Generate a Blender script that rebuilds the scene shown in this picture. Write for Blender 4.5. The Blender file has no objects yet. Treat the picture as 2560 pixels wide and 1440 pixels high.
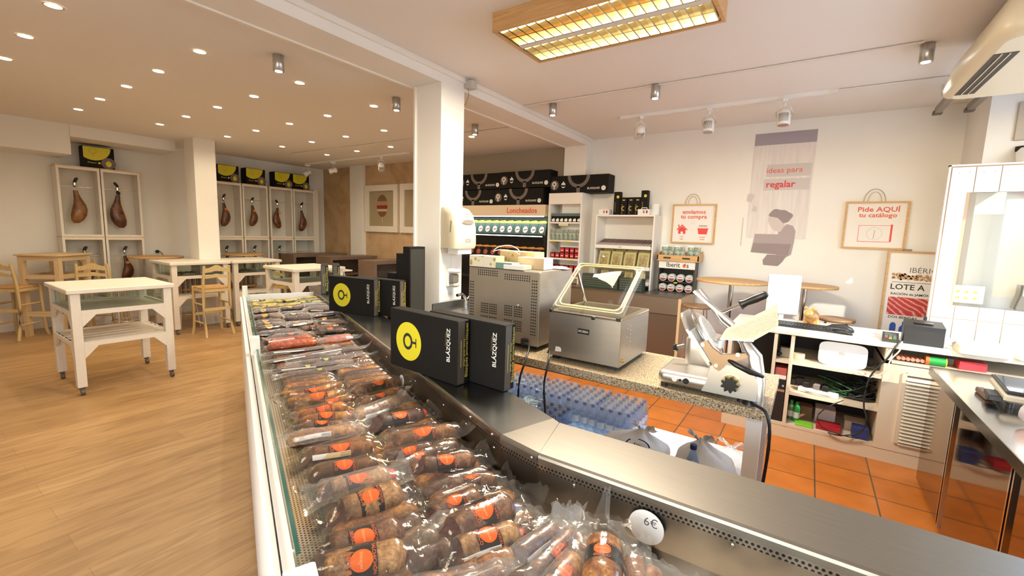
import bpy, math, random
from mathutils import Vector, Matrix, noise
random.seed(7)
PI = math.pi
scn = bpy.context.scene
COL = scn.collection
# ------------------------------------------------------------------ camera
CAM_H, FPX, YAW, PITCH, ROLL = 1.62, 1094.2, .5942, -.12345, -.0316
RC = Matrix.Rotation(YAW, 3, 'Z') @ Matrix.Rotation(PITCH, 3, 'X') @ Matrix.Rotation(ROLL, 3, 'Y')
CAMP = Vector((0, 0, CAM_H))
cd = bpy.data.cameras.new('camera'); cam = bpy.data.objects.new('camera', cd); COL.objects.link(cam)
cd.sensor_fit = 'HORIZONTAL'; cd.sensor_width = 36; cd.lens = 36 * FPX / 2560; cd.clip_start = .02; cd.clip_end = 200
mw = (RC @ Matrix.Rotation(PI / 2, 3, 'X')).to_4x4(); mw.translation = CAMP; cam.matrix_world = mw
scn.camera = cam
# measuring aid: a point of the photograph (2560x1440) seen on a known plane of the room
def _ray(x, y): return RC @ Vector(((x - 1280) / FPX, 1, -(y - 720) / FPX))
def AX(x, y, X): d = _ray(x, y); return CAMP + d * (X / d.x)
def AY(x, y, Y): d = _ray(x, y); return CAMP + d * (Y / d.y)
def AZ(x, y, Z): d = _ray(x, y); return CAMP + d * ((Z - CAM_H) / d.z)
# ------------------------------------------------------------------ view, world, sun
vs = scn.view_settings
scn.display_settings.display_device = 'sRGB'
vs.view_transform = 'Standard'; vs.look = 'None'; vs.gamma = 1; vs.use_curve_mapping = False
vs.exposure = 0.3
w = bpy.data.worlds.new('world'); scn.world = w; w.use_nodes = True
nt = w.node_tree; nt.nodes.clear()
bg = nt.nodes.new('ShaderNodeBackground'); wo = nt.nodes.new('ShaderNodeOutputWorld')
sky = nt.nodes.new('ShaderNodeTexSky'); sky.sky_type = 'NISHITA'; sky.sun_disc = False; sky.sun_elevation = math.radians(38); sky.sun_rotation = math.radians(200)
nt.links.new(sky.outputs[0], bg.inputs[0]); bg.inputs[1].default_value = 1.2
nt.links.new(bg.outputs[0], wo.inputs[0])
def light(name, kind, loc, energy, color, size=.1, rot=(0, 0, 0), size_y=None, spot=None, blend=.5):
    l = bpy.data.lights.new(name, kind); l.energy = energy; l.color = color
    if kind == 'AREA':
        l.size = size
        if size_y: l.shape = 'RECTANGLE'; l.size_y = size_y
    elif kind == 'SUN': l.angle = size
    else: l.shadow_soft_size = size
    if kind == 'SPOT': l.spot_size = spot; l.spot_blend = blend
    o = bpy.data.objects.new(name, l); COL.objects.link(o); o.location = loc; o.rotation_euler = rot
    return o
sun = light('sun', 'SUN', (4, 1, 5), 4.2, (1, .93, .8), .01)
sun.rotation_euler = Vector((-.62, .60, -.62)).to_track_quat('-Z', 'Y').to_euler()
# the shop front opening on the right lets the daylight in (portal only guides the sky's light)
po = light('daylight_portal', 'AREA', (1.9, 3.62, 1.37), 1, (1, 1, 1), 2.6, (0, math.radians(90), 0), 2.6); po.data.cycles.is_portal = True
po = light('daylight_portal', 'AREA', (-.2, -1.85, 1.55), 1, (1, 1, 1), 3.0, (math.radians(90), 0, 0), 2.1); po.data.cycles.is_portal = True  # portal of the added window behind the camera
scn.cycles.max_bounces = 7; scn.cycles.diffuse_bounces = 4; scn.cycles.glossy_bounces = 3
scn.cycles.transmission_bounces = 4; scn.cycles.transparent_max_bounces = 14
scn.cycles.caustics_reflective = False; scn.cycles.caustics_refractive = False
scn.cycles.use_denoising = True; scn.cycles.sample_clamp_indirect = 4; scn.cycles.blur_glossy = .5

# ------------------------------------------------------------------ materials
MATS = {}
def mat(name, col, rough=.6, metal=0, spec=.5, emit=None, es=0, alpha=None, trans=0, coat=0):
    if name in MATS: return MATS[name]
    m = bpy.data.materials.new(name); m.use_nodes = True; b = m.node_tree.nodes['Principled BSDF']
    b.inputs['Base Color'].default_value = (*col, 1); b.inputs['Roughness'].default_value = rough
    b.inputs['Metallic'].default_value = metal; b.inputs['Specular IOR Level'].default_value = spec
    if coat: b.inputs['Coat Weight'].default_value = coat; b.inputs['Coat Roughness'].default_value = .1
    if emit: b.inputs['Emission Color'].default_value = (*emit, 1); b.inputs['Emission Strength'].default_value = es
    if trans: b.inputs['Transmission Weight'].default_value = trans
    m.diffuse_color = (*col, 1); MATS[name] = m
    return m
def NN(m, t, **k):
    n = m.node_tree.nodes.new(t)
    for a, v in k.items(): setattr(n, a, v)
    return n
def LK(m, a, b): m.node_tree.links.new(a, b)
def BS(m): return m.node_tree.nodes['Principled BSDF']
def coords(m, sc=(1, 1, 1), rot=(0, 0, 0), out='Object'):
    tc = NN(m, 'ShaderNodeTexCoord'); mp = NN(m, 'ShaderNodeMapping')
    mp.inputs['Scale'].default_value = sc; mp.inputs['Rotation'].default_value = rot
    LK(m, tc.outputs[out], mp.inputs[0]); return mp.outputs[0]
def ramp(m, fac, stops):
    r = NN(m, 'ShaderNodeValToRGB'); e = r.color_ramp.elements
    while len(e) < len(stops): e.new(.5)
    for i, (p, c) in enumerate(stops): e[i].position = p; e[i].color = (*c, 1)
    LK(m, fac, r.inputs[0]); return r.outputs[0]
def noise_mat(name, c1, c2, scale=5, sc=(1, 1, 1), rough=.6, detail=4, bump=0, lo=.35, hi=.65, metal=0, dist=0, coat=0, spec=.5):
    if name in MATS: return MATS[name]
    m = mat(name, c1, rough, metal, spec, coat=coat)
    n = NN(m, 'ShaderNodeTexNoise'); n.inputs['Scale'].default_value = scale; n.inputs['Detail'].default_value = detail; n.inputs['Distortion'].default_value = dist
    LK(m, coords(m, sc), n.inputs['Vector'])
    LK(m, ramp(m, n.outputs[0], [(lo, c1), (hi, c2)]), BS(m).inputs['Base Color'])
    if bump:
        b = NN(m, 'ShaderNodeBump'); b.inputs['Strength'].default_value = bump; b.inputs['Distance'].default_value = .01
        LK(m, n.outputs[0], b.inputs['Height']); LK(m, b.outputs[0], BS(m).inputs['Normal'])
    return m
def film(name, col, base=.035, rough=.12, gl=.35, diff=.0, bump=0, bscale=40):
    """thin clear plastic or glass: mostly transparent with a glossy skin"""
    if name in MATS: return MATS[name]
    m = bpy.data.materials.new(name); m.use_nodes = True; nt = m.node_tree; nt.nodes.clear()
    o = nt.nodes.new('ShaderNodeOutputMaterial'); t = nt.nodes.new('ShaderNodeBsdfTransparent'); t.inputs[0].default_value = (*col, 1)
    g = nt.nodes.new('ShaderNodeBsdfGlossy'); g.inputs['Roughness'].default_value = rough; g.inputs[0].default_value = (1, 1, 1, 1)
    f = nt.nodes.new('ShaderNodeLayerWeight'); f.inputs[0].default_value = .5
    pw = nt.nodes.new('ShaderNodeMath'); pw.operation = 'POWER'; pw.inputs[1].default_value = 4; nt.links.new(f.outputs['Facing'], pw.inputs[0])
    fm = nt.nodes.new('ShaderNodeMath'); fm.operation = 'MULTIPLY_ADD'; fm.inputs[1].default_value = gl; fm.inputs[2].default_value = base; nt.links.new(pw.outputs[0], fm.inputs[0])
    mx = nt.nodes.new('ShaderNodeMixShader')
    if bump:
        nz = nt.nodes.new('ShaderNodeTexNoise'); nz.inputs['Scale'].default_value = bscale; nz.inputs['Detail'].default_value = 3
        tc = nt.nodes.new('ShaderNodeTexCoord'); nt.links.new(tc.outputs['Object'], nz.inputs['Vector'])
        bp = nt.nodes.new('ShaderNodeBump'); bp.inputs['Strength'].default_value = bump; bp.inputs['Distance'].default_value = .01
        nt.links.new(nz.outputs[0], bp.inputs['Height']); nt.links.new(bp.outputs[0], g.inputs['Normal']); nt.links.new(bp.outputs[0], f.inputs['Normal'])
    nt.links.new(fm.outputs[0], mx.inputs[0]); nt.links.new(t.outputs[0], mx.inputs[1]); nt.links.new(g.outputs[0], mx.inputs[2])
    out = mx.outputs[0]
    if diff:
        d = nt.nodes.new('ShaderNodeBsdfDiffuse'); d.inputs[0].default_value = (.85, .85, .85, 1)
        m2 = nt.nodes.new('ShaderNodeMixShader'); m2.inputs[0].default_value = diff
        nt.links.new(out, m2.inputs[1]); nt.links.new(d.outputs[0], m2.inputs[2]); out = m2.outputs[0]
    nt.links.new(out, o.inputs[0]); MATS[name] = m
    return m
def wood(name, c1, c2, scale=3, rough=.5, axis=0, stretch=12):
    if name in MATS: return MATS[name]
    m = mat(name, c1, rough); n = NN(m, 'ShaderNodeTexNoise'); n.inputs['Scale'].default_value = scale; n.inputs['Detail'].default_value = 6; n.inputs['Distortion'].default_value = .6
    s = [stretch] * 3; s[axis] = 1
    LK(m, coords(m, s), n.inputs['Vector']); LK(m, ramp(m, n.outputs[0], [(.3, c1), (.7, c2)]), BS(m).inputs['Base Color'])
    return m
def perforated(name, base, pitch, rad, rows_off=.5, metal=1, rough=.3):
    """plate with round holes in staggered rows (object x along, z or y across)"""
    if name in MATS: return MATS[name]
    m = mat(name, base, rough, metal)
    sp = NN(m, 'ShaderNodeSeparateXYZ'); tc = NN(m, 'ShaderNodeTexCoord'); LK(m, tc.outputs['Object'], sp.inputs[0])
    def mt(op, a, b=None, c=None):
        n = NN(m, 'ShaderNodeMath', operation=op)
        for i, v in enumerate((a, b, c)):
            if v is None: continue
            if isinstance(v, (int, float)): n.inputs[i].default_value = v
            else: LK(m, v, n.inputs[i])
        return n.outputs[0]
    yy = mt('ADD', sp.outputs[1], sp.outputs[2])
    v = mt('DIVIDE', yy, pitch * .87); row = mt('FLOOR', v); odd = mt('MULTIPLY', mt('PINGPONG', row, 1), .5)
    u = mt('ADD', mt('DIVIDE', sp.outputs[0], pitch), odd)
    fu = mt('SUBTRACT', mt('FRACT', u), .5); fv = mt('MULTIPLY', mt('SUBTRACT', mt('FRACT', v), .5), .87)
    d = mt('SQRT', mt('ADD', mt('MULTIPLY', fu, fu), mt('MULTIPLY', fv, fv)))
    k = mt('LESS_THAN', d, rad)
    mx = NN(m, 'ShaderNodeMix', data_type='RGBA'); LK(m, k, mx.inputs[0]); mx.inputs[6].default_value = (*base, 1); mx.inputs[7].default_value = (.004, .004, .004, 1)
    LK(m, mx.outputs[2], BS(m).inputs['Base Color']); LK(m, mt('SUBTRACT', metal, k), BS(m).inputs['Metallic'])
    return m

white_paint = noise_mat('white_paint', (.84, .82, .77), (.87, .85, .80), 2, rough=.75)
ceil_paint = mat('ceiling_paint', (.85, .82, .78), .8)
white_wood = noise_mat('white_painted_wood', (.80, .75, .67), (.83, .78, .70), 6, (1, 6, 6), .45)
white_gloss = mat('white_gloss', (.85, .84, .81), .25)
white_lac = mat('white_lacquer', (.82, .78, .72), .4)
cream = mat('cream_panel', (.72, .58, .42), .5)
pine = wood('pale_pine', (.66, .47, .25), (.78, .60, .36), 4)
pine_z = wood('pale_pine_upright', (.66, .47, .25), (.78, .60, .36), 4, axis=2)
oak = wood('honey_pine', (.55, .30, .11), (.68, .42, .18), 5)
rush = noise_mat('rush_weave', (.50, .27, .10), (.68, .42, .18), 60, rough=.8, bump=.4)
brown_lam = noise_mat('brown_laminate', (.16, .105, .075), (.20, .135, .095), 3, rough=.45)
black = mat('black_plastic', (.014, .014, .015), .4)
black_card = mat('black_card', (.009, .008, .0075), .65, spec=.2)
dark_grey = mat('dark_grey_card', (.07, .063, .055), .5)
grey_card = mat('grey_print', (.16, .13, .11), .5)
yellow = mat('yellow_print', (.72, .62, .02), .45)
gold = mat('gold_print', (.55, .45, .12), .4)
white_print = mat('white_print', (.85, .83, .78), .5)
red_print = mat('red_print', (.75, .05, .04), .5)
redtext = mat('red_lettering', (.70, .10, .06), .5)
black_print = mat('black_print', (.02, .02, .02), .5)
paper = mat('white_paper', (.84, .81, .77), .7)
steel = noise_mat('brushed_steel', (.27, .25, .22), (.29, .27, .24), 3, (2, 60, 60), .36, metal=1, detail=3)
steel_dark = noise_mat('worn_steel', (.30, .27, .235), (.40, .36, .31), 5, (1, 1, 1), .33, metal=1)
alu = mat('cast_aluminium', (.66, .65, .63), .28, 1)
alu_satin = noise_mat('satin_steel', (.44, .40, .35), (.465, .425, .375), 4, (1, 1, 12), .40, metal=1)
chrome = mat('chrome', (.75, .75, .75), .12, 1)
glass = film('clear_glass', (.92, .97, .94), rough=.02, gl=.12)
glass_edge = mat('green_glass_edge', (.02, .09, .07), .15)
glass_dim = film('acrylic', (.93, .90, .80), base=.010, rough=.06, gl=.5)

# ------------------------------------------------------------------ mesh builder
class MB:
    def __init__(s): s.v = []; s.f = []; s.m = []; s.mi = 0; s.T = Matrix(); s.sm = []; s.smooth = False
    def mat(s, i): s.mi = i; return s
    def xf(s, T): s.T = T; return s
    def add(s, vs, fs, smooth=None):
        n = len(s.v); T = s.T
        s.v += [T @ Vector(p) for p in vs]
        for f in fs: s.f.append([n + i for i in f]); s.m.append(s.mi); s.sm.append(s.smooth if smooth is None else smooth)
        return s
    def box(s, x0, x1, y0, y1, z0, z1, bev=0):
        if bev:
            return s.rbox(x0, x1, y0, y1, z0, z1, bev)
        v = [(x, y, z) for z in (z0, z1) for y in (y0, y1) for x in (x0, x1)]
        return s.add(v, [(0, 2, 3, 1), (4, 5, 7, 6), (0, 1, 5, 4), (2, 6, 7, 3), (0, 4, 6, 2), (1, 3, 7, 5)], False)
    def rbox(s, x0, x1, y0, y1, z0, z1, b):
        # box with chamfered vertical and horizontal edges
        b = min(b, (x1 - x0) / 2.01, (y1 - y0) / 2.01, (z1 - z0) / 2.01)
        def ring(i, z):
            a, c, d, e = x0 + i, x1 - i, y0 + i, y1 - i; k = b * .7
            return [(a + k, d, z), (c - k, d, z), (c, d + k, z), (c, e - k, z), (c - k, e, z), (a + k, e, z), (a, e - k, z), (a, d + k, z)]
        return s.loft([ring(b, z0), ring(0, z0 + b), ring(0, z1 - b), ring(b, z1)], True, True, smooth=False)
    def loft(s, rings, cap0=True, cap1=True, closed=True, smooth=True):
        n = len(rings[0]); v = [p for r in rings for p in r]; f = []
        for i in range(len(rings) - 1):
            for j in range(n if closed else n - 1):
                k = (j + 1) % n; f.append((i * n + j, i * n + k, (i + 1) * n + k, (i + 1) * n + j))
        s.add(v, f, smooth)
        if cap0: s.add(rings[0], [tuple(range(n - 1, -1, -1))], False)
        if cap1: s.add(rings[-1], [tuple(range(n))], False)
        return s
    def cyl(s, p0, p1, r0, r1=None, n=12, cap=True, smooth=True):
        p0, p1 = Vector(p0), Vector(p1); r1 = r0 if r1 is None else r1
        q = (p1 - p0).to_track_quat('Z', 'Y').to_matrix()
        R = []
        for p, r in ((p0, r0), (p1, r1)): R.append([p + q @ Vector((r * math.cos(2 * PI * i / n), r * math.sin(2 * PI * i / n), 0)) for i in range(n)])
        return s.loft(R, cap, cap, smooth=smooth)
    def lathe(s, prof, c=(0, 0, 0), n=20, smooth=True, cap=True):
        R = [[(c[0] + r * math.cos(2 * PI * i / n), c[1] + r * math.sin(2 * PI * i / n), c[2] + z) for i in range(n)] for r, z in prof]
        return s.loft(R, cap, cap, smooth=smooth)
    def tube(s, pts, r, n=8, smooth=True):
        pts = [Vector(p) for p in pts]; R = []; up = Vector((0, 0, 1))
        for i, p in enumerate(pts):
            d = (pts[min(i + 1, len(pts) - 1)] - pts[max(i - 1, 0)]).normalized()
            a = d.cross(up)
            if a.length < .05: a = d.cross(Vector((1, 0, 0)))
            a.normalize(); b = a.cross(d); rr = r[i] if isinstance(r, (list, tuple)) else r
            R.append([p + a * (rr * math.cos(2 * PI * k / n)) + b * (rr * math.sin(2 * PI * k / n)) for k in range(n)])
        return s.loft(R, smooth=smooth)
    def prism(s, poly, a, b, ax='z'):
        """poly 2-D extruded from a to b along ax"""
        f = {'z': lambda u, v, t: (u, v, t), 'y': lambda u, v, t: (u, t, v), 'x': lambda u, v, t: (t, u, v)}[ax]
        return s.loft([[f(u, v, a) for u, v in poly], [f(u, v, b) for u, v in poly]], smooth=False)
    def bar(s, p0, p1, w, h, up=(0, 0, 1)):
        p0, p1 = Vector(p0), Vector(p1); d = (p1 - p0).normalized(); a = d.cross(Vector(up))
        if a.length < .01: a = Vector((1, 0, 0))
        a.normalize(); b = a.cross(d)
        return s.loft([[p + a * sx * w / 2 + b * sy * h / 2 for sx, sy in ((-1, -1), (1, -1), (1, 1), (-1, 1))] for p in (p0, p1)], smooth=False)
    def disc(s, c, r, n=24, ax='y', r2=None, sc=1):
        """flat disc; faces -y (ax y), +z (ax z) or +x (ax x)"""
        r2 = r if r2 is None else r2
        g = {'y': lambda a, b: (c[0] + a, c[1], c[2] + b), 'z': lambda a, b: (c[0] + a, c[1] + b, c[2]), 'x': lambda a, b: (c[0], c[1] + a, c[2] + b)}[ax]
        return s.add([g(r * math.cos(2 * PI * i / n), r2 * math.sin(2 * PI * i / n)) for i in range(n)], [tuple(range(n))], False)
    def ringy(s, c, r0, r1, n=28, a0=0, a1=2 * PI, ell=1):
        v = []; k = n if a1 - a0 > 6.28 else n + 1
        for i in range(k):
            a = a0 + (a1 - a0) * i / n
            for r in (r0, r1): v.append((c[0] + r * math.cos(a), c[1], c[2] + ell * r * math.sin(a)))
        m = len(v) // 2; f = []
        for i in range(n): j = (i + 1) % m; f.append((2 * i, 2 * j, 2 * j + 1, 2 * i + 1))
        return s.add(v, f, False)
    def quad(s, a, b, c, d): return s.add([a, b, c, d], [(0, 1, 2, 3)], False)
    def poly(s, pts): return s.add(pts, [tuple(range(len(pts)))], False)
    def sphere(s, c, r, n=12, sz=(1, 1, 1)):
        R = [[(c[0] + sz[0] * r * math.sin(t) * math.cos(2 * PI * i / n), c[1] + sz[1] * r * math.sin(t) * math.sin(2 * PI * i / n), c[2] - sz[2] * r * math.cos(t)) for i in range(n)] for t in [PI * (k + .15) / (n // 2 + .3) for k in range(n // 2 + 1)]]
        return s.loft(R)
    def text(s, t, size, c, ax='y', rot=0, align='CENTER', bold=0, sx=1, bend=None):
        """lettering as flat mesh; ax y faces -y, x faces +x, z faces up; rot in the sign's own plane"""
        d = textmesh(t, align, bold); vs = []
        cr, sr = math.cos(rot), math.sin(rot)
        for (x, y) in d[0]:
            x *= size * sx; y *= size; x, y = x * cr - y * sr, x * sr + y * cr
            if bend: vs.append(bend(x, y)); continue
            vs.append({'y': (c[0] + x, c[1], c[2] + y), 'z': (c[0] + x, c[1] + y, c[2]), 'x': (c[0], c[1] + x, c[2] + y)}[ax])
        return s.add(vs, d[1], False)
    def build(s, name, mats, parent=None, loc=None, rot=None, link=True):
        me = bpy.data.meshes.new(name); me.from_pydata([tuple(v) for v in s.v], [], s.f); me.update()
        for m in (mats if isinstance(mats, (list, tuple)) else [mats]): me.materials.append(m)
        me.polygons.foreach_set('material_index', s.m); me.polygons.foreach_set('use_smooth', s.sm); me.update()
        o = bpy.data.objects.new(name, me)
        COL.objects.link(o)
        if parent: o.parent = parent
        if loc: o.location = loc
        if rot: o.rotation_euler = rot
        return o
_txt = {}
def textmesh(t, align, bold):
    k = (t, align, bold)
    if k not in _txt:
        c = bpy.data.curves.new('lettering', 'FONT'); c.body = t; c.size = 1; c.align_x = align; c.align_y = 'CENTER'; c.offset = bold; c.resolution_u = 2
        o = bpy.data.objects.new('lettering', c); COL.objects.link(o); bpy.context.view_layer.update()
        me = bpy.data.meshes.new_from_object(o)
        _txt[k] = ([(v.co.x, v.co.y) for v in me.vertices], [tuple(p.vertices) for p in me.polygons])
        bpy.data.objects.remove(o); bpy.data.meshes.remove(me); bpy.data.curves.remove(c)
    return _txt[k]
def tag(o, label, cat, group=None, kind=None):
    if len(label.replace("-"," ").split()) > 16: print('LONG', label)
    o['label'] = label; o['category'] = cat
    if group: o['group'] = group
    if kind: o['kind'] = kind
    return o
def thing(name, label, cat, loc=(0, 0, 0), rz=0, group=None):
    o = bpy.data.objects.new(name, None); COL.objects.link(o); o.empty_display_size = .05
    o.location = loc; o.rotation_euler = (0, 0, rz); return tag(o, label, cat, group)
def struct(name, mb, m, parent=None):
    o = mb.build(name, m, parent)
    if not parent: o['kind'] = 'structure'
    return o
def dup(root, loc=None, rz=None, label=None, group=None):
    def cp(o, par):
        c = o.copy(); COL.objects.link(c); c.parent = par
        for ch in list(o.children): cp(ch, c)
        return c
    r = cp(root, None)
    if loc is not None: r.location = loc
    if rz is not None: r.rotation_euler = (0, 0, rz)
    if label: r['label'] = label
    if group: r['group'] = group
    return r
# ================================================================== setting
XL, XR, YB, YF = -9.4, 1.75, 6.04, -1.7      # left wall, right wall, back wall, wall behind the camera
ZL, ZR = 2.935, 3.0                          # ceilings of the two halves
BX0, BX1, BZ = -3.06, -2.735, 2.884          # beam between them
# floors
def floor_wood():
    m = mat('laminate_floor', (.5, .3, .13), .38)
    br = NN(m, 'ShaderNodeTexBrick'); br.offset = .37
    br.inputs['Color1'].default_value = (.46, .275, .115, 1); br.inputs['Color2'].default_value = (.54, .335, .15, 1); br.inputs['Mortar'].default_value = (.36, .21, .085, 1)
    br.inputs['Scale'].default_value = 1; br.inputs['Mortar Size'].default_value = .0015; br.inputs['Brick Width'].default_value = 1.25; br.inputs['Row Height'].default_value = .19; br.inputs['Mortar Smooth'].default_value = .5
    LK(m, coords(m, (1, 1, 1), (0, 0, PI / 2)), br.inputs['Vector'])
    n = NN(m, 'ShaderNodeTexNoise'); n.inputs['Scale'].default_value = 2.2; n.inputs['Detail'].default_value = 7; n.inputs['Distortion'].default_value = 1.2
    LK(m, coords(m, (7, 1, 1)), n.inputs['Vector'])
    mx = NN(m, 'ShaderNodeMix', data_type='RGBA', blend_type='MULTIPLY'); mx.inputs[0].default_value = .75
    LK(m, br.outputs[0], mx.inputs[6]); LK(m, ramp(m, n.outputs[0], [(.3, (.62, .56, .5)), (.6, (1, 1, 1))]), mx.inputs[7]); LK(m, mx.outputs[2], BS(m).inputs['Base Color'])
    return m
def floor_tile():
    m = mat('terracotta_tiles', (.5, .2, .06), .32)
    br = NN(m, 'ShaderNodeTexBrick'); br.offset = 0
    br.inputs['Color1'].default_value = (.44, .125, .016, 1); br.inputs['Color2'].default_value = (.50, .155, .024, 1); br.inputs['Mortar'].default_value = (.10, .06, .03, 1)
    br.inputs['Scale'].default_value = 1; br.inputs['Mortar Size'].default_value = .005; br.inputs['Brick Width'].default_value = .327; br.inputs['Row Height'].default_value = .327
    mp = coords(m); mp.node.inputs['Location'].default_value = (-.173, -.27, 0); LK(m, mp, br.inputs['Vector'])
    n = NN(m, 'ShaderNodeTexNoise'); n.inputs['Scale'].default_value = 7; n.inputs['Detail'].default_value = 5; LK(m, coords(m), n.inputs['Vector'])
    mx = NN(m, 'ShaderNodeMix', data_type='RGBA', blend_type='MULTIPLY'); mx.inputs[0].default_value = .6
    LK(m, br.outputs[0], mx.inputs[6]); LK(m, ramp(m, n.outputs[0], [(.3, (.7, .66, .6)), (.65, (1, 1, 1))]), mx.inputs[7]); LK(m, mx.outputs[2], BS(m).inputs['Base Color'])
    return m
SPLIT = -2.95
struct('floor', MB().poly([(XL, YF, 0), (-.4, YF, 0), (-.4, .9, 0), (SPLIT, 1.95, 0), (SPLIT, YB, 0), (XL, YB, 0)]), floor_wood())
struct('floor', MB().poly([(-.4, YF, 0), (XR, YF, 0), (XR, YB, 0), (SPLIT, YB, 0), (SPLIT, 1.95, 0), (-.4, .9, 0)]), floor_tile())
struct('ceiling', MB().box(XL, BX0, YF, YB, ZL, ZL + .1), ceil_paint)
struct('ceiling', MB().box(BX1, XR, YF, YB, ZR, ZR + .1), ceil_paint)
# walls
def stucco():
    m = mat('tan_stucco', (.3, .18, .1), .8); n = NN(m, 'ShaderNodeTexNoise'); n.inputs['Scale'].default_value = 1.6; n.inputs['Detail'].default_value = 9; n.inputs['Roughness'].default_value = .65; n.inputs['Distortion'].default_value = 1.5
    LK(m, coords(m, (1, 1, 1)), n.inputs['Vector']); LK(m, ramp(m, n.outputs[0], [(.3, (.44, .29, .155)), (.5, (.56, .385, .22)), (.72, (.66, .47, .29))]), BS(m).inputs['Base Color'])
    b = NN(m, 'ShaderNodeBump'); b.inputs['Strength'].default_value = .25; b.inputs['Distance'].default_value = .01; LK(m, n.outputs[0], b.inputs['Height']); LK(m, b.outputs[0], BS(m).inputs['Normal'])
    return m
struct('wall_back', MB().box(XL, -5.5, YB, YB + .12, 0, ZL), stucco())
struct('wall_back', MB().box(-5.5, BX0, YB, YB + .12, 0, ZL), mat('taupe_paint', (.46, .38, .28), .75))
struct('wall_back', MB().box(BX0, 1.12, YB, YB + .12, 0, ZR), white_paint)
struct('wall_left', MB().box(XL - .12, XL, YF, YB, 0, ZL), white_paint)
wf = MB().box(XL, -1.7, YF - .12, YF, 0, ZR).box(1.3, XR, YF - .12, YF, 0, ZR).box(-1.7, 1.3, YF - .12, YF, 0, .5).box(-1.7, 1.3, YF - .12, YF, 2.6, ZR)
struct('wall_front', wf, white_paint)
f2 = MB()
for x in (-1.7, -.23, 1.24): f2.box(x, x + .06, YF - .09, YF - .03, .5, 2.6)
f2.box(-1.64, 1.24, YF - .09, YF - .03, .5, .56).box(-1.64, 1.24, YF - .09, YF - .03, 2.54, 2.6)
struct('fill_window', f2, mat('shop_front_frame', (.6, .58, .55), .4, 0))  # unseen window, added to put daylight on camera-facing surfaces
# right wall: a pier by the corner, then the shop front with its big opening
struct('wall_right', MB().box(1.12, XR + .12, 5.35, YB + .12, 0, ZR), white_paint)
struct('wall_right', MB().box(XR, XR + .12, 4.95, 5.35, 0, ZR).box(XR, XR + .12, YF, 2.3, 0, ZR).box(XR, XR + .12, 2.3, 4.95, 2.75, ZR), white_paint)
fr = MB()
for y in (2.3, 4.89): fr.box(XR + .02, XR + .08, y, y + .06, 0, 2.75)
fr.box(XR + .02, XR + .08, 2.36, 4.89, 2.68, 2.75).box(XR + .02, XR + .08, 2.36, 4.89, 0, .08)
struct('window_1', fr, mat('shop_front_frame', (.6, .58, .55), .4, 0))
struct('street', MB().box(XR + .12, 16, -12, 14, -.12, -.02).box(-12, XR + .12, -12, YF - .12, -.12, -.02), noise_mat('pale_paving', (.70, .66, .60), (.78, .74, .68), 2, rough=.8))  # unseen paving outside, added to bounce sun onto the ceilings
struct('sun_block_slab', MB().box(-4.2, 4.2, -4.4, YF - .15, 2.72, 2.85), white_paint)  # unseen slab, added to keep sun out of the front window
# column, beam, pilasters, trims
struct('column', MB().box(-3.035, -2.73, 2.87, 3.17, 0, BZ), white_paint)
struct('column', MB().box(-8.35, -8.0, 2.96, 3.26, 0, ZL), white_paint)
struct('beam', MB().box(BX0, BX1, YF, YB, BZ, ZR + .1), white_paint)
struct('pilaster', MB().box(-3.08, -2.735, 5.81, YB, 0, BZ), white_paint)
struct('pilaster', MB().box(-8.3, -7.9, 5.95, YB, 0, ZL), white_paint)
tr = mat('trim_paint', (.86, .82, .74), .5)
struct('trim_1', MB().box(BX1, BX1 + .022, YF, YB, 2.955, 2.975).box(BX1, BX1 + .012, YF, YB, 2.975, 3.0), tr)
struct('trim_2', MB().box(BX0 - .035, BX0 + .0, YF, 5.81, BZ - .012, BZ + .012).box(BX0 - .05, BX0 - .035, YF, 5.81, BZ + .0, BZ + .03), tr)
struct('trim_3', MB().box(-3.05, -3.03, 2.855, 2.87, .9, BZ), tr)
struct('trim_4', MB().box(-2.735, -2.715, 6.0, 6.04, 1.2, 2.98), tr)
# dropped soffit and beam along the left wall
struct('soffit', MB().box(XL, -8.7, YF, 1.73, 2.53, ZL).box(XL + .02, -8.68, 1.73, 2.96, 2.775, ZL), white_paint)
struct('baseboard_back', MB().box(BX1, 1.12, YB - .015, YB, 0, .08), white_gloss)
struct('baseboard_left', MB().box(XL, XL + .015, YF, YB, 0, .08), white_gloss)
# cable ducts on the right ceiling
duct = mat('duct_white', (.78, .74, .68), .4)
tag(MB().tube([(-2.7, 4.13, 2.99), (.5, 4.13, 2.99)], .008, 6).build('cable_duct', duct), 'thin white cable run across the ceiling through the silver can lights', 'cable duct')
tag(MB().tube([(.08, 5.02, 2.99), (1.1, 5.05, 2.99)], .008, 6).build('cable_duct', duct), 'thin white cable run from the end of the spotlight track to the air conditioner', 'cable duct')
tag(MB().tube([(-7.9, 4.45, ZL - .012), (BX0 - .05, 4.62, ZL - .012)], .008, 6).build('cable_duct', duct), 'thin white cable run on the dining room ceiling behind the column', 'cable duct')
# small junction box on the beam
jb = thing('junction_box', 'small grey junction box with a dangling wire on the beam beside the column', 'box', (BX1 + .03, 3.2, 2.945))
MB().box(-.03, .06, -.03, .05, -.035, .03, .004).build('housing', mat('grey_plastic', (.5, .48, .44), .5), jb)
MB().tube([(.01, -.02, -.035), (.02, -.02, -.09), (-.02, -.01, -.16), (-.09, 0, -.19)], .0025, 5).build('wire', mat('brown_wire', (.2, .12, .06), .6), jb)
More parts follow.
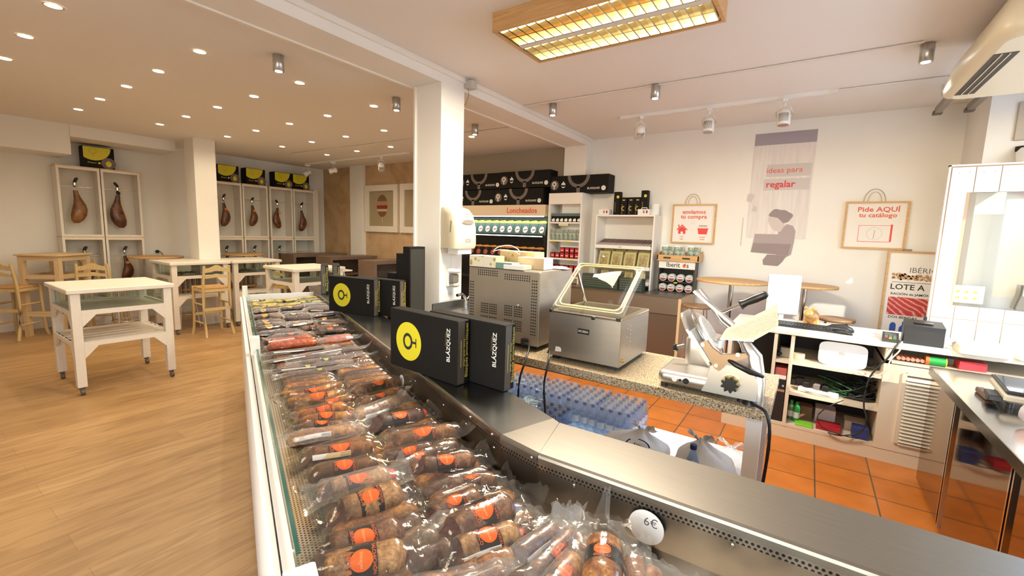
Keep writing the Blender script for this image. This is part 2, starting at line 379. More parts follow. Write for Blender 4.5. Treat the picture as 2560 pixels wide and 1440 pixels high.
# ================================================================== lamps
warm = (1, .80, .54); cool = (.86, .95, 1)
dl_em = mat('downlight_glow', (1, .9, .7), emit=(1, .82, .58), es=22)
dl_ring = mat('downlight_ring', (.75, .7, .6), .3, .6)
XS = [-4.03, -4.87, -5.70, -6.56, -7.42]; YS = [.78, 1.57, 2.37, 3.2, 4.03, 4.85]
first = None
names_r = ['the row nearest the camera', 'the second row from the camera', 'the third row from the camera', 'the row level with the column', 'the row behind the column', 'the row nearest the back wall']
names_c = ['next to the beam', 'second from the beam', 'in the middle of its row', 'second from the left wall', 'nearest the left wall']
for j, y in enumerate(YS):
    for i, x in enumerate(XS):
        if (i, j) == (4, 0) : pass
        if (i == 0 and j in (4,)): continue
        lab = 'small round recessed downlight, %s, %s' % (names_c[i], names_r[j])
        if first is None:
            first = thing('downlight', lab, 'ceiling light', (x, y, ZL), 0, 'recessed downlights of the dining room')
            MB().ringy((0, 0, 0), .040, .052).build('rim', dl_ring, first, (0, 0, -.003), (PI / 2, 0, 0))
            MB().disc((0, 0, 0), .041, 20, 'z').build('lens', dl_em, first, (0, 0, -.002))
        else: dup(first, (x, y, ZL), 0, lab)
        light('downlight_lamp', 'SPOT', (x, y, ZL - .02), 14, warm, .03, (0, 0, 0), spot=math.radians(160), blend=.9)
can_m = noise_mat('brushed_can', (.42, .42, .40), (.62, .62, .60), 2, (30, 30, 1), .3, metal=1)
can_em = mat('can_glow', (.9, .97, 1), emit=(.85, .96, 1), es=26)
first = None
for k, (x, y, z, r, h, lab) in enumerate([
    (.53, 4.21, ZR, .045, .13, 'silver cylinder ceiling lamp near the air conditioner, largest of the three over the shop'),
    (-1.30, 4.15, ZR, .04, .12, 'silver cylinder ceiling lamp above the row of white track spotlights, left of the wall banner'),
    (-2.40, 4.22, ZR, .04, .12, 'silver cylinder ceiling lamp beside the beam, above the shelves of boxes'),
    (-3.55, 1.92, ZL, .042, .12, 'silver cylinder ceiling lamp among the downlights, nearest the camera in the dining room'),
    (-3.58, 3.12, ZL, .042, .12, 'silver cylinder ceiling lamp just left of the big white column'),
    (-3.55, 4.33, ZL, .042, .12, 'silver cylinder ceiling lamp seen right of the column under the beam')]):
    if first is None:
        first = thing('can_light', lab, 'ceiling light', (x, y, z), 0, 'silver can lights')
        MB().lathe([(.036, 0), (.04, -.004), (.04, -.12), (.037, -.121)], n=24).build('housing', can_m, first)
        MB().disc((0, 0, -.1225), .026, 20, 'z').build('lens', can_em, first)
    else:
        d = dup(first, (x, y, z), 0, lab)
    light('can_lamp', 'SPOT', (x, y, z - .135), 38, cool, .025, (0, 0, 0), spot=math.radians(95), blend=.8)
# fluorescent fitting in a pine box
lt = thing('ceiling_light_fixture', 'pine-framed fluorescent ceiling light with a mirrored louvre grid, two tubes glowing yellow', 'ceiling light', (-1.17, 2.645, ZR))
hx, hy, hz = .635, .29, -.115
f = MB().box(-hx, hx, -hy, -hy + .02, hz, 0).box(-hx, hx, hy - .02, hy, hz, 0).box(-hx, -hx + .02, -hy + .02, hy - .02, hz, 0).box(hx - .02, hx, -hy + .02, hy - .02, hz, 0)
f.build('frame', oak, lt)
MB().box(-hx + .02, hx - .02, -hy + .02, hy - .02, -.012, -.004).box(-hx + .03, hx - .03, -.022, .022, hz + .004, -.02).build('tray', mat('lamp_tray', (.75, .72, .66), .35), lt)
lv = mat('mirror_louvre', (.85, .78, .6), .12, 1)
for s in (-1, 1):
    c = s * .145; g = MB(); ya, yb = c - .118, c + .118
    n = 18
    for i in range(n + 1):
        x = -hx + .035 + (2 * hx - .07) * i / n; g.loft([[(x - .004, ya, hz + .006), (x + .004, ya, hz + .006), (x + .001, ya, -.05), (x - .001, ya, -.05)], [(x - .004, yb, hz + .006), (x + .004, yb, hz + .006), (x + .001, yb, -.05), (x - .001, yb, -.05)]], smooth=False)
    for yy in (ya, c, yb): g.loft([[(-hx + .03, yy - .004, hz + .006), (-hx + .03, yy + .004, hz + .006), (-hx + .03, yy + .001, -.045), (-hx + .03, yy - .001, -.045)], [(hx - .03, yy - .004, hz + .006), (hx - .03, yy + .004, hz + .006), (hx - .03, yy + .001, -.045), (hx - .03, yy - .001, -.045)]], smooth=False)
    g.build('louvre', lv, lt)
    MB().cyl((-hx + .05, c, -.04), (hx - .05, c, -.04), .0135).build('fluorescent_tube', mat('tube_glow', (1, .9, .6), emit=(1, .80, .42), es=11), lt)
fill_fixture = dup(lt, (-.2, -.55, ZR), 0, 'unseen fill light added behind the viewer, built as a pine-framed fluorescent fixture')  # second fixture out of view, added as fill from the camera side
light('fixture_lamp', 'AREA', (-.2, -.55, ZR - .13), 24, (1, .88, .70), 1.15, size_y=.5)  # lamp of the added fixture behind the camera
light('fixture_lamp', 'AREA', (-1.17, 2.645, ZR - .13), 110, (1, .88, .70), 1.15, size_y=.5)
# track spotlights
def track(x0, x1, y, z, lab):
    t = thing('lighting_track', lab, 'lighting track', (x0, y, z))
    MB().box(0, x1 - x0, -.018, .018, -.032, 0).build('rail', white_gloss, t)
    MB().box(x1 - x0, x1 - x0 + .07, -.02, .02, -.036, 0).build('power_feed', duct, t)
track(-1.96, .0, 5.03, ZR, 'long white spotlight track in front of the poster wall')
track(-8.85, -5.85, 5.3, ZL, 'white spotlight track on the dining room ceiling by the tan wall')
def spot(loc, rz, tilt, lab, lit=False, grp='white track spotlights'):
    t = thing('track_spotlight', lab, 'spotlight', loc, rz, grp)
    MB().box(-.02, .02, -.05, .05, -.03, 0, .004).cyl((0, 0, -.03), (0, 0, -.06), .007).build('adapter', white_gloss, t)
    a = math.radians(tilt); C0 = Vector((0, .0, -.165))
    # yoke
    pts = [(-.062, 0, -.165), (-.066, 0, -.12), (-.04, 0, -.07), (0, 0, -.058), (.04, 0, -.07), (.066, 0, -.12), (.062, 0, -.165)]
    MB().tube(pts, .005, 6).build('yoke', white_gloss, t)
    h = MB(); h.T = Matrix.Translation(C0) @ Matrix.Rotation(a, 4, 'X')
    h.lathe([(.022, .07), (.042, .062), (.053, .03), (.058, -.03), (.058, -.075), (.050, -.078)], n=24); hd = h.build('head', white_gloss, t)
    v = MB(); v.T = h.T
    for i in range(-4, 5):
        u = i * .0095; rr = .0585; ang = math.asin(max(-1, min(1, u / rr)))
        for s in (-1, 1):
            v.T = h.T @ Matrix.Rotation(PI / 2 * 0 + ang + (PI if s > 0 else 0), 4, 'Z'); v.box(-.0018, .0018, -.0592, -.055, -.055, .024)
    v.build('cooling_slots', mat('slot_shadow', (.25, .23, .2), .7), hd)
    fo = MB(); fo.T = h.T; fo.disc((0, 0, -.0785), .048, 20, 'z').build('lens', mat('lamp_glass_grey', (.35, .33, .3), .1, .3), hd)
    w2 = MB(); w2.tube([(0, .01, -.06), (.02, .04, -.08), (-.015, .05, -.1), (.0, .035, -.13)], .003, 5).build('cord', white_gloss, t)
    return t
for (px, lab, rz, tl) in ((1608, 'white slotted track spotlight tilted sideways, leftmost on the poster-wall track', .5, 50), (1782, 'white slotted track spotlight in the middle of the poster-wall track', 0, -8), (1967, 'white slotted track spotlight in front of the banner top, rightmost on its track', 0, -6)):
    p = AZ(px, 262 if px > 1900 else 280 if px > 1700 else 296, ZR - .03); spot((p.x, 5.03, ZR - .03), rz, tl, lab)
for (x, lab, rz, tl) in ((-8.8, 'white track spotlight nearest the ham cabinets, aimed away', -.6, -55), (-7.9, 'white disc-shaped track spotlight left of the white pilaster', -.9, -75), (-6.48, 'white track spotlight with its dark lens showing, above the balloon picture', .9, 50)):
    spot((x, 5.3, ZL - .03), rz, tl, lab)
spot((-8.95, 1.02, 2.53), 1.9, 40, 'white spotlight under the dropped ceiling at the left edge')
# ================================================================== dining room
cast_m = mat('caster_grey', (.12, .10, .09), .5)
def cart(x0, x1, y0, y1, H, label, group='white wooden glass-sided carts on wheels'):
    cx, cy = (x0 + x1) / 2, (y0 + y1) / 2; a, b = (x1 - x0) / 2, (y1 - y0) / 2
    t = thing('wheeled_table', label, 'table', (cx, cy, 0), 0, group)
    MB().box(-a, a, -b, b, H - .042, H, .006).build('tabletop', white_wood, t)
    L = .068; i = .025; zs = H - .20; zl = H - .50
    for sx in (-1, 1):
        for sy in (-1, 1):
            xa, xb = sorted((sx * (a - i), sx * (a - i - L))); ya, yb = sorted((sy * (b - i), sy * (b - i - L)))
            lg = MB().box(xa, xb, ya, yb, .075, H - .042, .003).build('leg', white_wood, t)
            c = MB(); mx, my = (xa + xb) / 2, (ya + yb) / 2
            c.cyl((mx, my, .055), (mx, my, .075), .022, n=10).bar((mx, my, .06), (mx + .02, my + .01, .03), .03, .012, (0, 1, 0)).cyl((mx + .018, my - .014, .027), (mx + .018, my + .014, .027), .027, n=14)
            c.build('caster', cast_m, lg)
    e = a - i - L; g = b - i - L
    s = MB().box(-a + i + .004, a - i - .004, -b + i + .004, b - i - .004, zs - .03, zs - .018)
    s.box(-e, e, -b + i, -b + i + .02, zs - .045, zs).box(-e, e, b - i - .02, b - i, zs - .045, zs).box(-a + i, -a + i + .02, -g, g, zs - .045, zs).box(a - i - .02, a - i, -g, g, zs - .045, zs)
    s.build('display_shelf', white_wood, t)
    gp = MB()
    gp.box(-e, e, -b + i + .028, -b + i + .032, zs, H - .042).box(-e, e, b - i - .032, b - i - .028, zs, H - .042).box(-a + i + .028, -a + i + .032, -g, g, zs, H - .042).box(a - i - .032, a - i - .028, -g, g, zs, H - .042)
    gp.build('glass_sides', film('cart_glass', (.88, .92, .89), rough=.02, gl=.3), t)
    sl = MB(); n = 6
    for k in range(n): sl.box(-a + i + .01 + (2 * a - 2 * i - .02) * k / n, -a + i + .01 + (2 * a - 2 * i - .02) * (k + .72) / n, -b + i + .01, b - i - .01, zl - .012, zl)
    sl.box(-e, e, -b + i, -b + i + .02, zl - .04, zl).box(-e, e, b - i - .02, b - i, zl - .04, zl).box(-a + i, -a + i + .02, -g, g, zl - .04, zl).box(a - i - .02, a - i, -g, g, zl - .04, zl)
    sl.build('slatted_shelf', white_wood, t)
    br = []
    for z in (zs - .045, zl - .04):
        for sx in (-1, 1):
            for sy in (-1, 1):
                m = MB(); xa, xb = sorted((sx * (a - i), sx * (a - i - .02)))
                m.prism([(sy * g, z), (sy * (g - .10), z), (sy * g, z - .11)] if sy > 0 else [(sy * g, z), (sy * g, z - .11), (sy * (g - .10), z)], xa, xb, 'x'); m.build('corner_bracket', white_wood, t)
                m = MB(); ya, yb = sorted((sy * (b - i), sy * (b - i - .02)))
                m.prism([(sx * e, z), (sx * e, z - .11), (sx * (e - .10), z)], ya, yb, 'y'); m.build('corner_bracket', white_wood, t)
    return t
cart(-6.29, -5.44, .965, 1.775, .995, 'white wooden wheeled table with glass sides, alone in front of the others')
cart(-8.30, -7.49, 2.40, 3.19, 1.055, 'white glass-sided wheeled table before the square column, a wooden bar chair beside it')
cart(-8.30, -7.49, 3.22, 4.0, 1.055, 'white glass-sided wheeled table pushed against its twin, catalogues standing on its shelf')
cart(-6.56, -5.74, 3.22, 4.02, 1.05, 'white glass-sided wheeled table nearest the sausage counter, beside the black gift boxes')
pl = tag(MB().lathe([(.03, 0), (.06, .004), (.085, .014), (.08, .012), (.03, .006)], n=24).build('plate', white_gloss), 'small white plate inside the glass-sided table by the square column', 'plate'); pl.location = (-7.75, 2.72, .846)
# catalogues standing behind the pair of tables
cat_c = [(.5, .42, .3), (.62, .55, .42), (.2, .15, .11), (.45, .32, .22), (.7, .62, .5), (.3, .24, .2)]
first = None
for k in range(26):
    b, y = (0, 2.62 + .022 * k) if k < 12 else (1, 3.42 + .024 * (k - 12))
    nm = 'thin catalogue standing on the slatted shelf of the table with the bar chair' if b == 0 else 'thin catalogue standing on the slatted shelf of the right-hand table of the pair'
    o = MB().box(0, .24, 0, .012, 0, .29 + .012 * (k % 3)).build('catalogue', mat('catalogue_cover_%d' % (k % 6), cat_c[k % 6], .6)); o.location = (-8.12, y, .5555)
    tag(o, nm, 'book', 'catalogues on the table shelf, ' + ('left table' if b == 0 else 'right table'))
# ladder-back bar chairs (front of the seat looks to +x)
chair_m = wood('chair_pine', (.58, .42, .19), (.68, .51, .25), 4, .45, axis=2)
def chair(x, y, rz, label):
    t = thing('bar_chair', label, 'chair', (x, y, 0), rz, 'wooden ladder-back bar chairs')
    S, B = .72, 1.03; w = .17
    st = MB(); st.rbox(-.16, .17, -w, w, S - .035, S, .012); st.build('seat', rush, t)
    fr = MB(); fr.box(-.165, .175, -w - .012, -w + .006, S - .07, S - .03).box(-.165, .175, w - .006, w + .012, S - .07, S - .03).box(.16, .178, -w, w, S - .07, S - .03).box(-.18, -.162, -w, w, S - .07, S - .03)
    fr.build('seat_frame', chair_m, t)
    for s in (-1, 1):
        MB().tube([(.165, s * w, S), (.168, s * w, .45), (.18, s * (w + .012), .1), (.20, s * (w + .025), 0)], [.021, .019, .019, .020], 8).build('leg', chair_m, t)
        MB().tube([(-.21, s * (w - .01), B), (-.185, s * w, S + .1), (-.17, s * w, S), (-.17, s * w, .45), (-.19, s * (w + .005), .15), (-.235, s * (w + .012), 0)], [.017, .019, .02, .02, .02, .02], 8).build('leg', chair_m, t)
    for (zc, h, hh, nx) in ((B - .06, .075, .045, -.203), (S + .155, .055, .025, -.19)):
        up = []; dn = []
        for i in range(13):
            u = -1 + i / 6; yy = u * (w - .015); k = math.exp(-(u / .42) ** 2)
            up.append((yy, zc + h / 2 - .012 + hh * k)); dn.append((yy, zc - h / 2 + (hh * .5) * math.exp(-(u / .6) ** 2)))
        MB().loft([[(nx - .008, a[0], a[1]) for a in up], [(nx + .008, a[0], a[1]) for a in up], [(nx + .008, a[0], a[1]) for a in dn], [(nx - .008, a[0], a[1]) for a in dn], [(nx - .008, a[0], a[1]) for a in up]], False, False, closed=False, smooth=False).build('back_slat', chair_m, t)
    for (z, pairs) in ((.47, 's'), (.20, 's'), (.30, 'f'), (.40, 'b')):
        if pairs == 's':
            for s in (-1, 1): MB().tube([(.17, s * (w + .005), z), (0, s * (w + .005), z), (-.175, s * (w + .003), z)], [.008, .014, .008], 8).build('rung', chair_m, t)
        else:
            xx = .172 if pairs == 'f' else -.178
            MB().box(xx - .008, xx + .008, -w, w, z - .02, z + .02).build('rung', chair_m, t)
    return t
chair(-7.24, 2.81, PI, 'light wooden bar chair with arched ladder back, in front of the paired glass-sided tables')
chair(-8.83, 1.08, 2.32, 'light wooden bar chair at the left edge, nearest the camera of the left group')
chair(-8.32, 1.82, PI - .5, 'light wooden bar chair behind the lone wheeled table, its yellow back facing the camera')
chair(-8.93, 2.02, -2.3 + PI, 'light wooden bar chair in shade behind the yellow-backed one, beside the ham cabinet')
chair(-9.16, .47, .3, 'light wooden bar chair cut by the left edge of the picture, brown arched back')
chair(-6.95, 3.75, PI / 2 + .3, 'light wooden bar chair half hidden behind the glass-sided table nearest the counter')
# tall pine table by the left wall
tt = thing('bar_table', 'tall square pine table standing at an angle by the left wall under the ham cabinets', 'table', (-8.83, 1.49, 0), math.radians(42))
MB().box(-.27, .27, -.29, .29, 1.115, 1.14, .004).build('tabletop', pine, tt)
for sx in (-1, 1):
    for sy in (-1, 1): MB().box(sx * .215 - .03, sx * .215 + .03, sy * .235 - .03, sy * .235 + .03, 0, 1.115).build('leg', pine_z, tt)
for nm, z0, z1 in (('apron', 1.05, 1.115), ('lower_rail', .80, .86)): MB().box(-.185, .185, -.255, -.235, z0, z1).box(-.185, .185, .235, .255, z0, z1).box(-.235, -.215, -.205, .205, z0, z1).box(.215, .235, -.205, .205, z0, z1).build(nm, pine, tt)
MB().box(-.215, .215, -.235, .235, .82, .835).build('lower_shelf', pine, tt)
MB().box(-.185, .185, -.255, -.235, .28, .35).box(-.185, .185, .235, .255, .28, .35).build('foot_rail', pine, tt)
# round tables with metal legs
def round_table(x, y, r, H, label, m=oak, grp=None, hole=False):
    t = thing('round_table', label, 'table', (x, y, 0), 0, grp)
    MB().lathe([(r - .004, H - .026), (r, H - .022), (r, H - .004), (r - .004, H)], n=40).build('tabletop', m, t)
    MB().cyl((0, 0, .03), (0, 0, H - .026), .025, n=16).build('pole', chrome, t)
    MB().lathe([(.20, 0), (.20, .006), (.05, .03), (.03, .04)], n=28).build('base', chrome, t)
    return t
round_table(-8.72, 2.62, .36, 1.08, 'round honey-coloured table left of the square column, behind the wheeled tables')
round_table(-8.72, 3.93, .33, 1.09, 'round honey-coloured table just right of the square column')
def stool(x, y, H, label, seat=oak, r=.16, grp='round stools with chrome legs'):
    t = thing('round_stool', label, 'stool', (x, y, 0), 0, grp)
    MB().lathe([(r - .006, H - .03), (r, H - .024), (r, H - .006), (r - .006, H)], n=28).build('seat', seat, t)
    for k in range(4):
        a = PI / 4 + k * PI / 2; MB().tube([(r * .75 * math.cos(a), r * .75 * math.sin(a), H - .03), (r * 1.15 * math.cos(a), r * 1.15 * math.sin(a), 0)], .009, 6).build('leg', chrome, t)
    MB().tube([(r * 1.02 * math.cos(2 * PI * i / 24), r * 1.02 * math.sin(2 * PI * i / 24), .22) for i in range(25)], .007, 6).build('foot_ring', chrome, t)
    return t
stool(-8.02, 2.02, .7, 'round stool with chrome legs between the lone wheeled table and the paired ones')
stool(-8.02, 2.75, .62, 'round stool with chrome legs pushed under the table with the bar chair')
stool(-7.95, 3.62, .62, 'round stool with chrome legs pushed under the right-hand table of the pair')
# brown bar tables along the tan wall
def brown(x0, x1, y0, y1, H, label):
    t = thing('brown_bar_table', label, 'table', (x0, y0, 0), 0, 'brown block-shaped bar tables')
    W, D = x1 - x0, y1 - y0
    MB().box(0, W, 0, D, H - .06, H).build('tabletop', brown_lam, t)
    MB().box(0, W, 0, .05, 0, H - .06).build('end_panel', brown_lam, t)
    MB().box(0, W, D - .05, D, 0, H - .06).build('end_panel', brown_lam, t)
    MB().box(0, .03, .05, D - .05, .35, H - .06).build('back_panel', brown_lam, t)
    MB().box(.03, W, .05, D - .05, H - .36, H - .33).build('shelf', brown_lam, t)
brown(-6.56, -6.12, 4.85, 5.9, 1.08, 'brown block-shaped bar table nearest the black gift boxes')
brown(-7.85, -7.38, 4.85, 5.92, 1.08, 'brown block-shaped bar table in the middle, in front of the white pilaster')
brown(-8.88, -8.4, 4.72, 5.92, 1.08, 'brown block-shaped bar table nearest the ham cabinets')
wt = thing('iron_side_table', 'small white table with curved iron legs seen between the brown bar tables', 'table', (-6.42, 4.25, 0))
MB().box(-.25, .25, -.2, .2, .93, .95).build('tabletop', white_gloss, wt)
for s in (-1, 1):
    MB().tube([(s * .02, -.19, .93), (s * .04, -.19, .85), (s * .14, -.19, .74), (s * .2, -.19, 0)], .014, 6).build('leg', white_gloss, wt)
    MB().tube([(s * .02, .19, .93), (s * .04, .19, .85), (s * .14, .19, .74), (s * .2, .19, 0)], .014, 6).build('leg', white_gloss, wt)
# --------------------------------------------------------- ham cabinets
cab_in = mat('cabinet_back', (.74, .70, .62), .7)
ham_m = noise_mat('cured_ham', (.05, .013, .006), (.20, .065, .018), 13, rough=.38, bump=.35, detail=6, coat=.3)
ham_y = noise_mat('golden_ham', (.12, .038, .009), (.30, .125, .028), 9, rough=.38, bump=.3, detail=6, coat=.3)
hoof = mat('black_hoof', (.012, .012, .014), .4)
def cabinet(y0, z0, z1, label, top=True):
    t = thing('ham_cabinet', label, 'cabinet', (-9.4, y0, z0), 0, 'white open ham display cabinets')
    W, H, D = .472, z1 - z0, .30
    MB().box(.002, .012, 0, W, 0, H).build('back_panel', cab_in, t)
    MB().box(.012, D - .02, 0, .018, 0, H).box(.012, D - .02, W - .018, W, 0, H).build('side_panels', white_lac, t)
    MB().box(.012, D - .02, .018, W - .018, 0, .02).build('bottom_shelf', white_lac, t)
    MB().box(.0, D, -.003, W + .003, H, H + .018).build('top_board', pine, t)
    MB().box(D - .02, D, 0, .028, 0, H).box(D - .02, D, W - .028, W, 0, H).box(D - .02, D, .028, W - .028, H - .03, H).box(D - .02, D, .028, W - .028, 0, .032).build('door_frame', white_wood, t)
    MB().tube([(.16, .02, H - .28), (.16, W - .02, H - .28)], .004, 6).build('hanging_rod', chrome, t)
    MB().lathe([(.03, 0), (.075, 0), (.078, .008), (.03, .008)], (.15, W / 2, .021), 20).build('drip_plate', white_gloss, t)
    return t
def ham(y, ztop, L, label, m, mirror=1, tags=1, hoofz=.16):
    t = thing('hanging_ham', label, 'ham', (-9.235, y, ztop), 0, 'hams hanging in the cabinets')
    # along -z: hoof, shank, then the broad thigh
    P = [(0, .012, 0), (.05, .02, 0), (.12, .022, .0), (.17, .026, 0), (.26, .027, .0), (.34, .032, .004), (.44, .046, .012), (.55, .072, .02), (.66, .090, .018), (.78, .092, .008), (.88, .070, -.004), (.94, .03, -.01)]
    R = []
    for (u, r, off) in P:
        z = -u * L
        if u < .19: continue
        r *= L / .62 * .84
        R.append([(r * .62 * math.cos(2 * PI * i / 20), mirror * off * 1.6 + r * math.sin(2 * PI * i / 20) * (1 + .12 * math.sin(2 * PI * i / 20 + 1)), z) for i in range(20)])
    MB().loft(R).build('body', m, t)
    MB().tube([(0, .0, -.19 * L), (0, -.004, -.13 * L), (0, .006, -.08 * L), (.006, .02 * mirror, -.03 * L), (.01, .035 * mirror, 0)], [.02, .018, .02, .022, .012], 10).build('hoof', hoof, t)
    MB().cyl((.0, 0, -.165 * L), (0, 0, -.105 * L), .027, n=14).build('metal_ring', chrome, t)
    if tags:
        MB().tube([(.02, .0, -.2 * L), (.03, .01, -.27 * L), (.045, .025, -.38 * L)], .003, 5).build('strap', hoof, t)
        MB().box(.05, .053, .0, .04, -.47 * L, -.40 * L).build('orange_tag', mat('orange_tag', (.8, .22, .04), .6), t)
    return t
for i, y0 in enumerate((1.63, 2.115)):
    s = ('left-hand', 'right-hand')[i]
    cabinet(y0, 1.375, 2.395, 'upper white ham cabinet, %s one of the pair left of the square column' % s)
    cabinet(y0, .33, 1.3565, 'lower white ham cabinet, %s one of the pair left of the square column' % s)
ys = (3.655, 4.145, 4.655, 5.145)
for i, y0 in enumerate(ys):
    s = ('leftmost', 'second from left', 'third from left', 'rightmost')[i]
    cabinet(y0, 1.385, 2.395, 'upper white ham cabinet, %s of the four right of the square column' % s)
    cabinet(y0, .34, 1.3665, 'lower white ham cabinet, %s of the four right of the square column' % s)
st = MB().box(-9.38, -9.1, 1.632, 2.588, 0, .33); tag(st.build('cabinet_plinth', white_wood), 'white plinth carrying the pair of ham cabinets left of the square column', 'plinth')
st = MB().box(-9.38, -9.1, 3.655, 5.62, 0, .34); tag(st.build('cabinet_plinth', white_wood), 'white plinth carrying the row of four ham cabinets', 'plinth')
tag(MB().box(-9.4, -9.12, 5.62, 5.72, 0, 2.44).build('upright_board', white_wood), 'white upright board closing the row of ham cabinets at the tan wall', 'board')
ham(1.84, 2.25, .72, 'long golden ham with a black hoof in the far left upper cabinet', ham_y, 1, 0)
ham(2.33, 2.23, .76, 'large brown ham with a round dark seal in the second upper cabinet from the left', ham_m, -1, 0)
MB().lathe([(.0, 0), (.028, .002), (.028, .008), (.0, .01)], n=20).build('seal', hoof, [o for o in COL.objects if o.get('label', '').startswith('large brown ham')][0], (.03, 0, -.17), (0, PI / 2, 0))
ham(3.86, 2.19, .64, 'dark ham with orange tags in the cabinet just right of the square column', ham_m, 1)
ham(4.37, 2.17, .60, 'dark ham with two orange tags in the second cabinet right of the square column', ham_m, 1)
ham(4.87, 2.16, .62, 'dark ham with an orange tag in the third cabinet right of the square column', ham_m, -1)
ham(5.39, 2.15, .66, 'plain brown ham in the upper cabinet nearest the tan wall', ham_m, 1, 0)
for y, l in ((1.88, 'lower cabinet at the far left'), (2.36, 'lower cabinet left of the square column'), (3.87, 'lower cabinet just right of the square column'), (4.38, 'second lower cabinet right of the square column'), (4.88, 'third lower cabinet right of the square column')):
    ham(y, 1.22, .6, 'black-hoofed ham hanging in the ' + l, ham_m, 1, 1)
# boxes on top of the cabinets: faces look to +x
def acorn(mb, c, s, ax):
    g = {'x': lambda a, b, d=0: (c[0] + d, c[1] + a * s, c[2] + b * s), 'y': lambda a, b, d=0: (c[0] + a * s, c[1] - d, c[2] + b * s)}[ax]
    mb.poly([g(.42 * math.cos(t) * (1 if math.sin(t) > 0 else 1), .36 * math.sin(t)) if math.sin(t) > 0 else g(.42 * math.cos(t), .62 * math.sin(t)) for t in [2 * PI * i / 20 for i in range(20)]])
    mb.poly([g(-.05, .3), g(.05, .3), g(.04, .6), g(-.04, .6)]); mb.poly([g(-.18, .34), g(.18, .34), g(.1, .5), g(-.1, .5)])
def lime_box(y, z, w, h, label, tilt=0):
    t = thing('ham_carton', label, 'box', (-9.36, y, z), 0, 'black and lime cartons on the ham cabinets')
    MB().box(0, .2, 0, w, 0, h).build('carton', black_card, t)
    m = MB(); X = .2015; cy, cz, r = w * .34, h * .98, h * .62; pts = []
    poly = []
    for i in range(49):
        a = PI + PI * i / 48; yy, zz = cy + r * math.cos(a) , cz + r * math.sin(a)
        yy = max(yy, .004); poly.append((X, yy, zz))
    m.poly(poly); m.build('lime_disc', yellow, t)
    m = MB(); rr = h * .27; m.disc((X + .0005, w * .80, h * .27), rr, 28, 'x'); m.build('grey_disc', grey_card, t)
    m = MB(); acorn(m, (X + .001, w * .80, h * .27), h * .26, 'x'); m.build('acorn_emblem', yellow, t)
    m = MB(); m.text('Blázquez', h * .09, (X + .001, w * .27, h * .25), 'x').disc((X + .001, w * .50, h * .25), h * .05, 16, 'x'); m.build('lettering', yellow, t)
    m = MB().ringy((0, 0, 0), h * .12, h * .15, 24); 
    m.T = Matrix.Translation((X + .001, w * .32, h * .80)) @ Matrix.Rotation(PI / 2, 4, 'Z'); m.ringy((0, 0, 0), h * .11, h * .14, 24); m.box(-h * .015, h * .015, -.0003, 0, -h * .26, -h * .14)
    m.v = m.v[48:]; m.f = [[i - 48 for i in f] for f in m.f[24:]]; m.m = m.m[24:]; m.sm = m.sm[24:]
    m.build('ring_emblem', mat('olive_print', (.5, .47, .03), .5), t)
for y, z, l in ((1.945, 2.415, 'black and lime carton alone on the pair of cabinets at the left'), (3.76, 2.415, 'black and lime carton right of the square column, leftmost of four'), (4.25, 2.415, 'black and lime carton, second from the square column'), (4.80, 2.415, 'black and lime carton, third from the square column'), (5.18, 2.414, 'black and lime carton nearest the tan wall, half behind its neighbour')):
    lime_box(y, z, .36, .31 if y > 3 else .32, l)
# wall things in the left room
sk = thing('wall_socket', 'black power socket with plug and short cable on the left wall beside the square column', 'socket', (-9.395, 2.84, 1.12))
MB().cyl((0, 0, 0), (.03, 0, 0), .028, n=16).cyl((0, .0, -.09), (.02, 0, -.09), .022, n=16).build('plate', black, sk)
MB().tube([(.03, 0, 0), (.05, .03, .0), (.05, .06, -.04), (.04, .08, -.1)], .005, 5).build('cable', black, sk)
# balloon pictures on the tan wall
def picture(x0, x1, label, kind):
    t = thing('framed_picture', label, 'picture', (x0, YB, 1.57), 0, None); W, H = x1 - x0, .95
    m = MB(); b = .12
    m.box(0, W, -.045, 0, 0, b).box(0, W, -.045, 0, H - b, H).box(0, b, -.045, 0, b, H - b).box(W - b, W, -.045, 0, b, H - b).build('frame', white_wood, t)
    MB().box(b, W - b, -.016, -.006, b, H - b).build('backing', mat('picture_ground', (.38, .31, .19), .7), t)
    cx, cz, rx, rz = W / 2 + .02, H * .56, .165, .225
    cols = [(.20, .10, .06), (.42, .25, .13), (.25, .03, .02), (.55, .45, .30), (.22, .09, .05)] if kind == 0 else [(.10, .08, .09), (.5, .2, .16), (.6, .3, .24), (.45, .12, .1), (.5, .25, .2)]
    edges = [1.0, .42, .05, -.28, -.5, -1.0]
    for k in range(5):
        poly = []; a1, a0 = math.asin(edges[k]), math.asin(edges[k + 1])
        for i in range(11): a = a0 + (a1 - a0) * i / 10; poly.append((cx + rx * math.cos(a), -.0175, cz + rz * math.sin(a)))
        for i in range(11): a = a1 + (a0 - a1) * i / 10; poly.append((cx - rx * math.cos(a), -.0175, cz + rz * math.sin(a)))
        MB().poly(poly).build('balloon_band', mat('balloon_%d_%d' % (kind, k), cols[k], .5), t)
    MB().tube([(cx, -.018, cz - rz), (cx + .01, -.018, cz - rz - .12)], .003, 5).build('string', cream, t)
    return t
picture(-7.87, -6.86, 'white-framed picture of a striped brown balloon on the tan wall', 0)
picture(-6.79, -5.78, 'white-framed picture of a pinkish balloon, half hidden by the big column', 1)
